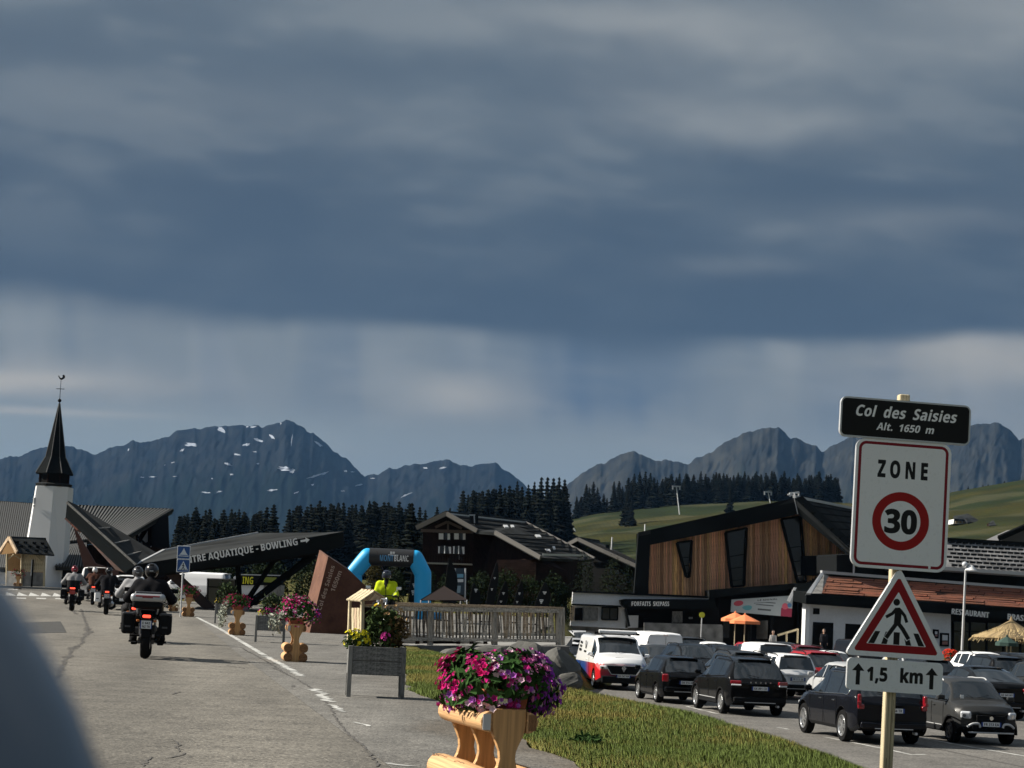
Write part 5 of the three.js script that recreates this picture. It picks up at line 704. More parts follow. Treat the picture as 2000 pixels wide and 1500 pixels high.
// ---------------------------------------------------------------- lamp post, round sign, parasols, straw umbrella
{
  const D = 118, p = onGround(1880, D), t = thing('street_lamp', 'slim grey street lamp with a globe head before the restaurant', 'lamp', p), top = at(1886, 1114, D); wpart('pole', rod(p.clone(), top, 0.09, 0.06), M.galv, t);
  wpart('lamp_arm', tubeOf([top.clone(), top.clone().add(V(0.1, 0.35, 0)), top.clone().add(V(0.3, 0.3, 0))], 0.03), M.galv, t); wpart('lamp_shade', [xf(new THREE.CylinderGeometry(0.1, 0.36, 0.3, 16), top.x + 0.3, top.y + 0.16, top.z)], M.white, t); wpart('globe', new THREE.SphereGeometry(0.17, 14, 10).translate(top.x - 0.05, top.y + 0.34, top.z), M.lens, t);
}
{
  const D = 138, p = onGround(1371, D), t = thing('round_sign', 'bright yellow disc sign on a thin pole before the ticket counter', 'sign', p), c = at(1371, 1201, D); wpart('pole', rod(p.clone(), c, 0.04), M.galv, t); wpart('disc', xf(new THREE.CylinderGeometry(0.19, 0.19, 0.04, 20).rotateX(Math.PI / 2), c.x, c.y, c.z + 0.05), std(rgb(0.75, 0.72, 0.05), 0.6), t);
}
function parasol(name, label, px, apY, eaveY, halfW, D, mat, group, straw) {
  const p = onGround(px, D), t = thing(name, label, 'parasol', p, 0.3, group), ya = at(px, apY, D).y - p.y, ye = at(px, eaveY, D).y - p.y, R = halfW * D / FOCAL;
  part('pole', rod(V(0, 0, 0), V(0, ya, 0), 0.035), M.paleWood, t); part('foot', new THREE.CylinderGeometry(0.3, 0.34, 0.1, 16).translate(0, 0.05, 0), M.concrete, t);
  if (straw) {
    const r = rngOf(3), G = []; part('thatch', new THREE.LatheGeometry([[0.02, ya + 0.25], [0.12, ya], [R * 0.5, mix(ya, ye, 0.6)], [R * 0.98, ye + 0.05], [R * 0.97, ye - 0.12], [R * 0.5, mix(ya, ye, 0.6) - 0.2]].map((q) => new THREE.Vector2(...q)), 28), mat, t);
    for (let i = 0; i < 420; i++) { const a = r() * 6.28, u = 0.35 + 0.65 * r(), x = R * u, y = mix(ya, ye, Math.pow(u, 0.8)) + 0.03, l = 0.3 + 0.25 * r(); G.push(rod(V(Math.cos(a) * x, y, Math.sin(a) * x), V(Math.cos(a) * (x + l * 0.75), y - l * 0.7, Math.sin(a) * (x + l * 0.75)), 0.02, 0.012, 4)); } part('straw', G, std(rgb(0.5, 0.38, 0.2), 0.95), t, 'stuff');
    return t;
  }
  const ring = []; for (let i = 0; i < 8; i++) { const a = i / 8 * 6.283 + 0.39; ring.push(V(Math.cos(a) * R, ye, Math.sin(a) * R)); }
  for (let i = 0; i < 8; i++) part('panel', [slab([V(0, ya, 0), ring[i], ring[(i + 1) % 8]], 0.015), slab([ring[i], ring[(i + 1) % 8], ring[(i + 1) % 8].clone().add(V(0, -0.16, 0)), ring[i].clone().add(V(0, -0.16, 0))], 0.012)], mat, t);
  for (const q of ring) part('rib', rod(V(0, ya - 0.03, 0), q.clone().add(V(0, -0.02, 0)), 0.012, 0.012, 5), M.paleWood, t); part('cap', new THREE.SphereGeometry(0.06, 10, 8).translate(0, ya + 0.03, 0), mat, t); return t;
}
parasol('parasol', 'orange parasol behind and left of its twin by the hall entrance', 1437, 1196, 1209, 27, 128, M.orange, 'orange parasols by the entrance');
parasol('parasol', 'orange parasol in front, right of its twin by the hall entrance', 1456, 1200, 1213.5, 29, 124, M.orange, 'orange parasols by the entrance');
parasol('straw_parasol', 'shaggy straw parasol on the restaurant terrace at the right edge', 1976, 1212, 1246, 76, 118, M.straw, null, true);
parasol('straw_parasol', 'second straw parasol, mostly hidden, just past the right edge', 2060, 1216, 1252, 60, 118, M.straw, null, true);
parasol('parasol', 'small dark green parasol in front of the straw one', 1968, 1243, 1256, 22, 112, std(rgb(0.02, 0.05, 0.04), 0.8));
// ================================================================ road signs
function face(shape, w, h, tex, rough = 0.45) { const g = uvBox(new THREE.ShapeGeometry(shape, 10), w, h); return [g, new THREE.MeshPhysicalMaterial({ map: tex, roughness: rough, specularIntensity: 0.6 })]; }
function fit(x, text, cx, base, w, cap, skew = 0, gap = 0) { x.save(); x.font = 'bold 100px sans-serif'; let tw = 0; const ws = [...text].map((c) => x.measureText(c).width); tw = gap ? ws.reduce((a, b) => a + b, 0) + gap * (text.length - 1) : x.measureText(text).width; x.translate(cx - w / 2, base); x.transform(w / tw, 0, -skew * cap / 72, cap / 72, 0, 0); x.strokeStyle = x.fillStyle; x.lineWidth = gap || cap > 130 ? 5 : 1.5; x.lineJoin = 'round'; if (!gap) { x.fillText(text, 0, 0); x.strokeText(text, 0, 0); } else { let p = 0; [...text].forEach((c, i) => { x.fillText(c, p, 0); x.strokeText(c, p, 0); p += ws[i] + gap; }); } x.restore(); }
const grime = (x, w, h, seed, n = 900) => { const r = rngOf(seed); for (let i = 0; i < n; i++) { x.fillStyle = `rgba(${40 + 60 * r()},${45 + 55 * r()},${40 + 40 * r()},${0.012 + 0.03 * r()})`; x.beginPath(); x.ellipse(r() * w, r() * h, 2 + 18 * r() * r(), 1 + 30 * r() * r(), 0, 0, 7); x.fill(); } for (let k = 0; k < h; k += 7) { x.fillStyle = 'rgba(0,0,0,0.02)'; x.fillRect(0, k, w, 1.4); } };
{
  const D = 14.6, p = at(1736, 1400, D); p.y = H(p.x, D); const t = thing('road_sign', 'wooden post with four road signs: pass name, zone thirty, crossing and distance', 'road sign', p); t.rotation.z = -1.3 * DEG; t.rotation.y = 0.10;
  const yOf = (py) => (at(1750, py, D).y - p.y);
  const top = yOf(768);
  const post = rb(0.078, top + 0.3, 0.078, 0.012, 0, (top - 0.3) / 2, -0.065); part('post', post, M.paleWood, t);
  const r = rngOf(9); part('post_split', [bx(0.004, 0.5, 0.004, 0.01, 0.5, -0.0262), bx(0.004, 0.34, 0.004, -0.012, 0.25, -0.0262), bx(0.003, 0.16, 0.004, 0.02, 0.75, -0.0262)], std(rgb(0.2, 0.15, 0.09), 0.9), t);
  const panel = (name, shape, w, h, y, tex, x = 0, z = 0) => { const g = new THREE.ExtrudeGeometry(shape, { depth: 0.026, bevelEnabled: true, bevelSize: 0.004, bevelThickness: 0.004, bevelOffset: -0.004, bevelSegments: 2, curveSegments: 10 }).translate(0, 0, -0.03); const m = part(name, g, M.aluminium, t); m.position.set(x, y, z); const [fg, fm] = face(shape, w, h, tex); const f = part('sign_face', fg.translate(0, 0, 0.0022), fm, m); for (const s of [-1, 1]) part('bracket', bx(0.09, 0.03, 0.03, 0, s * h * 0.28 - (name === 'crossing_panel' ? 0.1 : 0), -0.045), M.galv, m); return m; };
  const S = D / FOCAL, W = (px) => px * S;
  // name of the pass
  { const w = W(262), h = W(79), tex = canvasTex(1024, 309, (x, a, b) => { x.fillStyle = '#b9bec0'; x.fillRect(0, 0, a, b); x.fillStyle = '#040506'; x.beginPath(); x.roundRect(13, 13, a - 26, b - 26, 34); x.fill(); x.fillStyle = '#eef0f0'; fit(x, 'Col  des  Saisies', 508, 142, 800, 84, 0.22); fit(x, 'Alt.  1650  m', 512, 240, 452, 56, 0.22); grime(x, a, b, 3, 300); }); panel('name_panel', roundRect(w, h, W(13)), w, h, yOf(821), tex, 0.0, 0.012); }
  // zone thirty
  { const w = W(191), h = W(252), tex = canvasTex(1024, 1350, (x, a, b) => { x.fillStyle = '#e9ecec'; x.fillRect(0, 0, a, b); x.strokeStyle = '#7d1020'; x.lineWidth = 30; x.beginPath(); x.roundRect(44, 44, a - 88, b - 88, 66); x.stroke(); x.fillStyle = '#0c0d0f'; fit(x, 'ZONE', 512, 392, 545, 172, 0, 26); x.beginPath(); x.arc(512, 845, 305, 0, 7); x.fillStyle = '#9a1010'; x.fill(); x.beginPath(); x.arc(512, 845, 212, 0, 7); x.fillStyle = '#e9ecec'; x.fill(); x.fillStyle = '#0c0d0f'; fit(x, '30', 514, 965, 352, 236); grime(x, a, b, 5); x.fillStyle = '#e9ecec'; x.fillRect(830, b - 62, 26, 30); }); panel('zone_panel', roundRect(w, h, W(20)), w, h, yOf(986), tex, 0, 0.006); }
  // crossing warning
  {
    const s = 0.74, hh = s * 0.866, rr = 0.055, sh = new THREE.Shape(), V2 = [[-s / 2, 0], [s / 2, 0], [0, hh]];
    const off = (a, b, d) => { const l = Math.hypot(b[0] - a[0], b[1] - a[1]); return [a[0] + (b[0] - a[0]) / l * d, a[1] + (b[1] - a[1]) / l * d]; };
    for (let i = 0; i < 3; i++) { const pv = V2[(i + 2) % 3], c = V2[i], nx = V2[(i + 1) % 3], a = off(c, pv, rr), b = off(c, nx, rr); i ? sh.lineTo(...a) : sh.moveTo(...a); sh.quadraticCurveTo(c[0], c[1], b[0], b[1]); }
    const tex = canvasTex(1024, 1024, (x) => {
      const k = 1024 / s, X = (m) => 512 + m * k, Y = (m) => 955 - m * k, tri = (i, rad, col) => { const q = i * k, a = [X(-s / 2) + q * 1.732, Y(0) - q], b = [X(s / 2) - q * 1.732, Y(0) - q], c = [512, Y(hh) + q * 2]; x.fillStyle = col; x.beginPath(); x.moveTo((a[0] + b[0]) / 2, a[1]); x.arcTo(b[0], b[1], c[0], c[1], rad); x.arcTo(c[0], c[1], a[0], a[1], rad); x.arcTo(a[0], a[1], b[0], b[1], rad); x.closePath(); x.fill(); };
      x.fillStyle = '#e9ecec'; x.fillRect(0, 0, 1024, 1024); tri(0.034, 22, '#8f0c18'); tri(0.088, 6, '#e9ecec');
      const q = S * k, P = (a, h) => [512 + a * q, 955 - h * q]; x.strokeStyle = x.fillStyle = '#0a0b0d';
      for (const [a, b, c, d] of [[-43, -33, -56, -44], [-22, -13, -30, -19], [-6, 6, -6, 6], [13, 22, 19, 30], [33, 43, 44, 56]]) { x.beginPath(); x.moveTo(...P(a, 49)); x.lineTo(...P(b, 49)); x.lineTo(...P(d, 25)); x.lineTo(...P(c, 25)); x.closePath(); x.fill(); }
      const limb = (pts, w, col = '#0a0b0d') => { x.strokeStyle = col; x.lineCap = 'butt'; x.lineJoin = 'round'; x.lineWidth = w * q; x.beginPath(); pts.forEach((p, i) => i ? x.lineTo(...P(...p)) : x.moveTo(...P(...p))); x.stroke(); };
      for (const [e, col] of [[3, '#e9ecec'], [0, '#0a0b0d']]) { x.fillStyle = col; limb([[0, 68], [-9, 55], [-21, 37 - e / 2]], 8 + e, col); limb([[1, 68], [12, 55], [24, 37 - e / 2]], 8 + e, col); }
      limb([[-4, 93], [-10, 85], [-23, 77]], 6); limb([[5, 92], [14, 82], [19, 69]], 6); x.fillStyle = '#0a0b0d'; x.beginPath(); [[-6, 96], [4, 97], [8, 92], [7, 66], [-7, 66], [-6, 80]].forEach((p, i) => i ? x.lineTo(...P(...p)) : x.moveTo(...P(...p))); x.closePath(); x.fill(); x.beginPath(); x.arc(...P(-3, 107), 6.6 * q, 0, 7); x.fill(); grime(x, 1024, 1024, 7, 700);
    });
    const g = uvBox(new THREE.ShapeGeometry(sh, 8), s, s); { const u = g.attributes.uv, pp = g.attributes.position; for (let i = 0; i < u.count; i++) u.setXY(i, pp.getX(i) / s + 0.5, pp.getY(i) / s + 69 / 1024); }
    const e = new THREE.ExtrudeGeometry(sh, { depth: 0.03, bevelEnabled: true, bevelSize: 0.004, bevelThickness: 0.004, bevelOffset: -0.004, bevelSegments: 2, curveSegments: 8 }).translate(0, 0, -0.034);
    const m = part('crossing_panel', e, M.aluminium, t); m.position.set(0.012, yOf(1284.5), 0); part('sign_face', g.translate(0, 0, 0.0022), new THREE.MeshPhysicalMaterial({ map: tex, roughness: 0.45, specularIntensity: 0.6 }), m); part('bracket', bx(0.09, 0.03, 0.03, -0.01, 0.2, -0.05), M.galv, m);
  }
  // distance
  { const w = W(190), h = W(62), tex = canvasTex(1024, 345, (x, a, b) => { x.fillStyle = '#e6e9e9'; x.fillRect(0, 0, a, b); x.fillStyle = '#0b0c0e'; for (const ax of [118, 905]) { x.beginPath(); [[0, 62], [66, 142], [22, 142], [22, 292], [-22, 292], [-22, 142], [-66, 142]].forEach(([u, v], i) => i ? x.lineTo(ax + u, v - 6) : x.moveTo(ax + u, v - 6)); x.fill(); } fit(x, '1,5', 322, 232, 226, 142); fit(x, 'km', 690, 232, 262, 142); grime(x, a, b, 11, 400); }); panel('distance_panel', roundRect(w, h, W(10)), w, h, yOf(1321), tex, 0.012, 0.004); }
}
{
  const D = 80, p = onGround(354, D), t = thing('road_sign', 'two blue square signs, road hump above crossing, on a thin pole', 'road sign', p);
  const top = at(359, 1066, D), s = 25.5 * D / FOCAL;
  wpart('pole', rod(p.clone(), top.clone().setZ(top.z - 0.06), 0.03), M.galv, t);
  const pic = (k) => canvasTex(256, 256, (x) => { x.fillStyle = '#c9d2d8'; x.fillRect(0, 0, 256, 256); x.fillStyle = '#1c4a86'; x.beginPath(); x.roundRect(12, 12, 232, 232, 18); x.fill(); x.fillStyle = '#c9d2d8'; if (k) { x.beginPath(); x.moveTo(128, 34); x.lineTo(222, 214); x.lineTo(34, 214); x.fill(); x.strokeStyle = '#10161c'; x.lineWidth = 14; x.beginPath(); x.moveTo(128, 100); x.lineTo(128, 150); x.lineTo(104, 196); x.moveTo(128, 150); x.lineTo(154, 196); x.moveTo(104, 132); x.lineTo(128, 112); x.lineTo(152, 138); x.stroke(); x.fillStyle = '#10161c'; x.beginPath(); x.arc(128, 88, 11, 0, 7); x.fill(); for (let i = 0; i < 5; i++) x.fillRect(62 + i * 30, 190, 14, 22); } else { x.beginPath(); x.moveTo(128, 40); x.quadraticCurveTo(176, 150, 216, 176); x.lineTo(40, 176); x.quadraticCurveTo(80, 150, 128, 40); x.fill(); x.beginPath(); x.moveTo(30, 186); x.quadraticCurveTo(128, 196, 226, 186); x.lineTo(226, 206); x.lineTo(30, 206); x.fill(); } });
  [[359, 1079, 0], [358, 1105, 1]].forEach(([x, y, k]) => { const c = at(x, y, D), m = wpart(k ? 'crossing_panel' : 'hump_panel', rb(s, s, 0.03, 0.012, c.x, c.y, c.z), M.aluminium, t); const g = uvBox(new THREE.ShapeGeometry(roundRect(s * 0.97, s * 0.97, 0.03), 4), s, s).translate(c.x - p.x, c.y - p.y, c.z - p.z + 0.018); part('sign_face', g, std(rgb(1, 1, 1), 0.5, { map: pic(k) }), m); });
}
// ================================================================ flower stands and planters
const petal = (() => { const P = [], n = 10, q = []; for (let i = 0; i < n; i++) { const a = i / n * 6.283, r = i % 2 ? 0.0135 : 0.019; q.push([Math.cos(a) * r, Math.sin(a) * r, 0.006]); } for (let i = 0; i < n; i++) P.push(0, 0, -0.006, ...q[i], ...q[(i + 1) % n]); const g = new THREE.BufferGeometry(); g.setAttribute('position', new THREE.Float32BufferAttribute(P, 3)); g.computeVertexNormals(); return g; })();
const leafGeo = (() => { const g = new THREE.BufferGeometry(); g.setAttribute('position', new THREE.Float32BufferAttribute([0, 0, 0, 0.014, 0.026, 0.004, 0, 0.055, -0.006, 0, 0, 0, 0, 0.055, -0.006, -0.014, 0.026, 0.004], 3)); g.computeVertexNormals(); return g; })();
const instMat = dull(rgb(1, 1, 1), { side: THREE.DoubleSide });
function scatter(name, geo, items, parent, mat = instMat) { // items: [position, direction, scale, colour]
  const im = new THREE.InstancedMesh(geo, mat, items.length), m = new THREE.Matrix4(), q = new THREE.Quaternion(), c = new THREE.Color(), z = V(0, 0, 1);
  items.forEach(([p, d, s, k], i) => { q.setFromUnitVectors(z, d.clone().normalize()); q.multiply(new THREE.Quaternion().setFromAxisAngle(z, (i * 2.399) % 6.283)); im.setMatrixAt(i, m.compose(p, q, V(s, s, s))); im.setColorAt(i, k); });
  im.name = name; im.userData.kind = 'stuff'; im.castShadow = im.receiveShadow = true; parent.add(im); return im;
}
function flowerMass(t, seed, cx, cy, rx, ry, rz, nb, nl, colourAt, trail) {
  const r = rngOf(seed), B = [], L = [];
  for (let i = 0; i < nl; i++) { const d = V(r() - 0.5, r() * 0.9 - 0.28, r() - 0.5).normalize(), k = 0.35 + 0.62 * Math.cbrt(r()), lump = 0.66 + 0.66 * fbm(d.x * 2.4 + 5, d.z * 2.4 + d.y * 2.4, 2, seed), p = V(cx + d.x * rx * k * lump, cy + d.y * ry * k * lump, d.z * rz * k * lump), g = 0.5 + 0.9 * r(); L.push([p, V(d.x + r() - 0.5, d.y + r() - 0.5, d.z + r() - 0.5), 0.8 + 0.9 * r(), rgb(0.032 * g, 0.075 * g, 0.02 * g)]); }
  for (let i = 0; i < nb; i++) { const d = V(r() - 0.5, r() * 0.95 - 0.30, r() - 0.5).normalize(), n = vnoise(d.x * 3.2 + 9, d.z * 3.2 + d.y * 4, seed + 3); if (n < 0.33 || r() < 0.35 * vnoise(d.x * 9, d.z * 9 + d.y * 9, seed + 8)) continue; const lump = (0.66 + 0.66 * fbm(d.x * 2.4 + 5, d.z * 2.4 + d.y * 2.4, 2, seed)) * (0.90 + 0.16 * r()), p = V(cx + d.x * rx * lump, cy + d.y * ry * lump, d.z * rz * lump); B.push([p, V(d.x + (r() - 0.5) * 0.9, d.y + 0.25 + (r() - 0.5) * 0.6, d.z + (r() - 0.5) * 0.9), 0.75 + 0.55 * r(), colourAt(d, r)]); }
  if (trail) for (let k = 0; k < trail.n; k++) { const x = cx - rx * (0.55 + 0.4 * r()), z = (r() - 0.5) * rz * 1.5, len = trail.len * (0.4 + 0.6 * r()); for (let i = 0; i < 9; i++) { const u = i / 9, p = V(x - 0.10 * Math.sin(u * 2.2) + (r() - 0.5) * 0.04, cy - u * len, z + (r() - 0.5) * 0.04), g = 0.6 + 0.6 * r(); L.push([p, V(r() - 0.7, r() - 0.3, r() - 0.3), 1 + r(), rgb(0.30 * g, 0.32 * g, 0.27 * g)]); } }
  scatter('leaves', leafGeo, L, t); scatter('blossoms', petal, B, t);
}
const magenta = (d, r) => { const k = r(); return k < 0.55 ? rgb(0.42 + 0.12 * r(), 0.015, 0.13 + 0.07 * r()) : k < 0.8 ? rgb(0.55, 0.09, 0.26) : rgb(0.28, 0.01, 0.10); };
const mixedPink = (d, r) => { const k = r(); if (d.x < -0.35 && d.y > -0.1) return magenta(d, r); if (d.x < -0.1 && d.z > 0.4 && k < 0.28) return rgb(0.66, 0.42 + 0.2 * r(), 0.40 + 0.15 * r()); if (d.x > 0.45 && k < 0.65) return rgb(0.24 + 0.1 * r(), 0.05, 0.34 + 0.1 * r()); return k < 0.30 ? rgb(0.52, 0.17, 0.36) : k < 0.62 ? rgb(0.36, 0.02, 0.15) : k < 0.88 ? rgb(0.30, 0.09, 0.34) : rgb(0.62, 0.42, 0.52); };
function logGeo(r0, L, seed) { // rough round log along z
  const g = new THREE.CylinderGeometry(r0, r0, L, 18, 10, true); g.rotateX(Math.PI / 2); const p = g.attributes.position; for (let i = 0; i < p.count; i++) { const a = Math.atan2(p.getY(i), p.getX(i)), z = p.getZ(i), e = 1 + (fbm(a * 1.3 + 4, z * 2.2, 3, seed) - 0.5) * 0.16 - 0.10 * sstep(L * 0.42, L * 0.5, Math.abs(z)); p.setX(i, p.getX(i) * e); p.setY(i, p.getY(i) * e); } g.computeVertexNormals(); return g;
}
const boardShape = (() => { const q = [[0.10, 0.66], [0.102, 0.57], [0.092, 0.515], [0.066, 0.46], [0.050, 0.42], [0.046, 0.38], [0.056, 0.335], [0.082, 0.285], [0.115, 0.235], [0.14, 0.19], [0.14, 0.0]]; return [...q, ...q.map(([x, y]) => [-x, y]).reverse()]; })();
function stand(label, pos, turn, L, seed, col, opt = {}) {
  const t = thing('flower_stand', label, 'flower stand', pos, turn, 'log flower stands along the road edge');
  const spots = L > 0.9 ? [-L / 2 + 0.07, 0.02, L / 2 - 0.03] : [-L / 2 + 0.07, L / 2 - 0.03];
  for (const z of spots) part('support_board', extrude(boardShape, 0.05, 0.006).translate(0, 0, z), M.pine, t);
  for (const s of [-1, 1]) for (const [x, y] of [[0.135, 0.083], [0.138, 0.245]]) { const lg = part('log', logGeo(0.083, L * 1.08, seed + x * 100 + y * 10 + s).translate(s * x, y, 0), M.pineLog, t); for (const e of [-1, 1]) part('log_end', new THREE.CylinderGeometry(0.073, 0.076, 0.012, 18).rotateX(Math.PI / 2).translate(s * x, y, e * L * 0.54), e > 0 ? M.logEnd : M.pine, lg); }
  if (L > 0.9) { const r = rngOf(seed + 5), cm = std(rgb(0.16, 0.08, 0.035), 0.9); for (let k = 0; k < 12; k++) { const s = k % 3 ? -1 : 1, hi = k % 2, a = 0.5 + 1.9 * r(), x0 = s * (hi ? 0.138 : 0.135), y0 = hi ? 0.245 : 0.083, z0 = (r() - 0.5) * L, l = 0.1 + 0.25 * r(), pts = []; for (let i = 0; i <= 5; i++) { const aa = a + (r() - 0.5) * 0.16; pts.push(V(x0 - s * -Math.cos(aa) * 0.0835, y0 + Math.sin(aa) * 0.0835, z0 + l * (i / 5 - 0.5))); } part('log_crack', tubeOf(pts, 0.0032, 10, 4), cm, t); } }
  // half-round rails either side of the boards
  for (const s of [-1, 1]) { const sh = new THREE.Shape(); sh.absarc(0, 0, 0.054, -Math.PI / 2, Math.PI / 2); const g = new THREE.ExtrudeGeometry(sh, { depth: L * 1.0, bevelEnabled: true, bevelSize: 0.006, bevelThickness: 0.006, curveSegments: 9 }).translate(0, 0, -L / 2); if (s < 0) g.rotateZ(Math.PI); const rl = part('rail', g.translate(s * 0.110, 0.585, 0), M.pineLog, t); part('rail_end', bx(0.045, 0.09, 0.006, s * 0.136, 0.585, L * 0.5 + 0.01), s < 0 ? M.galv : M.logEnd, rl); }
  part('pot', [extrude([[-0.10, 0], [0.10, 0], [0.13, 0.17], [0.14, 0.17], [0.14, 0.19], [-0.14, 0.19], [-0.14, 0.17], [-0.13, 0.17]], L * 0.86, 0.006).translate(0, 0.575, 0)], M.terracotta, t);
  part('soil', bx(0.24, 0.02, L * 0.84, 0, 0.75, 0), M.crack, t);
  flowerMass(t, seed, opt.cx ?? 0, opt.cy ?? 0.82, opt.rx ?? 0.40, opt.ry ?? 0.25, opt.rz ?? L * 0.55, opt.nb ?? 620, opt.nl ?? 900, col, opt.trail);
  return t;
}
const gy = (x, D) => V(x, H(x, D), -D);
stand('nearest flower stand, bursting with magenta, pink and white petunias', gy(-0.07, 13.55), 0.27, 1.02, 71, mixedPink, { cx: 0.03, cy: 0.755, rx: 0.325, ry: 0.22, rz: 0.56, nb: 2300, nl: 3400 }).scale.setScalar(1.1);
const fs2 = stand('log flower stand of magenta petunias left of the nearest grey planter', gnd(574, 1292), 0.16, 0.7, 72, (d, r) => (d.x > 0.5 && r() < 0.5 ? rgb(0.24, 0.05, 0.33) : r() < 0.18 ? rgb(0.7, 0.42, 0.55) : magenta(d, r)), { cx: 0.02, cy: 0.86, rx: 0.40, ry: 0.29, rz: 0.46, nb: 640, nl: 900, trail: { n: 22, len: 0.5 } }); fs2.scale.setScalar(1.14);
const fs3 = stand('log flower stand with a silvery trailing mass, third along the road', V(at(462, 1236, 60).x, H(-8, 60), -60), 0.16, 0.75, 73, (d, r) => rgb(0.32 + 0.1 * r(), 0.02, 0.11), { cx: -0.02, cy: 0.84, rx: 0.38, ry: 0.22, rz: 0.42, nb: 380, nl: 520, trail: { n: 50, len: 0.75 } }); fs3.scale.setScalar(1.12);
const fs4 = stand('log flower stand of dark red petunias under the two blue signs', V(at(367, 1206, 82).x, H(-13, 82), -82), 0.16, 0.75, 74, (d, r) => rgb(0.26 + 0.08 * r(), 0.02, 0.09), { cx: 0, cy: 0.86, rx: 0.42, ry: 0.22, rz: 0.4, nb: 320, nl: 420, trail: { n: 30, len: 0.6 } }); fs4.scale.setScalar(1.15);
stand('log flower stand with red blooms at the foot of the timber kiosk', onGround(32, 158), 0.2, 0.8, 75, (d, r) => rgb(0.3, 0.02, 0.06), { nb: 160, nl: 220 }).scale.setScalar(1.5);
stand('log flower stand half hidden behind the nearest touring rider, by the leaning beam', V(at(338, 1200, 92).x, H(-15, 92), -92), 0.16, 0.75, 76, (d, r) => rgb(0.55, 0.5, 0.48), { nb: 160, nl: 260, trail: { n: 40, len: 0.7 } });
function planter(label, pos, turn, plants, w = 0.80, d = 0.52) {
  const t = thing('planter', label, 'planter', pos, turn, 'grey timber planters on legs'), y0 = 0.31, y1 = 0.70;
  for (const [s, z] of [[1, d / 2], [-1, -d / 2]]) for (let k = 0; k < 2; k++) part('plank', rb(w - 0.09, 0.188, 0.028, 0.004, 0, y0 + 0.095 + k * 0.196, z), M.planterWood, t);
  for (const s of [-1, 1]) for (let k = 0; k < 2; k++) part('plank', rb(0.028, 0.188, d - 0.06, 0.004, s * (w / 2 - 0.02), y0 + 0.095 + k * 0.196, 0), M.planterWood, t);
  for (const sx of [-1, 1]) for (const sz of [-1, 1]) part('leg', rb(0.062, y1, 0.062, 0.006, sx * (w / 2 - 0.035), y1 / 2, sz * (d / 2 - 0.01)), sx < 0 && sz > 0 ? M.planterPost : M.planterWood, t);
  part('soil', bx(w - 0.1, 0.03, d - 0.05, 0, y1 - 0.05, 0), M.crack, t); plants(t, y1); return t;
}
function bushy(seed, n, x0, y0, z0, rx, ry, rz, base, s = 1.3) { const r = rngOf(seed), L = []; for (let i = 0; i < n; i++) { const d = V(r() - 0.5, r() - 0.42, r() - 0.5).normalize(), k = Math.cbrt(r()), lump = 0.7 + 0.5 * fbm(d.x * 2 + 3, d.y * 2 + d.z * 2, 2, seed), g = 0.45 + 0.95 * r(); L.push([V(x0 + d.x * rx * k * lump, y0 + d.y * ry * k * lump, z0 + d.z * rz * k * lump), V(r() - 0.5, r() - 0.2, r() - 0.3), s * (0.7 + 0.8 * r()), rgb(base.r * g, base.g * g, base.b * g)]); } return L; }
const flowersAt = (seed, n, x0, y0, z0, rx, ry, rz, c, s) => { const r = rngOf(seed), L = []; for (let i = 0; i < n; i++) { const d = V(r() - 0.5, r() - 0.3, r() - 0.3).normalize(), g = 0.8 + 0.4 * r(); L.push([V(x0 + d.x * rx, y0 + d.y * ry, z0 + d.z * rz), V(d.x, d.y + 0.2, d.z + 0.4), s * (0.7 + 0.6 * r()), rgb(c.r * g, c.g * g, c.b * g)]); } return L; };
planter('nearest grey planter, tall green dahlias, yellow daisies and one pink bloom', gnd(731, 1362), 0.10, (t, y) => {
  const green = rgb(0.055, 0.085, 0.03); scatter('leaves', leafGeo, [...bushy(81, 700, 0.06, y + 0.22, 0, 0.26, 0.34, 0.2, green, 1.5), ...bushy(82, 300, -0.28, y + 0.06, 0.05, 0.18, 0.13, 0.2, green), ...bushy(84, 300, 0.24, y + 0.18, 0, 0.16, 0.28, 0.2, rgb(0.11, 0.075, 0.035), 1.4)], t);
  scatter('blossoms', petal, [...flowersAt(85, 46, -0.28, y + 0.09, 0.08, 0.20, 0.13, 0.2, rgb(0.62, 0.55, 0.03), 1.3), ...flowersAt(86, 12, 0.10, y + 0.14, 0.2, 0.05, 0.05, 0.05, rgb(0.55, 0.06, 0.30), 1.6), ...flowersAt(87, 26, 0.2, y + 0.42, 0, 0.2, 0.16, 0.15, rgb(0.42, 0.28, 0.14), 1.1), ...flowersAt(88, 4, -0.02, y + 0.54, 0.05, 0.04, 0.03, 0.03, rgb(0.65, 0.5, 0.05), 1.6)], t);
});
planter('middle grey planter with a dark bush, half behind the magenta flower stand', gnd(526, 1255), 0.12, (t, y) => { scatter('leaves', leafGeo, bushy(91, 520, 0.05, y + 0.22, 0, 0.36, 0.34, 0.26, rgb(0.05, 0.07, 0.035), 1.8), t); scatter('blossoms', petal, [...flowersAt(92, 40, -0.05, y + 0.10, 0.2, 0.28, 0.1, 0.08, rgb(0.42, 0.03, 0.2), 1.3), ...flowersAt(93, 20, -0.25, y + 0.06, 0.1, 0.1, 0.08, 0.1, rgb(0.6, 0.55, 0.1), 1.2)], t); });
planter('furthest grey planter with a thin bush, beside the white trailer', V(at(440, 1218, 73).x, H(-10, 73), -73), 0.14, (t, y) => { scatter('leaves', leafGeo, bushy(95, 460, 0, y + 0.3, 0, 0.4, 0.5, 0.28, rgb(0.045, 0.065, 0.03), 2), t); scatter('blossoms', petal, flowersAt(96, 14, -0.3, y + 0.1, 0.1, 0.12, 0.1, 0.1, rgb(0.5, 0.4, 0.1), 1.4), t); });
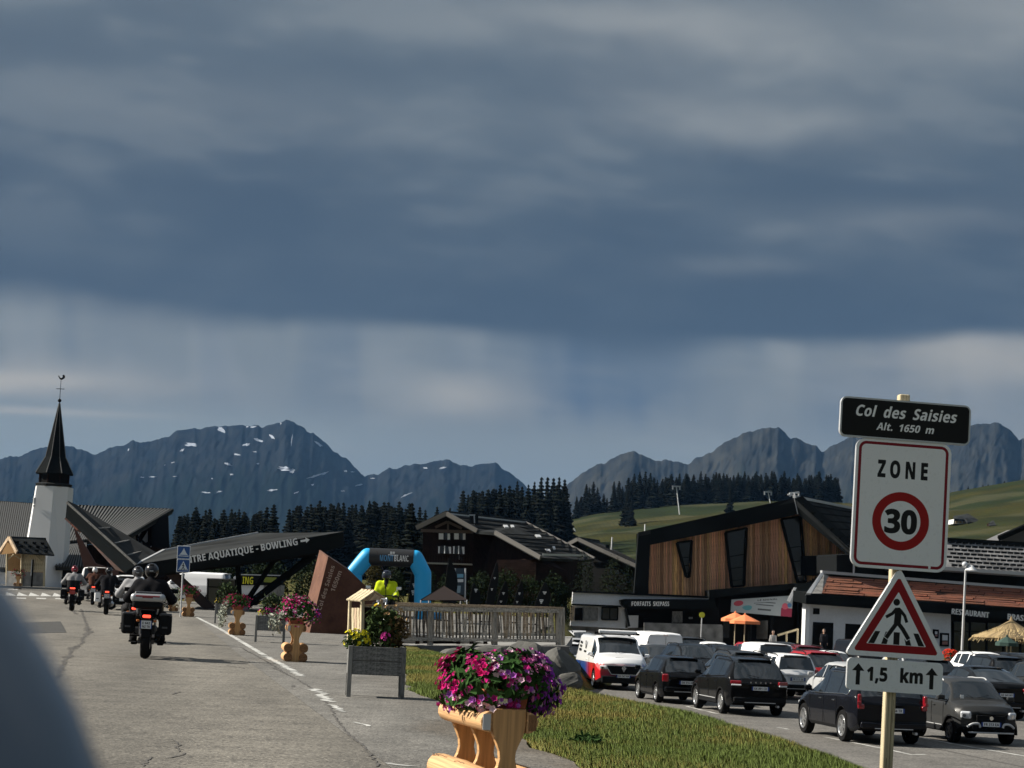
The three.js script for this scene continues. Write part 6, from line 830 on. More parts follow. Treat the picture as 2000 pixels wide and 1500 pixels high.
// ================================================================ footbridge
{
  const D = 57.5, t = thing('footbridge', 'grey timber footbridge with wavy slat railings on a concrete deck', 'bridge', gy(at(900, 1200, D).x, D));
  wpart('deck', slab(P3([[752, 1262, D - 0.3], [1105, 1262, D - 0.3], [1118, 1243, 64], [690, 1240, 64]]), 0.24), M.concrete, t);
  wpart('deck_edge', slab(P3([[760, 1260.5, D - 0.6], [1112, 1262.5, D - 0.6], [1112, 1277, D - 0.6], [760, 1277, D - 0.6]]), 0.4), std(rgb(0.19, 0.185, 0.18), 0.92, { map: rep(T.blotch, 0.5) }), t);
  const xs = [712, 841, 967, 1092], top = (x) => 1183.5 + (x - 712) * 0.0135, bot = (x) => 1247 + (x - 712) * 0.012;
  for (const x of xs) wpart('post', rod(at(x, top(x) - 2, D), at(x - 1, 1260, D), 0.085, 0.085, 4).rotateY(0), M.greyWood, t);
  wpart('post', rod(at(1098, top(1098) - 2, D + 0.4), at(1098, 1260, D + 0.4), 0.075, 0.075, 4), M.greyWood, t);
  for (let i = 0; i < 3; i++) { const a = xs[i], b = xs[i + 1]; wpart('top_rail', bar(at(a, top(a) + 4, D - 0.05), at(b, top(b) + 4, D - 0.05), 0.10, 0.13), M.greyWood, t); wpart('bottom_rail', bar(at(a, bot(a), D - 0.05), at(b, bot(b), D - 0.05), 0.09, 0.09), M.greyWood, t); }
  wpart('handrail_cap', bar(at(704, top(704) - 1.6, D), at(1100, top(1100) - 1.6, D), 0.22, 0.045), M.brownWood, t);
  const r = rngOf(61), tn = [M.greyWood, M.brownWood, M.greyWood, std(rgb(0.32, 0.265, 0.21), 0.9, { map: rep(T.weather, 2, 1) }), std(rgb(0.20, 0.17, 0.145), 0.9, { map: rep(T.weather, 2, 1) })];
  const slats = (Dd, x0, x1, y0, y1, step, mats, nm) => { for (let x = x0; x < x1; x += step * (0.85 + 0.3 * r())) { const n = 7, L = [], R = [], ph = r() * 6, am = 0.5 + 0.9 * r(), w = Math.min(step, 7) * (0.46 + 0.22 * r()) / 2; for (let i = 0; i <= n; i++) { const u = i / n, c = x + am * Math.sin(ph + u * 4.2), ww = w * (0.9 + 0.2 * r()); L.push([c - ww, mix(y0(x), y1(x), u)]); R.push([c + ww, mix(y0(x), y1(x), u)]); } wpart(nm, pxslab([...L, ...R.reverse()], Dd + (r() - 0.5) * 0.04, 0.035), mats[Math.floor(r() * mats.length)], t); } };
  for (let i = 0; i < 3; i++) slats(D + 0.06, xs[i] + 5, xs[i + 1] - 5, (x) => top(x) + 6, (x) => bot(x) + 1, 6.4, tn, 'baluster');
  for (const x of [765, 778, 815, 895, 921, 948, 963]) wpart('deck_block', pxslab([[x - 4, 1252], [x + 4, 1252], [x + 4, 1258], [x - 4, 1258]], D + 0.3, 0.2), M.darkWood, t);
  // the far railing
  const D2 = 63, ft = (x) => 1177.5 + (x - 760) * 0.030; wpart('far_handrail', bar(at(770, ft(770), D2), at(1098, ft(1098), D2), 0.30, 0.06), M.brownWood, t); wpart('far_top_rail', bar(at(770, ft(770) + 4, D2), at(1098, ft(1098) + 4, D2), 0.10, 0.13), M.greyWood, t); wpart('far_bottom_rail', bar(at(770, 1236, D2), at(1100, 1240, D2), 0.09, 0.09), M.greyWood, t);
  for (const x of [772, 880, 990, 1098]) wpart('far_post', rod(at(x, ft(x), D2), at(x, 1244, D2), 0.08, 0.08, 4), M.greyWood, t);
  slats(D2 + 0.06, 776, 1094, (x) => ft(x) + 6, () => 1237, 13, tn, 'far_baluster');
  // bank under the bridge ends
  wpart('abutment', slab(P3([[690, 1262, D - 0.1], [765, 1262, D - 0.1], [765, 1284, D - 0.1], [690, 1284, D - 0.1]]), 4), M.concrete, t);
}
{
  const D = 57, p = gy(at(713, 1250, D).x, D), t = thing('bin_shelter', 'small plank shelter with a slatted gable roof at the left railing end', 'shelter', p);
  const rg = [at(704, 1152, D + 0.55), at(731, 1154.5, D - 0.45)], el = [at(675.5, 1170.5, D + 0.2), at(704, 1173.5, D - 0.75)], er = [at(728, 1165, D + 0.8), at(752, 1169, D - 0.35)];
  for (let i = 0; i < 4; i++) { const a = i / 4 + 0.01, b = (i + 0.86) / 4; wpart('roof_plank', slab([rg[0].clone().lerp(rg[1], a), rg[0].clone().lerp(rg[1], b), el[0].clone().lerp(el[1], b), el[0].clone().lerp(el[1], a)], 0.035), M.paleWood, t); wpart('roof_plank', slab([rg[0].clone().lerp(rg[1], a), rg[0].clone().lerp(rg[1], b), er[0].clone().lerp(er[1], b), er[0].clone().lerp(er[1], a)], 0.035), M.brownWood, t); }
  wpart('gable_board', slab(P3([[731, 1157, D - 0.4], [745, 1168, D - 0.38], [745, 1171, D - 0.38], [709, 1174, D - 0.42]]), 0.04), M.brownWood, t);
  wpart('post', rod(at(684, 1171, D + 0.1), at(681, 1250, D + 0.1), 0.05, 0.05, 4), M.paleWood, t); wpart('post', rod(at(708, 1174, D - 0.45), at(706, 1258, D - 0.45), 0.06, 0.06, 4), M.paleWood, t); wpart('post', rod(at(745, 1170, D - 0.2), at(743, 1258, D - 0.2), 0.05, 0.05, 4), M.brownWood, t);
  for (let i = 0; i < 4; i++) { const u0 = (i + 0.1) / 4, u1 = (i + 0.92) / 4, f = (u, y) => at(mix(686, 707, u), y, mix(D + 0.05, D - 0.42, u)); wpart('wall_plank', slab([f(u0, 1187), f(u1, 1188), f(u1, 1256), f(u0, 1254)], 0.03), i % 2 ? M.brownWood : M.paleWood, t); }
  wpart('back_board', pxslab([[712, 1186], [744, 1186], [743, 1256], [711, 1256]], D + 0.3, 0.03), M.darkWood, t);
}
// ---------------------------------------------------------------- boulders under the bridge
function boulder(px, py, D, s, seed, label, sq = [1, 0.8, 0.9]) {
  const g = new THREE.IcosahedronGeometry(1, 4), p = g.attributes.position, r = rngOf(seed), cuts = Array.from({ length: 14 }, () => [V(r() - 0.5, r() - 0.5, r() - 0.5).normalize(), 0.62 + 0.3 * r()]), v = V(0, 0, 0);
  for (let i = 0; i < p.count; i++) { v.fromBufferAttribute(p, i); for (const [n, d] of cuts) { const k = v.dot(n) - d; if (k > 0) v.addScaledVector(n, -k * 0.9); } const n = (fbm(v.x * 2.5 + seed, v.y * 2.5 + v.z * 1.7, 4, seed) - 0.5) * 0.16; v.multiplyScalar(1 + n); p.setXYZ(i, v.x * s * sq[0], v.y * s * sq[1], v.z * s * sq[2]); }
  g.deleteAttribute('normal'); const q = join([g]); q.computeVertexNormals(); const c = at(px, py, D), t = thing('boulder', label, 'boulder', c, r() * 6, 'boulders banked under the footbridge'); part('rock', q, M.rock, t); t.scale.setScalar(0.88); t.position.y -= 0.05; return t;
}
boulder(897, 1281, 53.5, 0.62, 1, 'pale low boulder furthest left under the footbridge deck', [1.1, 0.55, 0.9]); boulder(912, 1276, 53, 0.46, 2, 'light boulder with a flat top, second from the left under the deck', [1, 0.7, 0.9]);
boulder(966, 1284, 52, 0.72, 3, 'grey wedge boulder under the middle of the footbridge', [1.05, 0.75, 0.9]); boulder(1020, 1293, 51, 0.82, 4, 'large tan-faced boulder under the right half of the footbridge', [1.1, 0.85, 0.9]); boulder(1050, 1312, 49.5, 0.72, 5, 'dark boulder low in front of the tan-faced one', [1, 0.9, 0.9]);
boulder(1094, 1308, 50, 0.66, 6, 'grey angular boulder furthest right, next to the white van', [0.85, 1.05, 0.9]); boulder(1072, 1288, 52.5, 0.42, 7, 'small boulder tucked right under the end of the deck', [1.2, 0.7, 0.9]); boulder(990, 1312, 49.5, 0.6, 8, 'boulder half sunk in the grass behind the nearest flower stand'); boulder(1112, 1326, 49, 0.4, 9, 'small stone at the grass edge beside the van tyre', [1, 0.8, 0.9]);
boulder(1108, 1318, 50.5, 0.42, 10, 'medium boulder between the angular one and the small stone by the van'); boulder(1078, 1322, 49.5, 0.40, 11, 'low boulder at the foot of the grey angular one', [1.1, 0.8, 0.9]); boulder(1040, 1276, 53.5, 0.36, 12, 'small pale boulder directly under the deck edge, right of middle', [1.2, 0.7, 0.9]);
// ---------------------------------------------------------------- weeds and small bits on the verge
{ const p = gnd(1148, 1456), t = thing('weed_clump', 'dark green weed clump at the path edge right of the nearest flower stand', 'weed', p); scatter('leaves', leafGeo, bushy(101, 260, 0, 0.03, 0, 0.16, 0.06, 0.24, rgb(0.035, 0.07, 0.02), 1.2), t); }
// ---------------------------------------------------------------- bushes and hedge before the chalets
function bush(px, top, D, w, label, tone, n = 1700) { const p = onGround(px, D), h = at(px, top, D).y - p.y, W = w * D / FOCAL, t = thing('bush', label, 'bush', p, 0, 'bushes before the chalets'); const s = clamp(W * 0.9, 1, 6) * 1.9; scatter('foliage', leafGeo, bushy(px, n, 0, h * 0.5, 0, W * 0.62, h * 0.66, W * 0.5, tone, s), t); for (let i = 0; i < 3; i++) part('stem', rod(V((i - 1) * 0.2, 0, 0), V((i - 1) * W * 0.22, h * 0.6, 0), 0.06, 0.03), M.bark, t); return t; }
const dk = rgb(0.017, 0.027, 0.013);
bush(728, 1105, 112, 34, 'yellowish bush seen through the left half of the blue arch', rgb(0.055, 0.048, 0.018)); bush(770, 1118, 112, 40, 'dark bush behind the hi-vis rider under the arch', dk);
bush(832, 1118, 130, 34, 'dark bush behind the right leg of the blue arch', dk); bush(880, 1120, 135, 46, 'dark bush below the big chalet balcony', dk); bush(935, 1125, 135, 46, 'dark bush between the info board and the tallest flag', dk); bush(985, 1122, 135, 52, 'dark bush below the big chalet side wall', rgb(0.018, 0.03, 0.012)); bush(1030, 1128, 135, 44, 'dark bush behind the widest feather flag', rgb(0.018, 0.03, 0.012)); bush(1075, 1128, 140, 50, 'dark bush below the right end of the big chalet roof', dk); bush(1100, 1148, 140, 30, 'low dark bush left of the ticket wing', dk);
bush(1140, 1098, 175, 40, 'slim dark tree-like bush at the right chalet corner', rgb(0.015, 0.022, 0.012)); bush(1190, 1104, 178, 40, 'dark upright bush in front of the smaller chalet', rgb(0.017, 0.024, 0.011)); bush(1222, 1120, 178, 34, 'dark bush against the timber hall corner', dk);
bush(520, 1102, 140, 80, 'dark bush mass behind the shelter struts', dk, 1200); bush(600, 1100, 135, 60, 'dark bush behind the thick shelter strut', dk); bush(430, 1112, 150, 70, 'dark bush behind the shelter above the white van', dk);
// ---------------------------------------------------------------- blurred mirror of the vehicle the picture is taken from
{
  const D = 0.42, c = at(-1178, 2032, D), t = thing('wing_mirror', 'out-of-focus blue-grey mirror housing at the bottom left corner', 'mirror', c), g = new THREE.SphereGeometry(1, 48, 32); g.scale(0.148, 0.148, 0.085);
  part('housing', g, new THREE.MeshPhysicalMaterial({ color: rgb(0.075, 0.105, 0.15), roughness: 0.3, specularIntensity: 0.6, clearcoat: 0.5, clearcoatRoughness: 0.1 }), t); part('mirror_glass', new THREE.CylinderGeometry(0.09, 0.09, 0.004, 32).rotateX(Math.PI / 2).translate(0, 0, 0.083), M.chrome, t); part('arm', rod(V(-0.03, -0.05, 0), V(-0.12, -0.3, 0.05), 0.018), M.plastic, t);
}
// ================================================================ vehicles: x forward, z to the vehicle's right
const tyreGeo = (R, w) => { const h = w / 2, q = [[R * 0.66, -h * 0.8], [R * 0.9, -h], [R * 0.97, -h * 0.86], [R, -h * 0.6], [R, h * 0.6], [R * 0.97, h * 0.86], [R * 0.9, h], [R * 0.66, h * 0.8]]; return new THREE.LatheGeometry(q.map((p) => new THREE.Vector2(...p)), 30).rotateX(Math.PI / 2); };
const rimGeo = (R) => { const g = [new THREE.LatheGeometry([[R * 0.66, -0.06], [R * 0.68, 0.02], [R * 0.63, 0.03], [R * 0.58, -0.03]].map((p) => new THREE.Vector2(...p)), 28).rotateX(Math.PI / 2), new THREE.CylinderGeometry(R * 0.13, R * 0.13, 0.05, 14).rotateX(Math.PI / 2)]; for (let i = 0; i < 10; i++) { const a = (i + (i % 2 ? 0.32 : 0)) / 10 * 6.283 + 0.2; g.push(bx(R * 0.52, R * 0.09, 0.03, R * 0.36, 0, 0.0).rotateZ(a)); } return join(g); };
const hubBack = (R) => new THREE.CylinderGeometry(R * 0.62, R * 0.62, 0.02, 20).rotateX(Math.PI / 2);
const platePic = (s) => canvasTex(208, 44, (x, w, h) => { x.fillStyle = '#d6d8d8'; x.fillRect(0, 0, w, h); x.fillStyle = '#1b3f8a'; x.fillRect(0, 0, 16, h); x.fillRect(w - 16, 0, 16, h); x.fillStyle = '#15171a'; fit(x, s, w / 2, 35, 160, 26); });
const plateMat = {}; const plateOf = (s) => plateMat[s] ??= std(rgb(1, 1, 1), 0.5, { map: platePic(s) });
function carBody(S) {
  const { L, W, top, belt } = S, R = S.R, key = [...S.cabin, ...S.wins.flat(), ...top.map((p) => p[0]), ...S.axles], us = new Set(); for (let i = 0; i <= 64; i++) us.add(+(i / 64).toFixed(4)); for (const k of key) us.add(+k.toFixed(4)); for (const a of S.axles) for (let i = -8; i <= 8; i++) us.add(+clamp(a + Math.sin(i / 8 * 1.5708) * (R + 0.055) / L, 0, 1).toFixed(4));
  const st = [...us].filter((u) => u >= 0 && u <= 1).sort((a, b) => a - b), smooth = (u, t) => (table(u - 0.012, t) + 2 * table(u, t) + table(u + 0.012, t)) / 4, rows = [], P = [];
  const clear = S.clear ?? 0.24, n = 11;
  for (const u of st) {
    const tp = smooth(u, top), bl = Math.min(table(u, belt), tp - 0.05), k = clamp((tp - bl) / 0.42);
    let w = W / 2; if (u < 0.14) w *= 1 - (S.noseIn ?? 0.17) * Math.pow((0.14 - u) / 0.14, 2.2); if (u > 0.88) w *= 1 - (S.tailIn ?? 0.10) * Math.pow((u - 0.88) / 0.12, 2.2);
    let yb = mix(clear, clear + 0.10, Math.max(sstep(0.08, 0, u), sstep(0.93, 1, u))); for (const a of S.axles) { const dx = (u - a) * L, q = R + 0.055; if (Math.abs(dx) < q) yb = Math.max(yb, R + Math.sqrt(q * q - dx * dx)); }
    const wr = w * mix(0.93, S.roofW ?? 0.74, k), mid = Math.max(yb + 0.03, Math.min(S.midY ?? (clear + bl) * 0.5, bl - 0.1)), crown = mix(0.02, 0.035, k);
    const half = [[w * 0.90, yb], [w * 0.975, yb + 0.02 + 0.07 * (yb < 0.4 ? 1 : 0.2)], [w, mid], [w, mid + 0.012], [w * 0.988, bl - 0.07], [w * 0.955, bl], [mix(w * 0.945, wr, 0.5), mix(bl, tp - 0.07 * k - 0.02, 0.52)], [wr, tp - 0.07 * k - 0.02], [wr * 0.90, tp - 0.012], [wr * 0.5, tp + crown * 0.7], [0, tp + crown]];
    const x = L / 2 - u * L, bowF = u < 0.12 ? 0.22 * (1 - u / 0.12) : 0, bowR = u > 0.9 ? 0.12 * ((u - 0.9) / 0.1) : 0;
    const row = []; const put = (z, y) => { row.push(P.length / 3); const e = (z / (W / 2)) ** 2; P.push(x - bowF * e + bowR * e, y, z); };
    half.forEach(([z, y]) => put(-z, y)); for (let i = n - 2; i >= 0; i--) put(half[i][0], half[i][1]); rows.push(row);
  }
  const Q = { body: [], window: [], windscreen: [], rear_window: [], lower_trim: [] }, [c, wT, rT, bT] = S.cabin, nn = 2 * n - 1;
  for (let i = 0; i + 1 < st.length; i++) for (let j = 0; j + 1 < nn; j++) {
    const u = (st[i] + st[i + 1]) / 2, r = j < n - 1 ? j : nn - 2 - j, a = rows[i][j], b = rows[i][j + 1], d = rows[i + 1][j + 1], e = rows[i + 1][j]; let to = 'body';
    const tp = smooth(u, top), bl = table(u, belt);
    if ((r === 5 || r === 6) && tp - bl > 0.14 && S.wins.some(([p, q]) => u > p && u < q)) to = 'window';
    else if (r >= 8 && u > c + 0.012 && u < wT) to = 'windscreen'; else if (r >= 8 && u > rT && u < bT && !S.panelRear) to = 'rear_window'; else if (r === 0) to = 'lower_trim';
    Q[to].push(a, b, d, a, d, e);
  }
  for (const [row, flip] of [[rows[0], false], [rows[rows.length - 1], true]]) for (let j = 0; j < n - 1; j++) { const a = row[j], b = row[j + 1], d = row[nn - 2 - j], e = row[nn - 1 - j]; (j === 0 ? Q.lower_trim : Q.body).push(...(flip ? [a, b, d, a, d, e] : [a, d, b, a, e, d])); }
  const all = new THREE.BufferGeometry(); all.setAttribute('position', new THREE.Float32BufferAttribute(P, 3)); all.setIndex(Object.values(Q).flat()); all.computeVertexNormals();
  const out = {}, N = all.attributes.normal;
  for (const [k, idx] of Object.entries(Q)) {
    if (!idx.length) continue; const map = new Map(), p = [], nm = [], ii = []; for (const v of idx) { if (!map.has(v)) { map.set(v, p.length / 3); p.push(P[v * 3], P[v * 3 + 1], P[v * 3 + 2]); nm.push(N.getX(v), N.getY(v), N.getZ(v)); } ii.push(map.get(v)); }
    const g = new THREE.BufferGeometry(); g.setAttribute('position', new THREE.Float32BufferAttribute(p, 3)); g.setAttribute('normal', new THREE.Float32BufferAttribute(nm, 3)); g.setAttribute('uv', new THREE.Float32BufferAttribute(new Float32Array(p.length / 3 * 2), 2)); g.setIndex(ii); out[k] = g;
  }
  return out;
}
const SPECS = {
  suv: { L: 4.70, W: 1.88, R: 0.35, clear: 0.27, clad: true, axles: [0.19, 0.785], cabin: [0.27, 0.43, 0.865, 0.965], wins: [[0.315, 0.50], [0.515, 0.70], [0.715, 0.83]], top: [[0, 0.72], [0.015, 0.86], [0.06, 0.97], [0.26, 1.09], [0.43, 1.60], [0.52, 1.665], [0.74, 1.655], [0.87, 1.60], [0.965, 1.08], [0.985, 0.98], [1, 0.9]], belt: [[0, 0.7], [0.25, 1.02], [0.6, 1.08], [0.9, 1.14], [1, 1.1]], tail: 'wedge', rails: true },
  bigsuv: { L: 4.95, W: 1.93, R: 0.385, clear: 0.29, axles: [0.185, 0.785], cabin: [0.27, 0.42, 0.885, 0.965], wins: [[0.31, 0.49], [0.505, 0.70], [0.715, 0.86]], top: [[0, 0.74], [0.012, 0.92], [0.05, 1.04], [0.26, 1.14], [0.42, 1.68], [0.52, 1.765], [0.78, 1.755], [0.885, 1.69], [0.965, 1.14], [0.985, 1.02], [1, 0.92]], belt: [[0, 0.72], [0.25, 1.07], [0.6, 1.12], [0.9, 1.17], [1, 1.12]], tail: 'tall', rails: true, roofW: 0.76 },
  hatch: { L: 4.05, W: 1.72, R: 0.30, clear: 0.2, axles: [0.2, 0.80], cabin: [0.24, 0.41, 0.87, 0.955], wins: [[0.295, 0.50], [0.515, 0.715], [0.735, 0.82]], top: [[0, 0.62], [0.015, 0.76], [0.07, 0.88], [0.23, 0.99], [0.41, 1.42], [0.50, 1.49], [0.75, 1.475], [0.87, 1.43], [0.955, 1.0], [0.98, 0.92], [1, 0.82]], belt: [[0, 0.6], [0.24, 0.93], [0.6, 0.97], [0.9, 1.02], [1, 0.98]], tail: 'block' },
  box: { L: 3.70, W: 1.67, R: 0.305, clear: 0.25, clad: true, axles: [0.19, 0.815], cabin: [0.215, 0.345, 0.90, 0.965], wins: [[0.265, 0.46], [0.475, 0.68], [0.70, 0.83]], top: [[0, 0.72], [0.012, 0.84], [0.05, 0.95], [0.205, 1.05], [0.345, 1.51], [0.44, 1.58], [0.82, 1.575], [0.90, 1.54], [0.965, 1.05], [0.985, 0.95], [1, 0.85]], belt: [[0, 0.68], [0.2, 1.0], [0.6, 1.03], [0.9, 1.07], [1, 1.02]], tail: 'tall', rails: true, noseIn: 0.14 },
  coupe: { L: 4.70, W: 1.90, R: 0.37, clear: 0.25, axles: [0.19, 0.79], cabin: [0.26, 0.42, 0.66, 0.94], wins: [[0.305, 0.50], [0.515, 0.72]], top: [[0, 0.7], [0.015, 0.86], [0.06, 0.97], [0.25, 1.07], [0.42, 1.54], [0.52, 1.61], [0.62, 1.59], [0.75, 1.48], [0.94, 1.17], [0.975, 1.12], [1, 0.95]], belt: [[0, 0.68], [0.25, 1.0], [0.6, 1.08], [0.85, 1.12], [1, 1.08]], tail: 'wedge' },
  van: { L: 5.1, W: 1.95, R: 0.33, clear: 0.24, midY: 0.93, axles: [0.185, 0.79], cabin: [0.165, 0.315, 2, 3], wins: [[0.205, 0.345]], panelRear: true, top: [[0, 0.80], [0.012, 1.0], [0.05, 1.13], [0.16, 1.27], [0.315, 1.86], [0.37, 1.935], [0.95, 1.93], [0.985, 1.88], [1, 1.80]], belt: [[0, 0.75], [0.16, 1.13], [0.35, 1.16], [0.98, 1.16], [1, 1.1]], tail: 'tall', roofW: 0.82, noseIn: 0.16, tailIn: 0.04 },
  vanet: { L: 4.4, W: 1.82, R: 0.315, clear: 0.22, axles: [0.19, 0.80], cabin: [0.2, 0.35, 0.945, 0.985], wins: [[0.245, 0.42]], top: [[0, 0.74], [0.012, 0.92], [0.06, 1.06], [0.195, 1.17], [0.35, 1.70], [0.42, 1.79], [0.93, 1.785], [0.955, 1.73], [0.985, 1.15], [1, 1.0]], belt: [[0, 0.7], [0.2, 1.06], [0.5, 1.09], [0.96, 1.12], [1, 1.05]], tail: 'tall', roofW: 0.80, tailIn: 0.05 },
};
function buildCar(key, mat, opt = {}) {
  const S = { ...SPECS[key], ...opt }, t = new THREE.Group(), { L, W, R } = S, B = carBody(S), n = (k, g, m, p = t) => part(k, g, m, p);
  const bodyMat = mat; const body = n('body', B.body, bodyMat); for (const k of ['window', 'windscreen', 'rear_window']) if (B[k]) n(k, B[k], M.glass); if (B.lower_trim) n('lower_trim', B.lower_trim, M.plastic);
  n('underbody', bx(L * 0.9, 0.34, W * 0.78, 0, (S.clear ?? 0.24) + 0.2, 0), M.blackMatt);
  const tg = tyreGeo(R, 0.23), rg = rimGeo(R), hb = hubBack(R), beltY = table(0.45, S.belt), fy = table(0.0, S.top), ry = table(0.97, S.belt);
  for (const u of S.axles) for (const s of [-1, 1]) { const w = new THREE.Group(); w.name = 'wheel'; w.position.set(L / 2 - u * L, R, s * (W / 2 - 0.125)); t.add(w); n('tyre', tg, M.rubber, w); const rm = n('rim', rg, opt.darkRim ? M.rimDark : M.rim, w); rm.position.z = s * 0.085; if (s < 0) rm.rotation.y = Math.PI; const k = n('brake_disc', hb, M.rimDark, w); k.position.z = s * 0.05; }
  if (S.clad) for (const s of [-1, 1]) { for (const u of S.axles) n('wheel_arch_trim', new THREE.TorusGeometry(R + 0.075, 0.032, 6, 22, Math.PI * 1.08).rotateZ(-0.04 * Math.PI).translate(L / 2 - u * L, R, s * (W / 2 - 0.022)), M.plastic); n('sill_trim', rb((S.axles[1] - S.axles[0]) * L - 2 * R - 0.2, 0.11, 0.05, 0.02, L / 2 - (S.axles[0] + S.axles[1]) / 2 * L, (S.clear ?? 0.24) + 0.08, s * (W / 2 - 0.022)), M.plastic); n('side_trim', bx((S.axles[1] - S.axles[0]) * L - 2 * R - 0.3, 0.018, 0.012, L / 2 - (S.axles[0] + S.axles[1]) / 2 * L, (S.clear ?? 0.24) + 0.17, s * (W / 2 + 0.002)), M.galv); }
  { const wu = S.wins.flat(), u0 = Math.min(...wu) - 0.005, u1 = Math.max(...wu) + 0.005, tm = opt.chrome ? M.chrome : M.blackMatt; for (const s of [-1, 1]) { const pts = []; for (let i = 0; i <= 8; i++) { const u = mix(u0, u1, i / 8); pts.push(V(L / 2 - u * L, table(u, S.belt) + 0.012, s * (W / 2 * 0.958 + 0.004))); } if (opt.chrome) { const uT = u1 + 0.004, yb = table(uT, S.belt), yt = table(uT, S.top) - 0.09, wr = W / 2 * (S.roofW ?? 0.74); pts.push(V(L / 2 - uT * L, mix(yb, yt, 0.5), s * (mix(W / 2 * 0.95, wr, 0.5) + 0.012)), V(L / 2 - (uT - 0.012) * L, yt - 0.02, s * (wr + 0.02))); for (const u of [0.8, 0.7, 0.6, 0.5]) pts.push(V(L / 2 - u * L, table(u, S.top) - 0.085, s * (wr + 0.012))); } n('window_trim', new THREE.TubeGeometry(new THREE.CatmullRomCurve3(pts), 40, 0.011, 5), tm); } }
  // mirrors, handles, door gaps
  const mu = S.cabin[0] + 0.055;
  for (const s of [-1, 1]) { n('mirror', [rb(0.11, 0.13, 0.20, 0.045, L / 2 - mu * L, beltY + 0.10, s * (W / 2 + 0.10)), bx(0.05, 0.03, 0.1, L / 2 - mu * L, beltY + 0.04, s * (W / 2 - 0.0))], opt.mirrorPlain ? M.plastic : bodyMat); for (const u of [0.465, 0.665]) if (key[0] !== 'v' || u < 0.5) n('door_handle', rb(0.17, 0.028, 0.03, 0.01, L / 2 - u * L, beltY - 0.12, s * (W / 2 + 0.004)), opt.chrome ? M.chrome : bodyMat); for (const u of key[0] === 'v' ? [0.36] : [0.295, 0.508, 0.705]) n('door_gap', bx(0.012, beltY - 0.42, 0.006, L / 2 - u * L, (beltY + 0.36) / 2, s * (W / 2 + 0.0005)), M.void); }
  if (S.rails) for (const s of [-1, 1]) { const y = table(0.55, S.top) - 0.02, z = s * W / 2 * (S.roofW ?? 0.74) * 0.97; n('roof_rail', tubeOf([V(L / 2 - 0.45 * L, y - 0.05, z), V(L / 2 - 0.49 * L, y + 0.035, z), V(L / 2 - 0.65 * L, y + 0.04, z), V(L / 2 - 0.80 * L, y + 0.02, z), V(L / 2 - 0.845 * L, y - 0.06, z)], 0.018, 20, 6), opt.railMat ?? M.plastic); }
  // front end
  const fx = L / 2, gyy = mix(0.5, fy, 0.55);
  n('grille', rb(0.05, 0.16, W * 0.46, 0.02, fx - 0.012, fy - 0.06, 0), M.plastic); n('lower_grille', rb(0.05, 0.14, W * 0.58, 0.02, fx - 0.01, 0.42, 0), M.plastic); n('badge', new THREE.CylinderGeometry(0.05, 0.05, 0.012, 18).rotateZ(Math.PI / 2).translate(fx + 0.018, fy - 0.05, 0), M.chrome);
  for (const s of [-1, 1]) { const h = new THREE.Group(); h.name = 'headlight'; h.position.set(fx - 0.15, fy + 0.01, s * W * 0.365); h.rotation.y = s * -0.52; h.rotation.z = -0.25; t.add(h); n('lens', key === 'box' ? rb(0.10, 0.19, 0.27, 0.05, 0, 0, 0, 0, 0, 0, 4) : rb(0.09, 0.14, 0.30, 0.04, 0, 0, 0), M.lens, h); n('reflector', xf(new THREE.CylinderGeometry(0.045, 0.045, 0.02, 16).rotateZ(Math.PI / 2), 0.045, 0, 0.03), M.chrome, h); n('fog_light', rb(0.05, 0.07, 0.16, 0.02, fx - 0.10, 0.42, s * W * 0.36), M.plastic); }
  n('number_plate', [xf(new THREE.PlaneGeometry(0.52, 0.11).rotateY(Math.PI / 2), fx + 0.022, 0.52, 0)], opt.plate ?? plateOf('FR 313 EA')); n('plate_frame', bx(0.02, 0.13, 0.55, fx + 0.010, 0.52, 0), M.plastic);
  // rear end
  const rx = -L / 2;
  for (const s of [-1, 1]) {
    const tl = new THREE.Group(); tl.name = 'tail_light'; t.add(tl); const z = s * W * 0.415;
    if (S.tail === 'wedge') { n('lens', rb(0.10, 0.11, 0.33, 0.03, 0, 0, 0), M.redLens, tl); n('clear_lens', rb(0.05, 0.05, 0.3, 0.02, -0.035, -0.075, -s * 0.02), M.lens, tl); tl.position.set(rx + 0.10, ry - 0.14, z * 0.92); tl.rotation.y = s * 0.42; }
    else if (S.tail === 'tall') { n('lens', [rb(0.12, 0.34, 0.10, 0.04, 0, 0.02, 0), rb(0.09, 0.13, 0.17, 0.04, -0.02, -0.11, -s * 0.04)], M.redLens, tl); n('clear_lens', rb(0.05, 0.08, 0.1, 0.02, -0.055, -0.02, 0), M.redLens, tl); tl.position.set(rx + 0.13, ry - (key[0] === 'v' ? 0.15 : 0.12), z * 1.04); tl.rotation.y = s * 0.35; }
    else { n('lens', rb(0.12, 0.26, 0.22, 0.05, 0, 0, 0), M.redLens, tl); tl.position.set(rx + 0.12, ry - 0.17, z * 0.98); tl.rotation.y = s * 0.4; }
    n('reflector', rb(0.02, 0.035, 0.22, 0.01, rx + 0.03, 0.45, s * W * 0.34), M.redLens);
  }
  n('rear_plate', [xf(new THREE.PlaneGeometry(0.52, 0.11).rotateY(-Math.PI / 2), rx - 0.016, ry - 0.30, 0)], opt.plate ?? plateOf('FR 313 EA')); n('plate_frame', bx(0.014, 0.13, 0.56, rx - 0.006, ry - 0.30, 0), M.plastic);
  n('rear_bumper', rb(0.12, 0.16, W * 0.86, 0.05, rx + 0.035, 0.47, 0), S.clad ? M.plastic : bodyMat); n('bumper_trim', bx(0.012, 0.02, W * 0.5, rx - 0.028, 0.40, 0), M.galv);
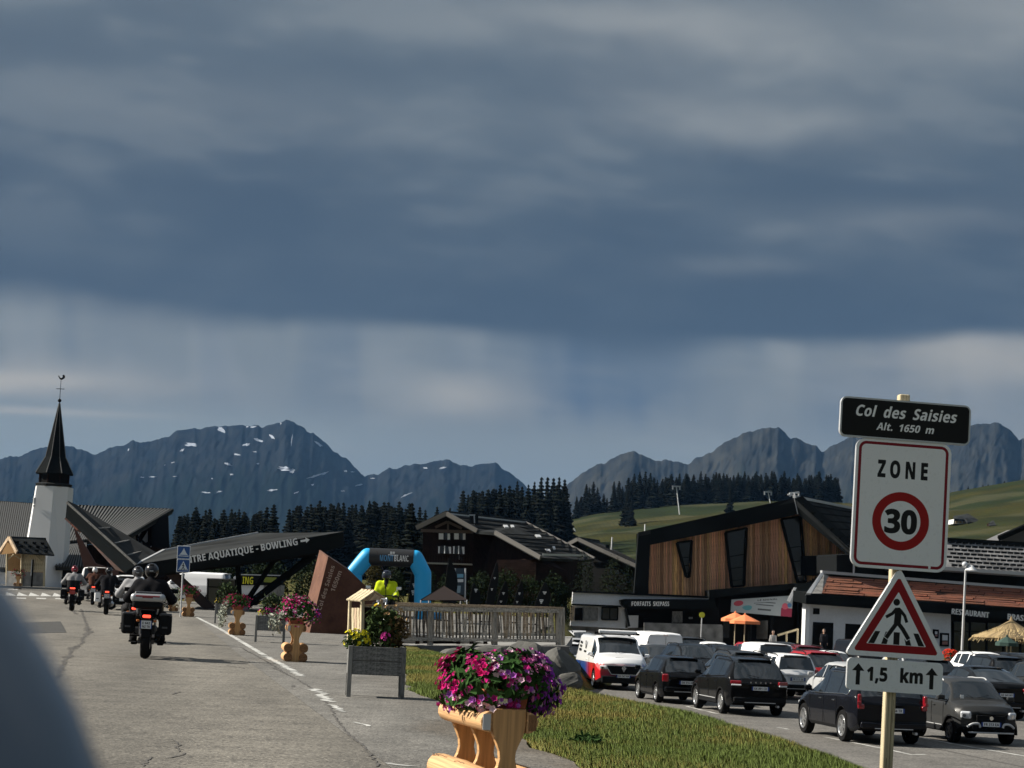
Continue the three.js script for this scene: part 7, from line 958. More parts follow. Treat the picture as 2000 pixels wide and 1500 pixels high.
  n('exhaust', rod(V(rx + 0.2, 0.30, W * 0.3), V(rx + 0.0, 0.30, W * 0.3), 0.035), M.galv);
  if (B.rear_window) { const yr = table(S.cabin[3], S.top); n('wiper', rod(V(L / 2 - S.cabin[3] * L - 0.02, yr + 0.05, 0), V(L / 2 - (S.cabin[3] - 0.01) * L - 0.01, yr + 0.12, -0.36), 0.009, 0.007, 5), M.blackMatt); n('spoiler', rb(0.16, 0.03, W * 0.56, 0.012, L / 2 - S.cabin[2] * L - 0.02, table(S.cabin[2], S.top) + 0.03, 0), bodyMat); }
  else { n('door_split', bx(0.01, 1.35, 0.014, rx - 0.004, 1.08, 0), M.plastic); for (const s of [-1, 1]) n('door_hinge', rb(0.03, 0.08, 0.05, 0.01, rx + 0.02, 1.5, s * W * 0.42), M.plastic); n('rear_handle', rb(0.03, 0.05, 0.16, 0.012, rx - 0.01, 1.05, 0.09), M.plastic); n('brake_light', rb(0.03, 0.05, 0.22, 0.012, rx + 0.03, 1.84, 0), M.redLens); }
  for (const s of [-1, 1]) n('windscreen_wiper', rod(V(L / 2 - (S.cabin[0] - 0.002) * L, table(S.cabin[0], S.top) + 0.05, s * 0.05 + 0.1), V(L / 2 - (S.cabin[0] + 0.02) * L, table(S.cabin[0] + 0.02, S.top) + 0.06, s * 0.30 - 0.3 + 0.3), 0.008, 0.006, 5), M.blackMatt);
  t.userData.paint = bodyMat; return t;
}
const protos = {}, PSI = 9.9 * DEG;
function parkCar(key, mat, px, D, away, label, o = {}) {
  const cat = key[0] === 'v' ? 'van' : 'car', fresh = !protos[key] || o.own; let t;
  if (fresh) { t = buildCar(key, mat, o); if (!o.own) protos[key] = t; } else { t = protos[key].clone(); const old = protos[key].userData.paint; t.traverse((m) => { if (m.material === old) m.material = mat; if (o.plate && /plate$/.test(m.name) && m.name !== 'plate_frame') m.material = o.plate; }); }
  const p = o.pos ?? onGround(px, D); if (o.park !== false && !o.pos) p.y = PARK + 0.008; t.name = numbered(cat === 'van' ? 'parked_van' : 'parked_car'); t.position.copy(p); t.rotation.set(0, (away ? Math.PI / 2 : -Math.PI / 2) + (o.psi ?? PSI), 0); t.userData = { ...t.userData, label, category: cat }; if (o.group !== null) t.userData.group = o.group ?? 'cars in the car park'; scene.add(t); return t;
}
const blackPaint = paintOf(rgb(0.006, 0.0063, 0.0072), 0.2), greyPaint = paintOf(rgb(0.028, 0.029, 0.03), 0.3), whitePaint = paintOf(rgb(0.84, 0.85, 0.86), 0.3), redPaint = paintOf(rgb(0.33, 0.015, 0.02), 0.25), silverPaint = paintOf(rgb(0.38, 0.39, 0.40), 0.3), bluePaint = paintOf(rgb(0.006, 0.0068, 0.010), 0.2), maroonPaint = paintOf(rgb(0.13, 0.012, 0.016), 0.25);
// nearest row
const kod = parkCar('suv', blackPaint, 1446, 63.2, true, 'black suv seen from behind in the front row, left of the sign', { plate: plateOf('GK 891 CD'), own: true });
for (let i = 0; i < 5; i++) part('badge_letter', bx(0.012, 0.045, 0.045, -2.37, 0.985, -0.30 + i * 0.15), M.chrome, kod);
parkCar('bigsuv', bluePaint, 1683, 52.3, true, 'blue-black suv with shiny wheels behind the signpost', { own: true, chrome: true, plate: plateOf('GA 204 TR') });
parkCar('hatch', blackPaint, 1317, 68.4, true, 'small black hatchback seen from behind, right of the red and blue van', { own: true, plate: plateOf('DB 516 KX') });
const panda = parkCar('box', paintOf(rgb(0.032, 0.033, 0.0335), 0.3), 1884, 53.6, false, 'small dark grey boxy car facing us at the right of the signpost', { own: true, darkRim: true, plate: plateOf('FR 313 EA'), railMat: M.aluminium });
{ const t = panda; part('bumper_guard', [tubeOf([V(1.83, 0.44, -0.62), V(1.87, 0.52, -0.5), V(1.88, 0.52, -0.33), V(1.88, 0.44, -0.30)], 0.03, 14, 7), tubeOf([V(1.83, 0.44, 0.62), V(1.87, 0.52, 0.5), V(1.88, 0.52, 0.33), V(1.88, 0.44, 0.30)], 0.03, 14, 7), rb(0.05, 0.04, 1.2, 0.015, 1.86, 0.31, 0)], M.galv, t); for (let i = 0; i < 8; i++) for (const y of [0.42, 0.36]) part('grille_hole', rb(0.04, 0.036, 0.07, 0.012, 1.87, y, -0.30 + i * 0.085), M.void, t); part('permit', bx(0.005, 0.09, 0.09, 1.22, 1.16, 0.52), M.letter, t); }
parkCar('coupe', blackPaint, 1912, 68, true, 'black sloping-backed coupe suv behind the small grey boxy car', { own: true, plate: plateOf('GD 640 MV') });
// the liveried van
{
  const m = new THREE.MeshPhysicalMaterial({ color: rgb(1, 1, 1), vertexColors: true, roughness: 0.3, clearcoat: 1, clearcoatRoughness: 0.05 });
  const v = parkCar('van', m, 1198, 77.6, false, 'white van with red and blue lower sides and roof ladder, facing us', { own: true, psi: 7.5 * DEG, plate: plateOf('GH 147 RB') });
  const g = v.children.find((k) => k.name === 'body').geometry, p = g.attributes.position, c = new Float32Array(p.count * 3), red = rgb(0.55, 0.012, 0.02), blue = rgb(0.018, 0.07, 0.30), wh = rgb(0.84, 0.85, 0.86), k = new THREE.Color();
  for (let i = 0; i < p.count; i++) { const x = p.getX(i), y = p.getY(i), z = p.getZ(i); if (y > 0.936) k.copy(wh); else { const f = z > 0.1 ? sstep(-0.2, 1.0, x) : x > 1.9 ? sstep(-0.75, 0.2, z) : 0; k.copy(blue).lerp(red, f); } c[i * 3] = k.r; c[i * 3 + 1] = k.g; c[i * 3 + 2] = k.b; } g.setAttribute('color', new THREE.BufferAttribute(c, 3));
  part('hood_emblem', [rb(0.02, 0.03, 0.3, 0.01, 2.2, 1.17, 0.1, 0, 0, 0.4)], M.plastic, v); part('front_grille', extrude([[-0.62, 0.14], [0.62, 0.14], [0.5, -0.16], [-0.5, -0.16]], 0.05, 0.01).rotateY(Math.PI / 2).translate(2.555, 0.74, 0), M.plastic, v); part('grille_chrome', [bx(0.02, 0.018, 1.3, 2.57, 0.89, 0), rod(V(2.565, 0.88, 0.66), V(2.575, 0.58, 0.46), 0.012), rod(V(2.565, 0.88, -0.66), V(2.575, 0.58, -0.46), 0.012), bx(0.02, 0.018, 0.92, 2.58, 0.575, 0)], M.aluminium, v);
  part('emblem', new THREE.CylinderGeometry(0.12, 0.12, 0.02, 4).rotateZ(Math.PI / 2).scale(1, 1.15, 0.75).translate(2.59, 0.80, 0), M.chrome, v); part('bumper', rb(0.14, 0.26, 1.6, 0.05, 2.50, 0.38, 0), M.plastic, v);
  for (const [x, y, w, h] of [[-1.6, 1.62, 0.28, 0.09], [-1.6, 1.48, 0.28, 0.09], [-1.6, 1.34, 0.42, 0.1], [-0.5, 1.55, 0.14, 0.3], [-0.5, 1.3, 0.4, 0.07], [-1.5, 1.08, 0.6, 0.07]]) part('side_lettering', bx(w, h, 0.01, x, y, 0.945 - Math.max(0, y - 1.16) * 0.13), M.plastic, v);
  part('roof_ladder', [rod(V(1.0, 2.06, -0.75), V(1.0, 2.06, 0.75), 0.05), ...[-0.6, 0.6].map((z) => bar(V(1.1, 2.02, z), V(-2.2, 2.02, z), 0.05, 0.05)), ...Array.from({ length: 9 }, (_, i) => rod(V(0.8 - i * 0.36, 2.04, -0.6), V(0.8 - i * 0.36, 2.04, 0.6), 0.02))], M.plastic, v); part('roof_bar', bar(V(0.95, 2.02, -0.85), V(0.95, 2.02, 0.85), 0.12, 0.08), M.plastic, v); part('rolled_cover', rod(V(1.05, 2.08, -0.7), V(1.05, 2.08, 0.7), 0.07), M.white, v);
}
// the crowd behind: bodies of the same kinds in other paints
parkCar('vanet', whitePaint, 1490, 86, true, 'white panel van seen from behind, over the roof of the front-row suv', {});
parkCar('van', whitePaint, 1276, 95, true, 'white box van seen from behind below the skipass canopy', { own: true });
parkCar('suv', greyPaint, 1440, 73, true, 'dark estate with roof bars directly behind the front-row suv', {}); parkCar('box', whitePaint, 1532, 75.5, true, 'white car seen from behind between the black suv and a red car', { own: true });
parkCar('suv', redPaint, 1583, 79.5, true, 'bright red suv seen from behind, left of the signpost', {}); parkCar('suv', maroonPaint, 1560, 93, true, 'dark maroon suv behind the bright red one', {});
parkCar('hatch', whitePaint, 1396, 101, false, 'white hatchback facing us, left below the orange parasols', {}); parkCar('hatch', whitePaint, 1626, 91, false, 'white hatchback facing us in front of the restaurant doorway', {});
parkCar('hatch', silverPaint, 1655, 70, true, 'grey car whose roof shows just left of the distance sign', {}); parkCar('hatch', greyPaint, 1293, 86, false, 'dark hatchback facing us just right of the red and blue van', {}); parkCar('suv', blackPaint, 1358, 82, false, 'black suv in the middle row, above the small black hatchback', {});
parkCar('suv', greyPaint, 1338, 103, true, 'dark suv at the back, below the yellow disc sign', {}); parkCar('hatch', redPaint, 1478, 106, false, 'dark red car roof below the orange parasols', {}); parkCar('vanet', blackPaint, 1682, 112, false, 'black van partly hidden by the crossing sign', {});
parkCar('bigsuv', blackPaint, 1936, 82, true, 'black people carrier behind the coupe suv at the right', {}); parkCar('suv', whitePaint, 1925, 96, false, 'white car with only its roof showing below the straw parasol', {}); parkCar('suv', greyPaint, 2026, 78, true, 'dark car cut by the right edge, with a red tail light', {});
parkCar('hatch', blackPaint, 1806, 84, true, 'dark car just right of the crossing sign, before the red planter', {});
parkCar('suv', silverPaint, 1143, 107, false, 'silver suv at the back left of the car park, below the ticket wing', {}); parkCar('suv', whitePaint, 1200, 104, false, 'white suv at the back, right of a silver one below the ticket wing', {}); parkCar('hatch', silverPaint, 1128, 94, true, 'silver car at the far left of the car park, just right of the railing', {}); parkCar('hatch', whitePaint, 1108, 84, true, 'white car between the railing end and the red and blue van', {});
parkCar('hatch', blackPaint, 1424, 93, false, 'black hatchback facing us behind the dark estate with roof bars', {}); parkCar('suv', whitePaint, 1246, 113, false, 'white suv at the back, directly below the skipass lettering', {}); parkCar('hatch', greyPaint, 1534, 112, false, 'dark hatchback at the back, right of the orange parasol poles', {}); parkCar('suv', silverPaint, 1176, 93, true, 'silver suv right behind the red and blue van', {}); parkCar('hatch', silverPaint, 1780, 100, false, 'silver car glimpsed right of the crossing sign edge', {}); parkCar('suv', blackPaint, 1996, 98, false, 'black suv below the green parasol at the right edge', {}); parkCar('hatch', whitePaint, 1312, 112, true, 'white hatchback at the back wall under the ticket canopy', {});
// traffic ahead on the road, and the vehicles by the shelter
parkCar('vanet', whitePaint, 187, 111, true, 'white van driving ahead between two riders toward the church', { park: false, group: null }); parkCar('hatch', whitePaint, 250, 90, true, 'white car driving ahead, half hidden by the nearest riders', { park: false, group: null });
parkCar('vanet', whitePaint, 376, 118, true, 'white van parked side-on behind the leaning shelter leg', { park: false, psi: 1.45, group: null });
{
  const D = 122, p = onGround(505, D), t = thing('food_trailer', 'white trailer with yellow lettering on a black band behind the shelter struts', 'trailer', p);
  const bd = (x, y, d = D) => at(x, y, d); wpart('body', slab([bd(463, 1143), bd(516, 1143), bd(514, 1172), bd(461, 1172)], 2), M.white, t); wpart('nose', slab([bd(456, 1127), bd(464, 1122), bd(463, 1172), bd(455, 1168)], 1.6), M.white, t);
  wpart('sign_band', slab([bd(463, 1122, D - 0.1), bd(548, 1124, D - 0.1), bd(547, 1143, D - 0.1), bd(462, 1143, D - 0.1)], 2.1), M.black, t); wpart('side_panel', slab([bd(515, 1142), bd(549, 1143), bd(547, 1174), bd(513, 1173)], 2), M.planterPost, t);
  const g = letters('ING', 0.42, 0.04), a = bd(473, 1140, D - 0.2), b = bd(494, 1139, D - 0.2); g.scale(a.distanceTo(b) / g.boundingBox.max.x, 1, 1); g.translate(a.x, a.y, a.z); wpart('lettering', g, std(rgb(0.75, 0.7, 0.03), 0.6), t);
  wpart('lettering', [slab([bd(516, 1127, D - 0.2), bd(540, 1128, D - 0.2), bd(539, 1138, D - 0.2), bd(515, 1137, D - 0.2)], 0.03)], std(rgb(0.22, 0.25, 0.03), 0.7), t); wpart('frame_rail', bar(bd(462, 1122, D - 0.15), bd(549, 1124, D - 0.15), 0.06, 0.06), M.galv, t);
  for (const x of [478, 498]) wpart('wheel', xf(new THREE.CylinderGeometry(0.3, 0.3, 0.2, 18).rotateX(Math.PI / 2), bd(x, 1174).x, H(bd(x, 1174).x, D) + 0.3, -D + 0.1), M.rubber, t); wpart('drawbar', rod(bd(458, 1170), bd(448, 1178), 0.05), M.galv, t);
  const q = thing('storage_cabinet', 'olive grey storage cabinet beside the white trailer', 'cabinet', onGround(432, 112)), c = (x, y) => at(x, y, 111); wpart('box', slab([c(406, 1131), c(459, 1133), c(458, 1182), c(405, 1180)], 1.6), std(rgb(0.12, 0.12, 0.095), 0.8), q); wpart('lid', slab([c(404, 1129), c(461, 1131), c(461, 1134), c(404, 1132)], 1.7), M.galv, q); wpart('rib', bar(at(406, 1146, 110.8), at(458, 1148, 110.8), 0.05, 0.06), M.black, q); wpart('post', [rod(at(406, 1131, 110.8), at(405, 1180, 110.8), 0.05), rod(at(459, 1132, 110.8), at(458, 1182, 110.8), 0.05)], M.black, q);
  // dark timber trough and frame near the wedge
  const s = thing('bench_frame', 'grey wooden back frame behind the magenta flower stand', 'bench', onGround(580, 72)), f = (x, y) => at(x, y, 71); wpart('back_rail', bar(f(562, 1166), f(597, 1167), 0.06, 0.10), M.greyWood, s); wpart('post', [bar(f(563, 1164), f(562, 1212), 0.08, 0.08)], M.greyWood, s); wpart('post', [bar(f(596, 1165), f(595, 1212), 0.08, 0.08)], M.greyWood, s); wpart('seat', bar(f(562, 1186), f(597, 1187), 0.35, 0.05), M.greyWood, s);
}
// ================================================================ motorcycles and people: x forward, z to the right
function skin(caps, k, cell, color) {
  const lo = V(1e9, 1e9, 1e9), hi = V(-1e9, -1e9, -1e9); for (const [a, b, ra, rb_] of caps) for (const [p, r] of [[a, ra], [b, rb_]]) { lo.min(V(p[0] - r, p[1] - r, p[2] - r)); hi.max(V(p[0] + r, p[1] + r, p[2] + r)); } lo.subScalar(cell * 2.5); hi.addScalar(cell * 2.5);
  return netSurface((x, y, z) => { let d = 1e9; for (const [a, b, ra, rb_] of caps) d = smin(d, capsule(x, y, z, a, b, ra, rb_), k); return d; }, lo, hi, cell, color);
}
const mir = (l) => l.flatMap(([a, b, ra, rb_]) => [[a, b, ra, rb_], [[a[0], a[1], -a[2]], [b[0], b[1], -b[2]], ra, rb_]]);
const seated = [...mir([[[-0.20, 0.93, 0.09], [-0.05, 1.25, 0.11], 0.155, 0.175], [[-0.02, 1.36, 0.05], [0.0, 1.40, 0.205], 0.125, 0.10], [[0.0, 1.39, 0.24], [0.10, 1.12, 0.425], 0.094, 0.082], [[0.10, 1.12, 0.425], [0.37, 1.055, 0.36], 0.078, 0.048], [[-0.16, 0.88, 0.12], [0.28, 0.79, 0.26], 0.112, 0.085], [[0.28, 0.79, 0.26], [0.10, 0.38, 0.27], 0.082, 0.056], [[0.06, 0.34, 0.27], [0.25, 0.29, 0.28], 0.056, 0.046]]), [[0.0, 1.42, 0], [0.05, 1.56, 0], 0.075, 0.068]];
const riderShape = skin(seated, 0.07, 0.026);
const uprightShape = skin([...mir([[[-0.16, 0.93, 0.08], [-0.04, 1.25, 0.10], 0.165, 0.18], [[-0.02, 1.37, 0.05], [0.0, 1.41, 0.18], 0.125, 0.095], [[0.0, 1.39, 0.23], [0.05, 1.11, 0.30], 0.088, 0.078], [[0.05, 1.11, 0.30], [0.36, 1.06, 0.345], 0.074, 0.05], [[-0.16, 0.88, 0.12], [0.28, 0.79, 0.26], 0.112, 0.085], [[0.28, 0.79, 0.26], [0.10, 0.38, 0.27], 0.082, 0.056], [[0.06, 0.34, 0.27], [0.25, 0.29, 0.28], 0.056, 0.046]]), [[0.0, 1.42, 0], [0.05, 1.56, 0], 0.075, 0.068]], 0.07, 0.026);
const handShape = (() => { const c = [[[0.35, 1.06, 0.35], [0.405, 1.075, 0.345], 0.036, 0.033]]; for (let i = 0; i < 4; i++) { const z = 0.305 + i * 0.024, l = [0.9, 1, 1.05, 0.95][i]; c.push([[0.41, 1.085, z], [0.41 + 0.042 * l, 1.072, z], 0.0125, 0.012], [[0.41 + 0.042 * l, 1.072, z], [0.41 + 0.038 * l, 1.036, z], 0.012, 0.011], [[0.41 + 0.038 * l, 1.036, z], [0.412, 1.03, z], 0.011, 0.010]); } c.push([[0.38, 1.055, 0.31], [0.40, 1.03, 0.275], 0.015, 0.013], [[0.40, 1.03, 0.275], [0.425, 1.032, 0.27], 0.013, 0.011]); return skin(c, 0.012, 0.0085); })();
const handLeft = handShape.clone(); { const p = handLeft.attributes.position; for (let i = 0; i < p.count; i++) p.setZ(i, -p.getZ(i)); const ix = handLeft.index.array; for (let i = 0; i < ix.length; i += 3) { const q = ix[i]; ix[i] = ix[i + 1]; ix[i + 1] = q; } handLeft.computeVertexNormals(); }
const helmetShape = (() => { const g = new THREE.SphereGeometry(0.142, 28, 20), p = g.attributes.position; for (let i = 0; i < p.count; i++) { let x = p.getX(i), y = p.getY(i), z = p.getZ(i); x *= 1.12; y *= 1.06; z *= 0.93; if (y < -0.06) { x = x * 0.94 + 0.012; } if (x > 0 && y < -0.02) x *= 1.08; if (y < -0.115) y = -0.115 + (y + 0.115) * 0.3; p.setXYZ(i, x, y, z); } g.computeVertexNormals(); return g; })();
const visorShape = (() => { const g = new THREE.SphereGeometry(0.1435, 20, 10, Math.PI - 1.1, 2.2, 1.15, 0.72); g.scale(1.125, 1.06, 0.935); return g; })();
function rider(label, parent, jacket, trousers, helm, opt = {}) {
  const t = new THREE.Group(); t.name = numbered('person'); t.userData = { label, category: 'person' }; t.position.copy(parent.position); t.rotation.copy(parent.rotation); scene.add(t); t.translateY(opt.lift ?? 0);
  const g = (opt.upright ? uprightShape : riderShape).clone(), p = g.attributes.position, c = new Float32Array(p.count * 3), boots = rgb(0.012, 0.012, 0.013), k = new THREE.Color();
  for (let i = 0; i < p.count; i++) { const x = p.getX(i), y = p.getY(i), z = Math.abs(p.getZ(i)); k.copy(y < 0.46 ? boots : y > 0.975 || (x < -0.02 && y > 0.95) ? (opt.lower && y < 1.22 && z < 0.30 ? opt.lower : opt.front && x > 0.0 && z < 0.012 + 0.055 * sstep(1.25, 1.45, y) ? opt.front : jacket) : trousers); const f = 0.8 + 0.4 * fbm(x * 9 + 3, y * 9 + z * 7, 3, 7); c[i * 3] = k.r * f; c[i * 3 + 1] = k.g * f; c[i * 3 + 2] = k.b * f; }
  g.setAttribute('color', new THREE.BufferAttribute(c, 3)); part('body', g, M.vcol, t); const gl = std(rgb(0.014, 0.014, 0.015), 0.8); part('glove', handShape, gl, t); part('glove', handLeft, gl, t);
  const h = new THREE.Group(); h.name = 'helmet'; h.position.set(0.075, 1.665, 0); h.rotation.z = opt.nod ?? 0.02; h.rotation.y = opt.look ?? 0; t.add(h); part('shell', helmetShape, new THREE.MeshPhysicalMaterial({ color: helm, roughness: 0.25, specularIntensity: 0.4, clearcoat: 0.6, clearcoatRoughness: 0.03 }), h); part('visor', visorShape, M.glass, h); part('vent', rb(0.06, 0.02, 0.08, 0.008, -0.10, 0.112, 0, 0, 0, 0.75), M.plastic, h); part('rear_badge', bx(0.004, 0.018, 0.07, -0.1585, -0.01, 0), M.galv, h);
  if (opt.stripe) part('reflective_stripe', [...[-1, 1].map((s) => tubeOf([V(-0.185, 1.10, s * 0.05), V(-0.17, 1.11, s * 0.17), V(-0.06, 1.12, s * 0.235)], 0.012, 8, 5))], M.letter, t);
  return t;
}
function buildBike(S) {
  const t = new THREE.Group(), n = (k, g, m, p = t) => part(k, g, m, p), wheel = (x, R, w, nm) => { const q = new THREE.Group(); q.name = 'wheel'; q.position.set(x, R, 0); t.add(q); const h = w / 2, tg = new THREE.LatheGeometry([[R * 0.72, -h * 0.7], [R * 0.86, -h], [R * 0.95, -h * 0.75], [R, -h * 0.2], [R, h * 0.2], [R * 0.95, h * 0.75], [R * 0.86, h], [R * 0.72, h * 0.7]].map((v) => new THREE.Vector2(...v)), 32).rotateX(Math.PI / 2); n('tyre', tg, M.rubber, q); n('rim', [new THREE.TorusGeometry(R * 0.72, 0.02, 8, 28), ...[0, 1, 2, 3, 4].map((i) => bx(R * 1.36, 0.03, 0.03).rotateZ(i * Math.PI / 5)), new THREE.CylinderGeometry(0.05, 0.05, w * 0.9, 12).rotateX(Math.PI / 2)], M.rimDark, q); n('brake_disc', new THREE.CylinderGeometry(0.13, 0.13, 0.008, 24).rotateX(Math.PI / 2).translate(0, 0, h * 0.9), M.steel, q); };
  wheel(-0.72, 0.315, 0.175); wheel(0.80, 0.31, 0.12);
  n('swingarm', [bar(V(-0.72, 0.315, -0.13), V(-0.05, 0.42, -0.11), 0.05, 0.08), bar(V(-0.72, 0.315, 0.13), V(-0.05, 0.42, 0.11), 0.05, 0.08)], M.rimDark); n('rear_mudguard', [rb(0.34, 0.03, 0.17, 0.01, -0.84, 0.66, 0, 0, 0, 0.35), rb(0.03, 0.30, 0.17, 0.01, -0.99, 0.55, 0, 0, 0, -0.18)], M.plastic);
  n('engine', [rb(0.46, 0.34, 0.34, 0.06, 0.12, 0.45, 0), rb(0.2, 0.16, 0.62, 0.05, 0.18, 0.50, 0)], M.rimDark); n('exhaust', [rod(V(0.1, 0.34, 0.16), V(-0.45, 0.36, 0.19), 0.035), rod(V(-0.42, 0.37, 0.2), V(-0.92, 0.48, 0.23), 0.055, 0.06, 14)], S.exhaust ?? M.plastic); n('foot_peg', [rod(V(0.08, 0.30, -0.36), V(0.08, 0.30, -0.14), 0.018), rod(V(0.08, 0.30, 0.14), V(0.08, 0.30, 0.36), 0.018), rod(V(-0.30, 0.42, -0.33), V(-0.30, 0.42, -0.14), 0.018), rod(V(-0.30, 0.42, 0.14), V(-0.30, 0.42, 0.33), 0.018)], M.plastic);
  n('tank', rb(0.52, 0.28, 0.36, 0.11, 0.18, 0.86, 0), S.paint); n('seat', [rb(0.72, 0.10, 0.32, 0.05, -0.30, 0.80, 0), rb(0.36, 0.12, 0.30, 0.05, -0.52, 0.86, 0)], M.blackMatt); n('tail_cowl', rb(0.56, 0.16, 0.26, 0.06, -0.66, 0.74, 0), S.paint);
  if (!S.naked) n('front_fairing', rb(0.40, 0.44, 0.52, 0.14, 0.58, 0.93, 0), S.paint); n('fork', [rod(V(0.80, 0.31, -0.10), V(0.52, 1.0, -0.11), 0.028), rod(V(0.80, 0.31, 0.10), V(0.52, 1.0, 0.11), 0.028)], M.steel); n('front_mudguard', new THREE.TorusGeometry(0.335, 0.035, 6, 14, 1.6).rotateZ(0.7).scale(1, 1, 1.6).translate(0.80, 0.31, 0), S.paint);
  if (!S.naked) n('windscreen', new THREE.SphereGeometry(0.42, 16, 10, Math.PI - 0.55, 1.1, 0.75, 0.75).translate(0.36, 0.90, 0), new THREE.MeshPhysicalMaterial({ color: rgb(0.6, 0.62, 0.64), transmission: 0.8, roughness: 0.1, thickness: 0 })); n('headlight', rb(0.05, 0.12, 0.28, 0.04, 0.78, 0.92, 0), S.lampOn ? std(rgb(1, 1, 0.95), 0.3, { emissive: rgb(1, 0.97, 0.9), emissiveIntensity: 1.2 }) : M.lens);
  n('handlebar', [tubeOf([V(0.38, 1.05, -0.42), V(0.44, 1.07, -0.2), V(0.47, 1.06, 0), V(0.44, 1.07, 0.2), V(0.38, 1.05, 0.42)], 0.015, 18, 7)], M.plastic); for (const s of [-1, 1]) { n('grip', rod(V(0.385, 1.052, s * 0.40), V(0.425, 1.062, s * 0.27), 0.019), M.rubber); n('mirror', [rod(V(0.46, 1.08, s * 0.26), V(0.50, 1.26, s * 0.42), 0.008), rb(0.03, 0.085, 0.15, 0.03, 0.50, 1.29, s * 0.45)], S.mirror ?? M.plastic); n('turn_signal', rb(0.05, 0.04, 0.06, 0.015, -0.96, 0.715, s * 0.16), std(rgb(0.5, 0.14, 0.02), 0.3)); n('footboard', rb(0.2, 0.06, 0.12, 0.02, -0.02, 0.27, s * 0.25), M.plastic); }
  const ly = S.lightY ?? 0.80; n('tail_lamp', rb(0.05, 0.055, S.lightW ?? 0.15, 0.02, -0.965, ly, 0), M.tailLamp); n('tail_lamp_housing', rb(0.06, 0.08, 0.24, 0.02, -0.935, ly, 0), M.plastic); n('number_plate', xf(new THREE.PlaneGeometry(0.215, 0.15).rotateY(-Math.PI / 2), -1.045, ly - 0.155, 0, 0, 0, 0), S.plate); n('plate_bracket', rb(0.012, 0.17, 0.23, 0.01, -1.034, ly - 0.155, 0), M.plastic);
  if (S.panniers) for (const s of [-1, 1]) { const m = s < 0 && S.whiteLeft ? whitePaint : M.plastic, p = n('pannier', rb(0.52, 0.40, 0.24, 0.06, -0.68, 0.66, s * 0.345), m); n('pannier_lid', rb(0.50, 0.06, 0.225, 0.02, -0.68, 0.835, s * 0.345), M.rimDark, p); n('reflector', rb(0.012, 0.035, 0.10, 0.005, -0.943, 0.60, s * 0.345), M.rimDark, p); }
  if (S.topcase) { const p = n('top_case', rb(0.44, 0.15, 0.56, 0.06, -0.86, 1.02, 0), M.plastic); n('case_lid', rb(0.46, 0.17, 0.64, 0.075, -0.86, 1.145, 0), std(rgb(0.40, 0.41, 0.42), 0.38, { metalness: 0.5 }), p); n('case_top', rb(0.38, 0.08, 0.5, 0.038, -0.85, 1.225, 0), M.rimDark, p); n('case_reflector', [rb(0.03, 0.035, 0.46, 0.015, -1.078, 1.175, 0), rb(0.03, 0.028, 0.2, 0.012, -1.082, 1.155, 0)], M.redLens, p); n('carrier', [rod(V(-0.7, 0.84, -0.18), V(-0.72, 0.96, -0.2), 0.015), rod(V(-0.7, 0.84, 0.18), V(-0.72, 0.96, 0.2), 0.015)], M.steel, p); }
  return t;
}
const bikePlate = (a, b) => std(rgb(1, 1, 1), 0.5, { map: canvasTex(128, 90, (x, w, h) => { x.fillStyle = '#cfd2d2'; x.fillRect(0, 0, w, h); x.fillStyle = '#1b3f8a'; x.fillRect(0, 0, 9, h); x.fillRect(w - 9, 0, 9, h); x.fillStyle = '#121418'; fit(x, a, w / 2, 40, 88, 26); fit(x, b, w / 2, 80, 88, 26); }) });
function placeBike(S, px, py, D, label, turn = PSI, pos = null) { const t = buildBike(S), p = pos ?? at(px, py, D); if (!pos) p.y = H(p.x, D) + 0.006; t.name = numbered('motorcycle'); t.position.copy(p); t.rotation.set(0, Math.PI / 2 + turn, 0); t.userData = { label, category: 'motorcycle' }; scene.add(t); return t; }
const leather = rgb(0.012, 0.012, 0.014), blk = { paint: M.shiny };
{
  const p = gnd(285, 1287), b = placeBike({ ...blk, panniers: true, topcase: true, lightY: 0.80, plate: bikePlate('E 642', 'NZ TR') }, 0, 0, 0, 'black touring motorcycle with silver top case and side panniers, nearest on the road', 0.13, p.clone().add(V(-0.12, 0.006, -0.72)));
  rider('rider in black leather and shiny black helmet on the nearest touring motorcycle', b, leather, leather, rgb(0.012, 0.012, 0.014), { nod: -0.05 });
  const b2 = placeBike({ ...blk, panniers: false, plate: bikePlate('AB 27', 'KD') }, 264, 1200, 50, 'black motorcycle ahead of and mostly hidden by the nearest touring motorcycle', 0.16);
  rider('rider in pale grey and white jacket just ahead of the nearest black rider', b2, rgb(0.28, 0.28, 0.29), rgb(0.03, 0.03, 0.032), rgb(0.05, 0.05, 0.055), { lower: rgb(0.16, 0.16, 0.165) });
  const b3 = placeBike({ ...blk, panniers: true, whiteLeft: true, lightY: 0.86, plate: bikePlate('FT 90', 'LM'), exhaust: M.steel }, 207, 1205, 79, 'black motorcycle with one white pannier, second nearest in the lane', 0.17);
  rider('rider all in black leaning forward on the motorcycle with the white pannier', b3, leather, leather, rgb(0.02, 0.02, 0.022), { nod: -0.15 });
  const b4 = placeBike({ ...blk, lightY: 0.85, plate: bikePlate('CQ 31', 'VB') }, 181, 1185, 99, 'dark motorcycle before the white van, third in the line of riders', 0.17);
  rider('rider in brown jacket and white helmet in front of the white van', b4, rgb(0.075, 0.035, 0.025), leather, rgb(0.7, 0.71, 0.72), {});
  const b5 = placeBike({ ...blk, lightY: 0.9, lightW: 0.2, plate: std(rgb(0.4, 0.05, 0.04), 0.5), panniers: true }, 141, 1187, 83, 'black motorcycle furthest left near the lane middle', 0.17);
  rider('rider in grey and black jacket and red helmet, leftmost of the riders', b5, rgb(0.24, 0.24, 0.245), leather, rgb(0.20, 0.012, 0.025), { lower: rgb(0.014, 0.014, 0.015) });
}
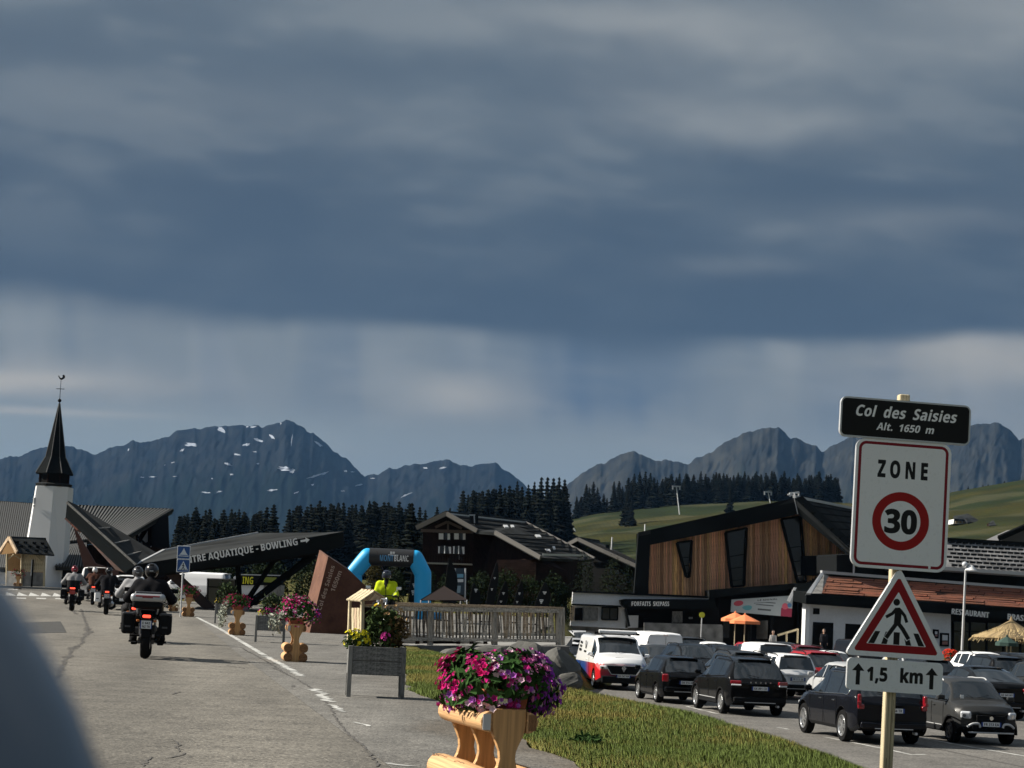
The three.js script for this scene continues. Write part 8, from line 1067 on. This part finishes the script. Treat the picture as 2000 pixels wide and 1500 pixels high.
{
  // the rider in the yellow jacket, coming towards us over the bridge
  const D = 60.3, p = at(752, 1200, D); p.y = 0.33; const hump = scene.getObjectByName('footbridge'); wpart('deck_hump', bx(1.5, 0.3, 3.0, p.x + 0.45, 0.175, p.z), M.concrete, hump); wpart('deck_ramp', [bx(2.4, 0.08, 3.0, p.x + 2.38, 0.2, p.z, 0, 0, -0.09)], M.concrete, hump);
  const b = buildBike({ ...blk, naked: true, plate: bikePlate('EW 55', 'PA'), mirror: M.chrome }); b.name = numbered('motorcycle'); b.position.copy(p); b.rotation.set(0, -Math.PI / 2 - 0.10, 0); b.userData = { label: 'motorcycle facing us behind the left end of the bridge railing', category: 'motorcycle' }; scene.add(b);
  rider('rider in bright yellow jacket and dark blue helmet behind the bridge railing', b, rgb(0.50, 0.62, 0.02), leather, rgb(0.012, 0.014, 0.03), { front: rgb(0.02, 0.02, 0.022), upright: true, look: -0.2 });
}
// ---------------------------------------------------------------- people on foot
const standing = [...mir([[[0, 0.98, 0.07], [0.02, 1.28, 0.085], 0.125, 0.13], [[0.0, 1.38, 0.04], [0.0, 1.40, 0.16], 0.09, 0.075], [[0, 1.38, 0.19], [-0.02, 1.10, 0.235], 0.058, 0.048], [[-0.02, 1.10, 0.235], [0.08, 0.86, 0.23], 0.046, 0.034], [[0, 0.94, 0.09], [0.02, 0.50, 0.10], 0.098, 0.066], [[0.02, 0.50, 0.10], [-0.01, 0.09, 0.11], 0.064, 0.042], [[-0.02, 0.05, 0.11], [0.16, 0.035, 0.13], 0.042, 0.034]]), [[0.0, 1.42, 0], [0.01, 1.54, 0], 0.056, 0.052]];
const standShape = skin(standing, 0.05, 0.022), headShape = skin([[[0.0, 1.60, 0], [0.01, 1.69, 0], 0.075, 0.092], [[0.045, 1.585, 0], [0.05, 1.60, 0], 0.045, 0.05], [[0.095, 1.645, 0], [0.118, 1.625, 0], 0.010, 0.014], [[-0.01, 1.64, 0.088], [-0.01, 1.665, 0.09], 0.014, 0.014], [[-0.01, 1.64, -0.088], [-0.01, 1.665, -0.09], 0.014, 0.014]], 0.02, 0.009), hairShape = skin([[[-0.015, 1.70, 0], [0.0, 1.73, 0], 0.098, 0.085], [[-0.045, 1.62, 0], [-0.04, 1.68, 0], 0.075, 0.09]], 0.04, 0.012);
const plainHand = (() => { const c = [[[0.085, 0.85, 0.23], [0.10, 0.79, 0.23], 0.028, 0.026]]; for (let i = 0; i < 4; i++) { const x = 0.075 + i * 0.019; c.push([[x, 0.775, 0.23], [x + 0.004, 0.735, 0.226], 0.010, 0.009], [[x + 0.004, 0.735, 0.226], [x + 0.002, 0.70 + (i === 3 ? 0.015 : 0), 0.216], 0.009, 0.008]); } c.push([[0.115, 0.83, 0.225], [0.145, 0.79, 0.215], 0.011, 0.009]); return skin(c, 0.012, 0.008); })();
function walker(label, px, D, turn, top, legs, hair, y) {
  const p = onGround(px, D); if (y !== undefined) p.y = y; const t = thing('person', label, 'person', p, turn), g = standShape.clone(), q = g.attributes.position, c = new Float32Array(q.count * 3), k = new THREE.Color(); for (let i = 0; i < q.count; i++) { const yy = q.getY(i); k.copy(yy < 0.1 ? rgb(0.03, 0.03, 0.03) : yy > 0.95 ? (yy > 1.47 ? rgb(0.42, 0.26, 0.19) : top) : Math.abs(q.getZ(i)) > 0.2 ? top : legs); c[i * 3] = k.r; c[i * 3 + 1] = k.g; c[i * 3 + 2] = k.b; } g.setAttribute('color', new THREE.BufferAttribute(c, 3)); part('body', g, M.vcol, t);
  const sk = std(rgb(0.42, 0.26, 0.19), 0.6), h = part('head', headShape, sk, t); part('eyes', [new THREE.SphereGeometry(0.009, 8, 6).translate(0.096, 1.66, 0.032), new THREE.SphereGeometry(0.009, 8, 6).translate(0.096, 1.66, -0.032)], M.black, h); part('mouth', rb(0.01, 0.008, 0.04, 0.003, 0.099, 1.595, 0), std(rgb(0.3, 0.1, 0.09), 0.6), h); part('hair', hairShape, std(hair, 0.9), t); part('hand', plainHand, sk, t); const l = part('hand', plainHand, sk, t); l.scale.z = -1; return t;
}
walker('person in dark clothes standing in the left restaurant doorway', 1611, 139.2, -Math.PI / 2, rgb(0.02, 0.02, 0.024), rgb(0.015, 0.015, 0.02), rgb(0.1, 0.08, 0.06), PARK + 0.35);
walker('person in a pale top by the hall entrance, right of the orange parasols', 1512, 140, -1.2, rgb(0.4, 0.39, 0.38), rgb(0.03, 0.035, 0.05), rgb(0.05, 0.035, 0.025), PARK + 0.1);
// red planter by the restaurant corner
{ const p = onGround(1858, 110); p.y = PARK; const t = thing('flower_tub', 'tub of bright red flowers by the restaurant, right of the crossing sign', 'planter', p); part('tub', new THREE.CylinderGeometry(0.45, 0.36, 0.6, 18).translate(0, 0.75, 0), M.terracotta, t); part('stand', new THREE.CylinderGeometry(0.3, 0.34, 0.46, 14).translate(0, 0.23, 0), M.concrete, t); scatter('leaves', leafGeo, bushy(141, 160, 0, 1.2, 0, 0.5, 0.3, 0.45, rgb(0.04, 0.07, 0.025), 2.5), t); scatter('blossoms', petal, flowersAt(142, 150, 0, 1.22, 0, 0.5, 0.34, 0.45, rgb(0.6, 0.06, 0.03), 3), t); }
// ---------------------------------------------------------------- shadows on, and the picture
scene.traverse((o) => { if (o.isMesh) { o.castShadow = true; o.receiveShadow = true; } });
renderer.setSize(1024, 768);
renderer.render(scene, camera);
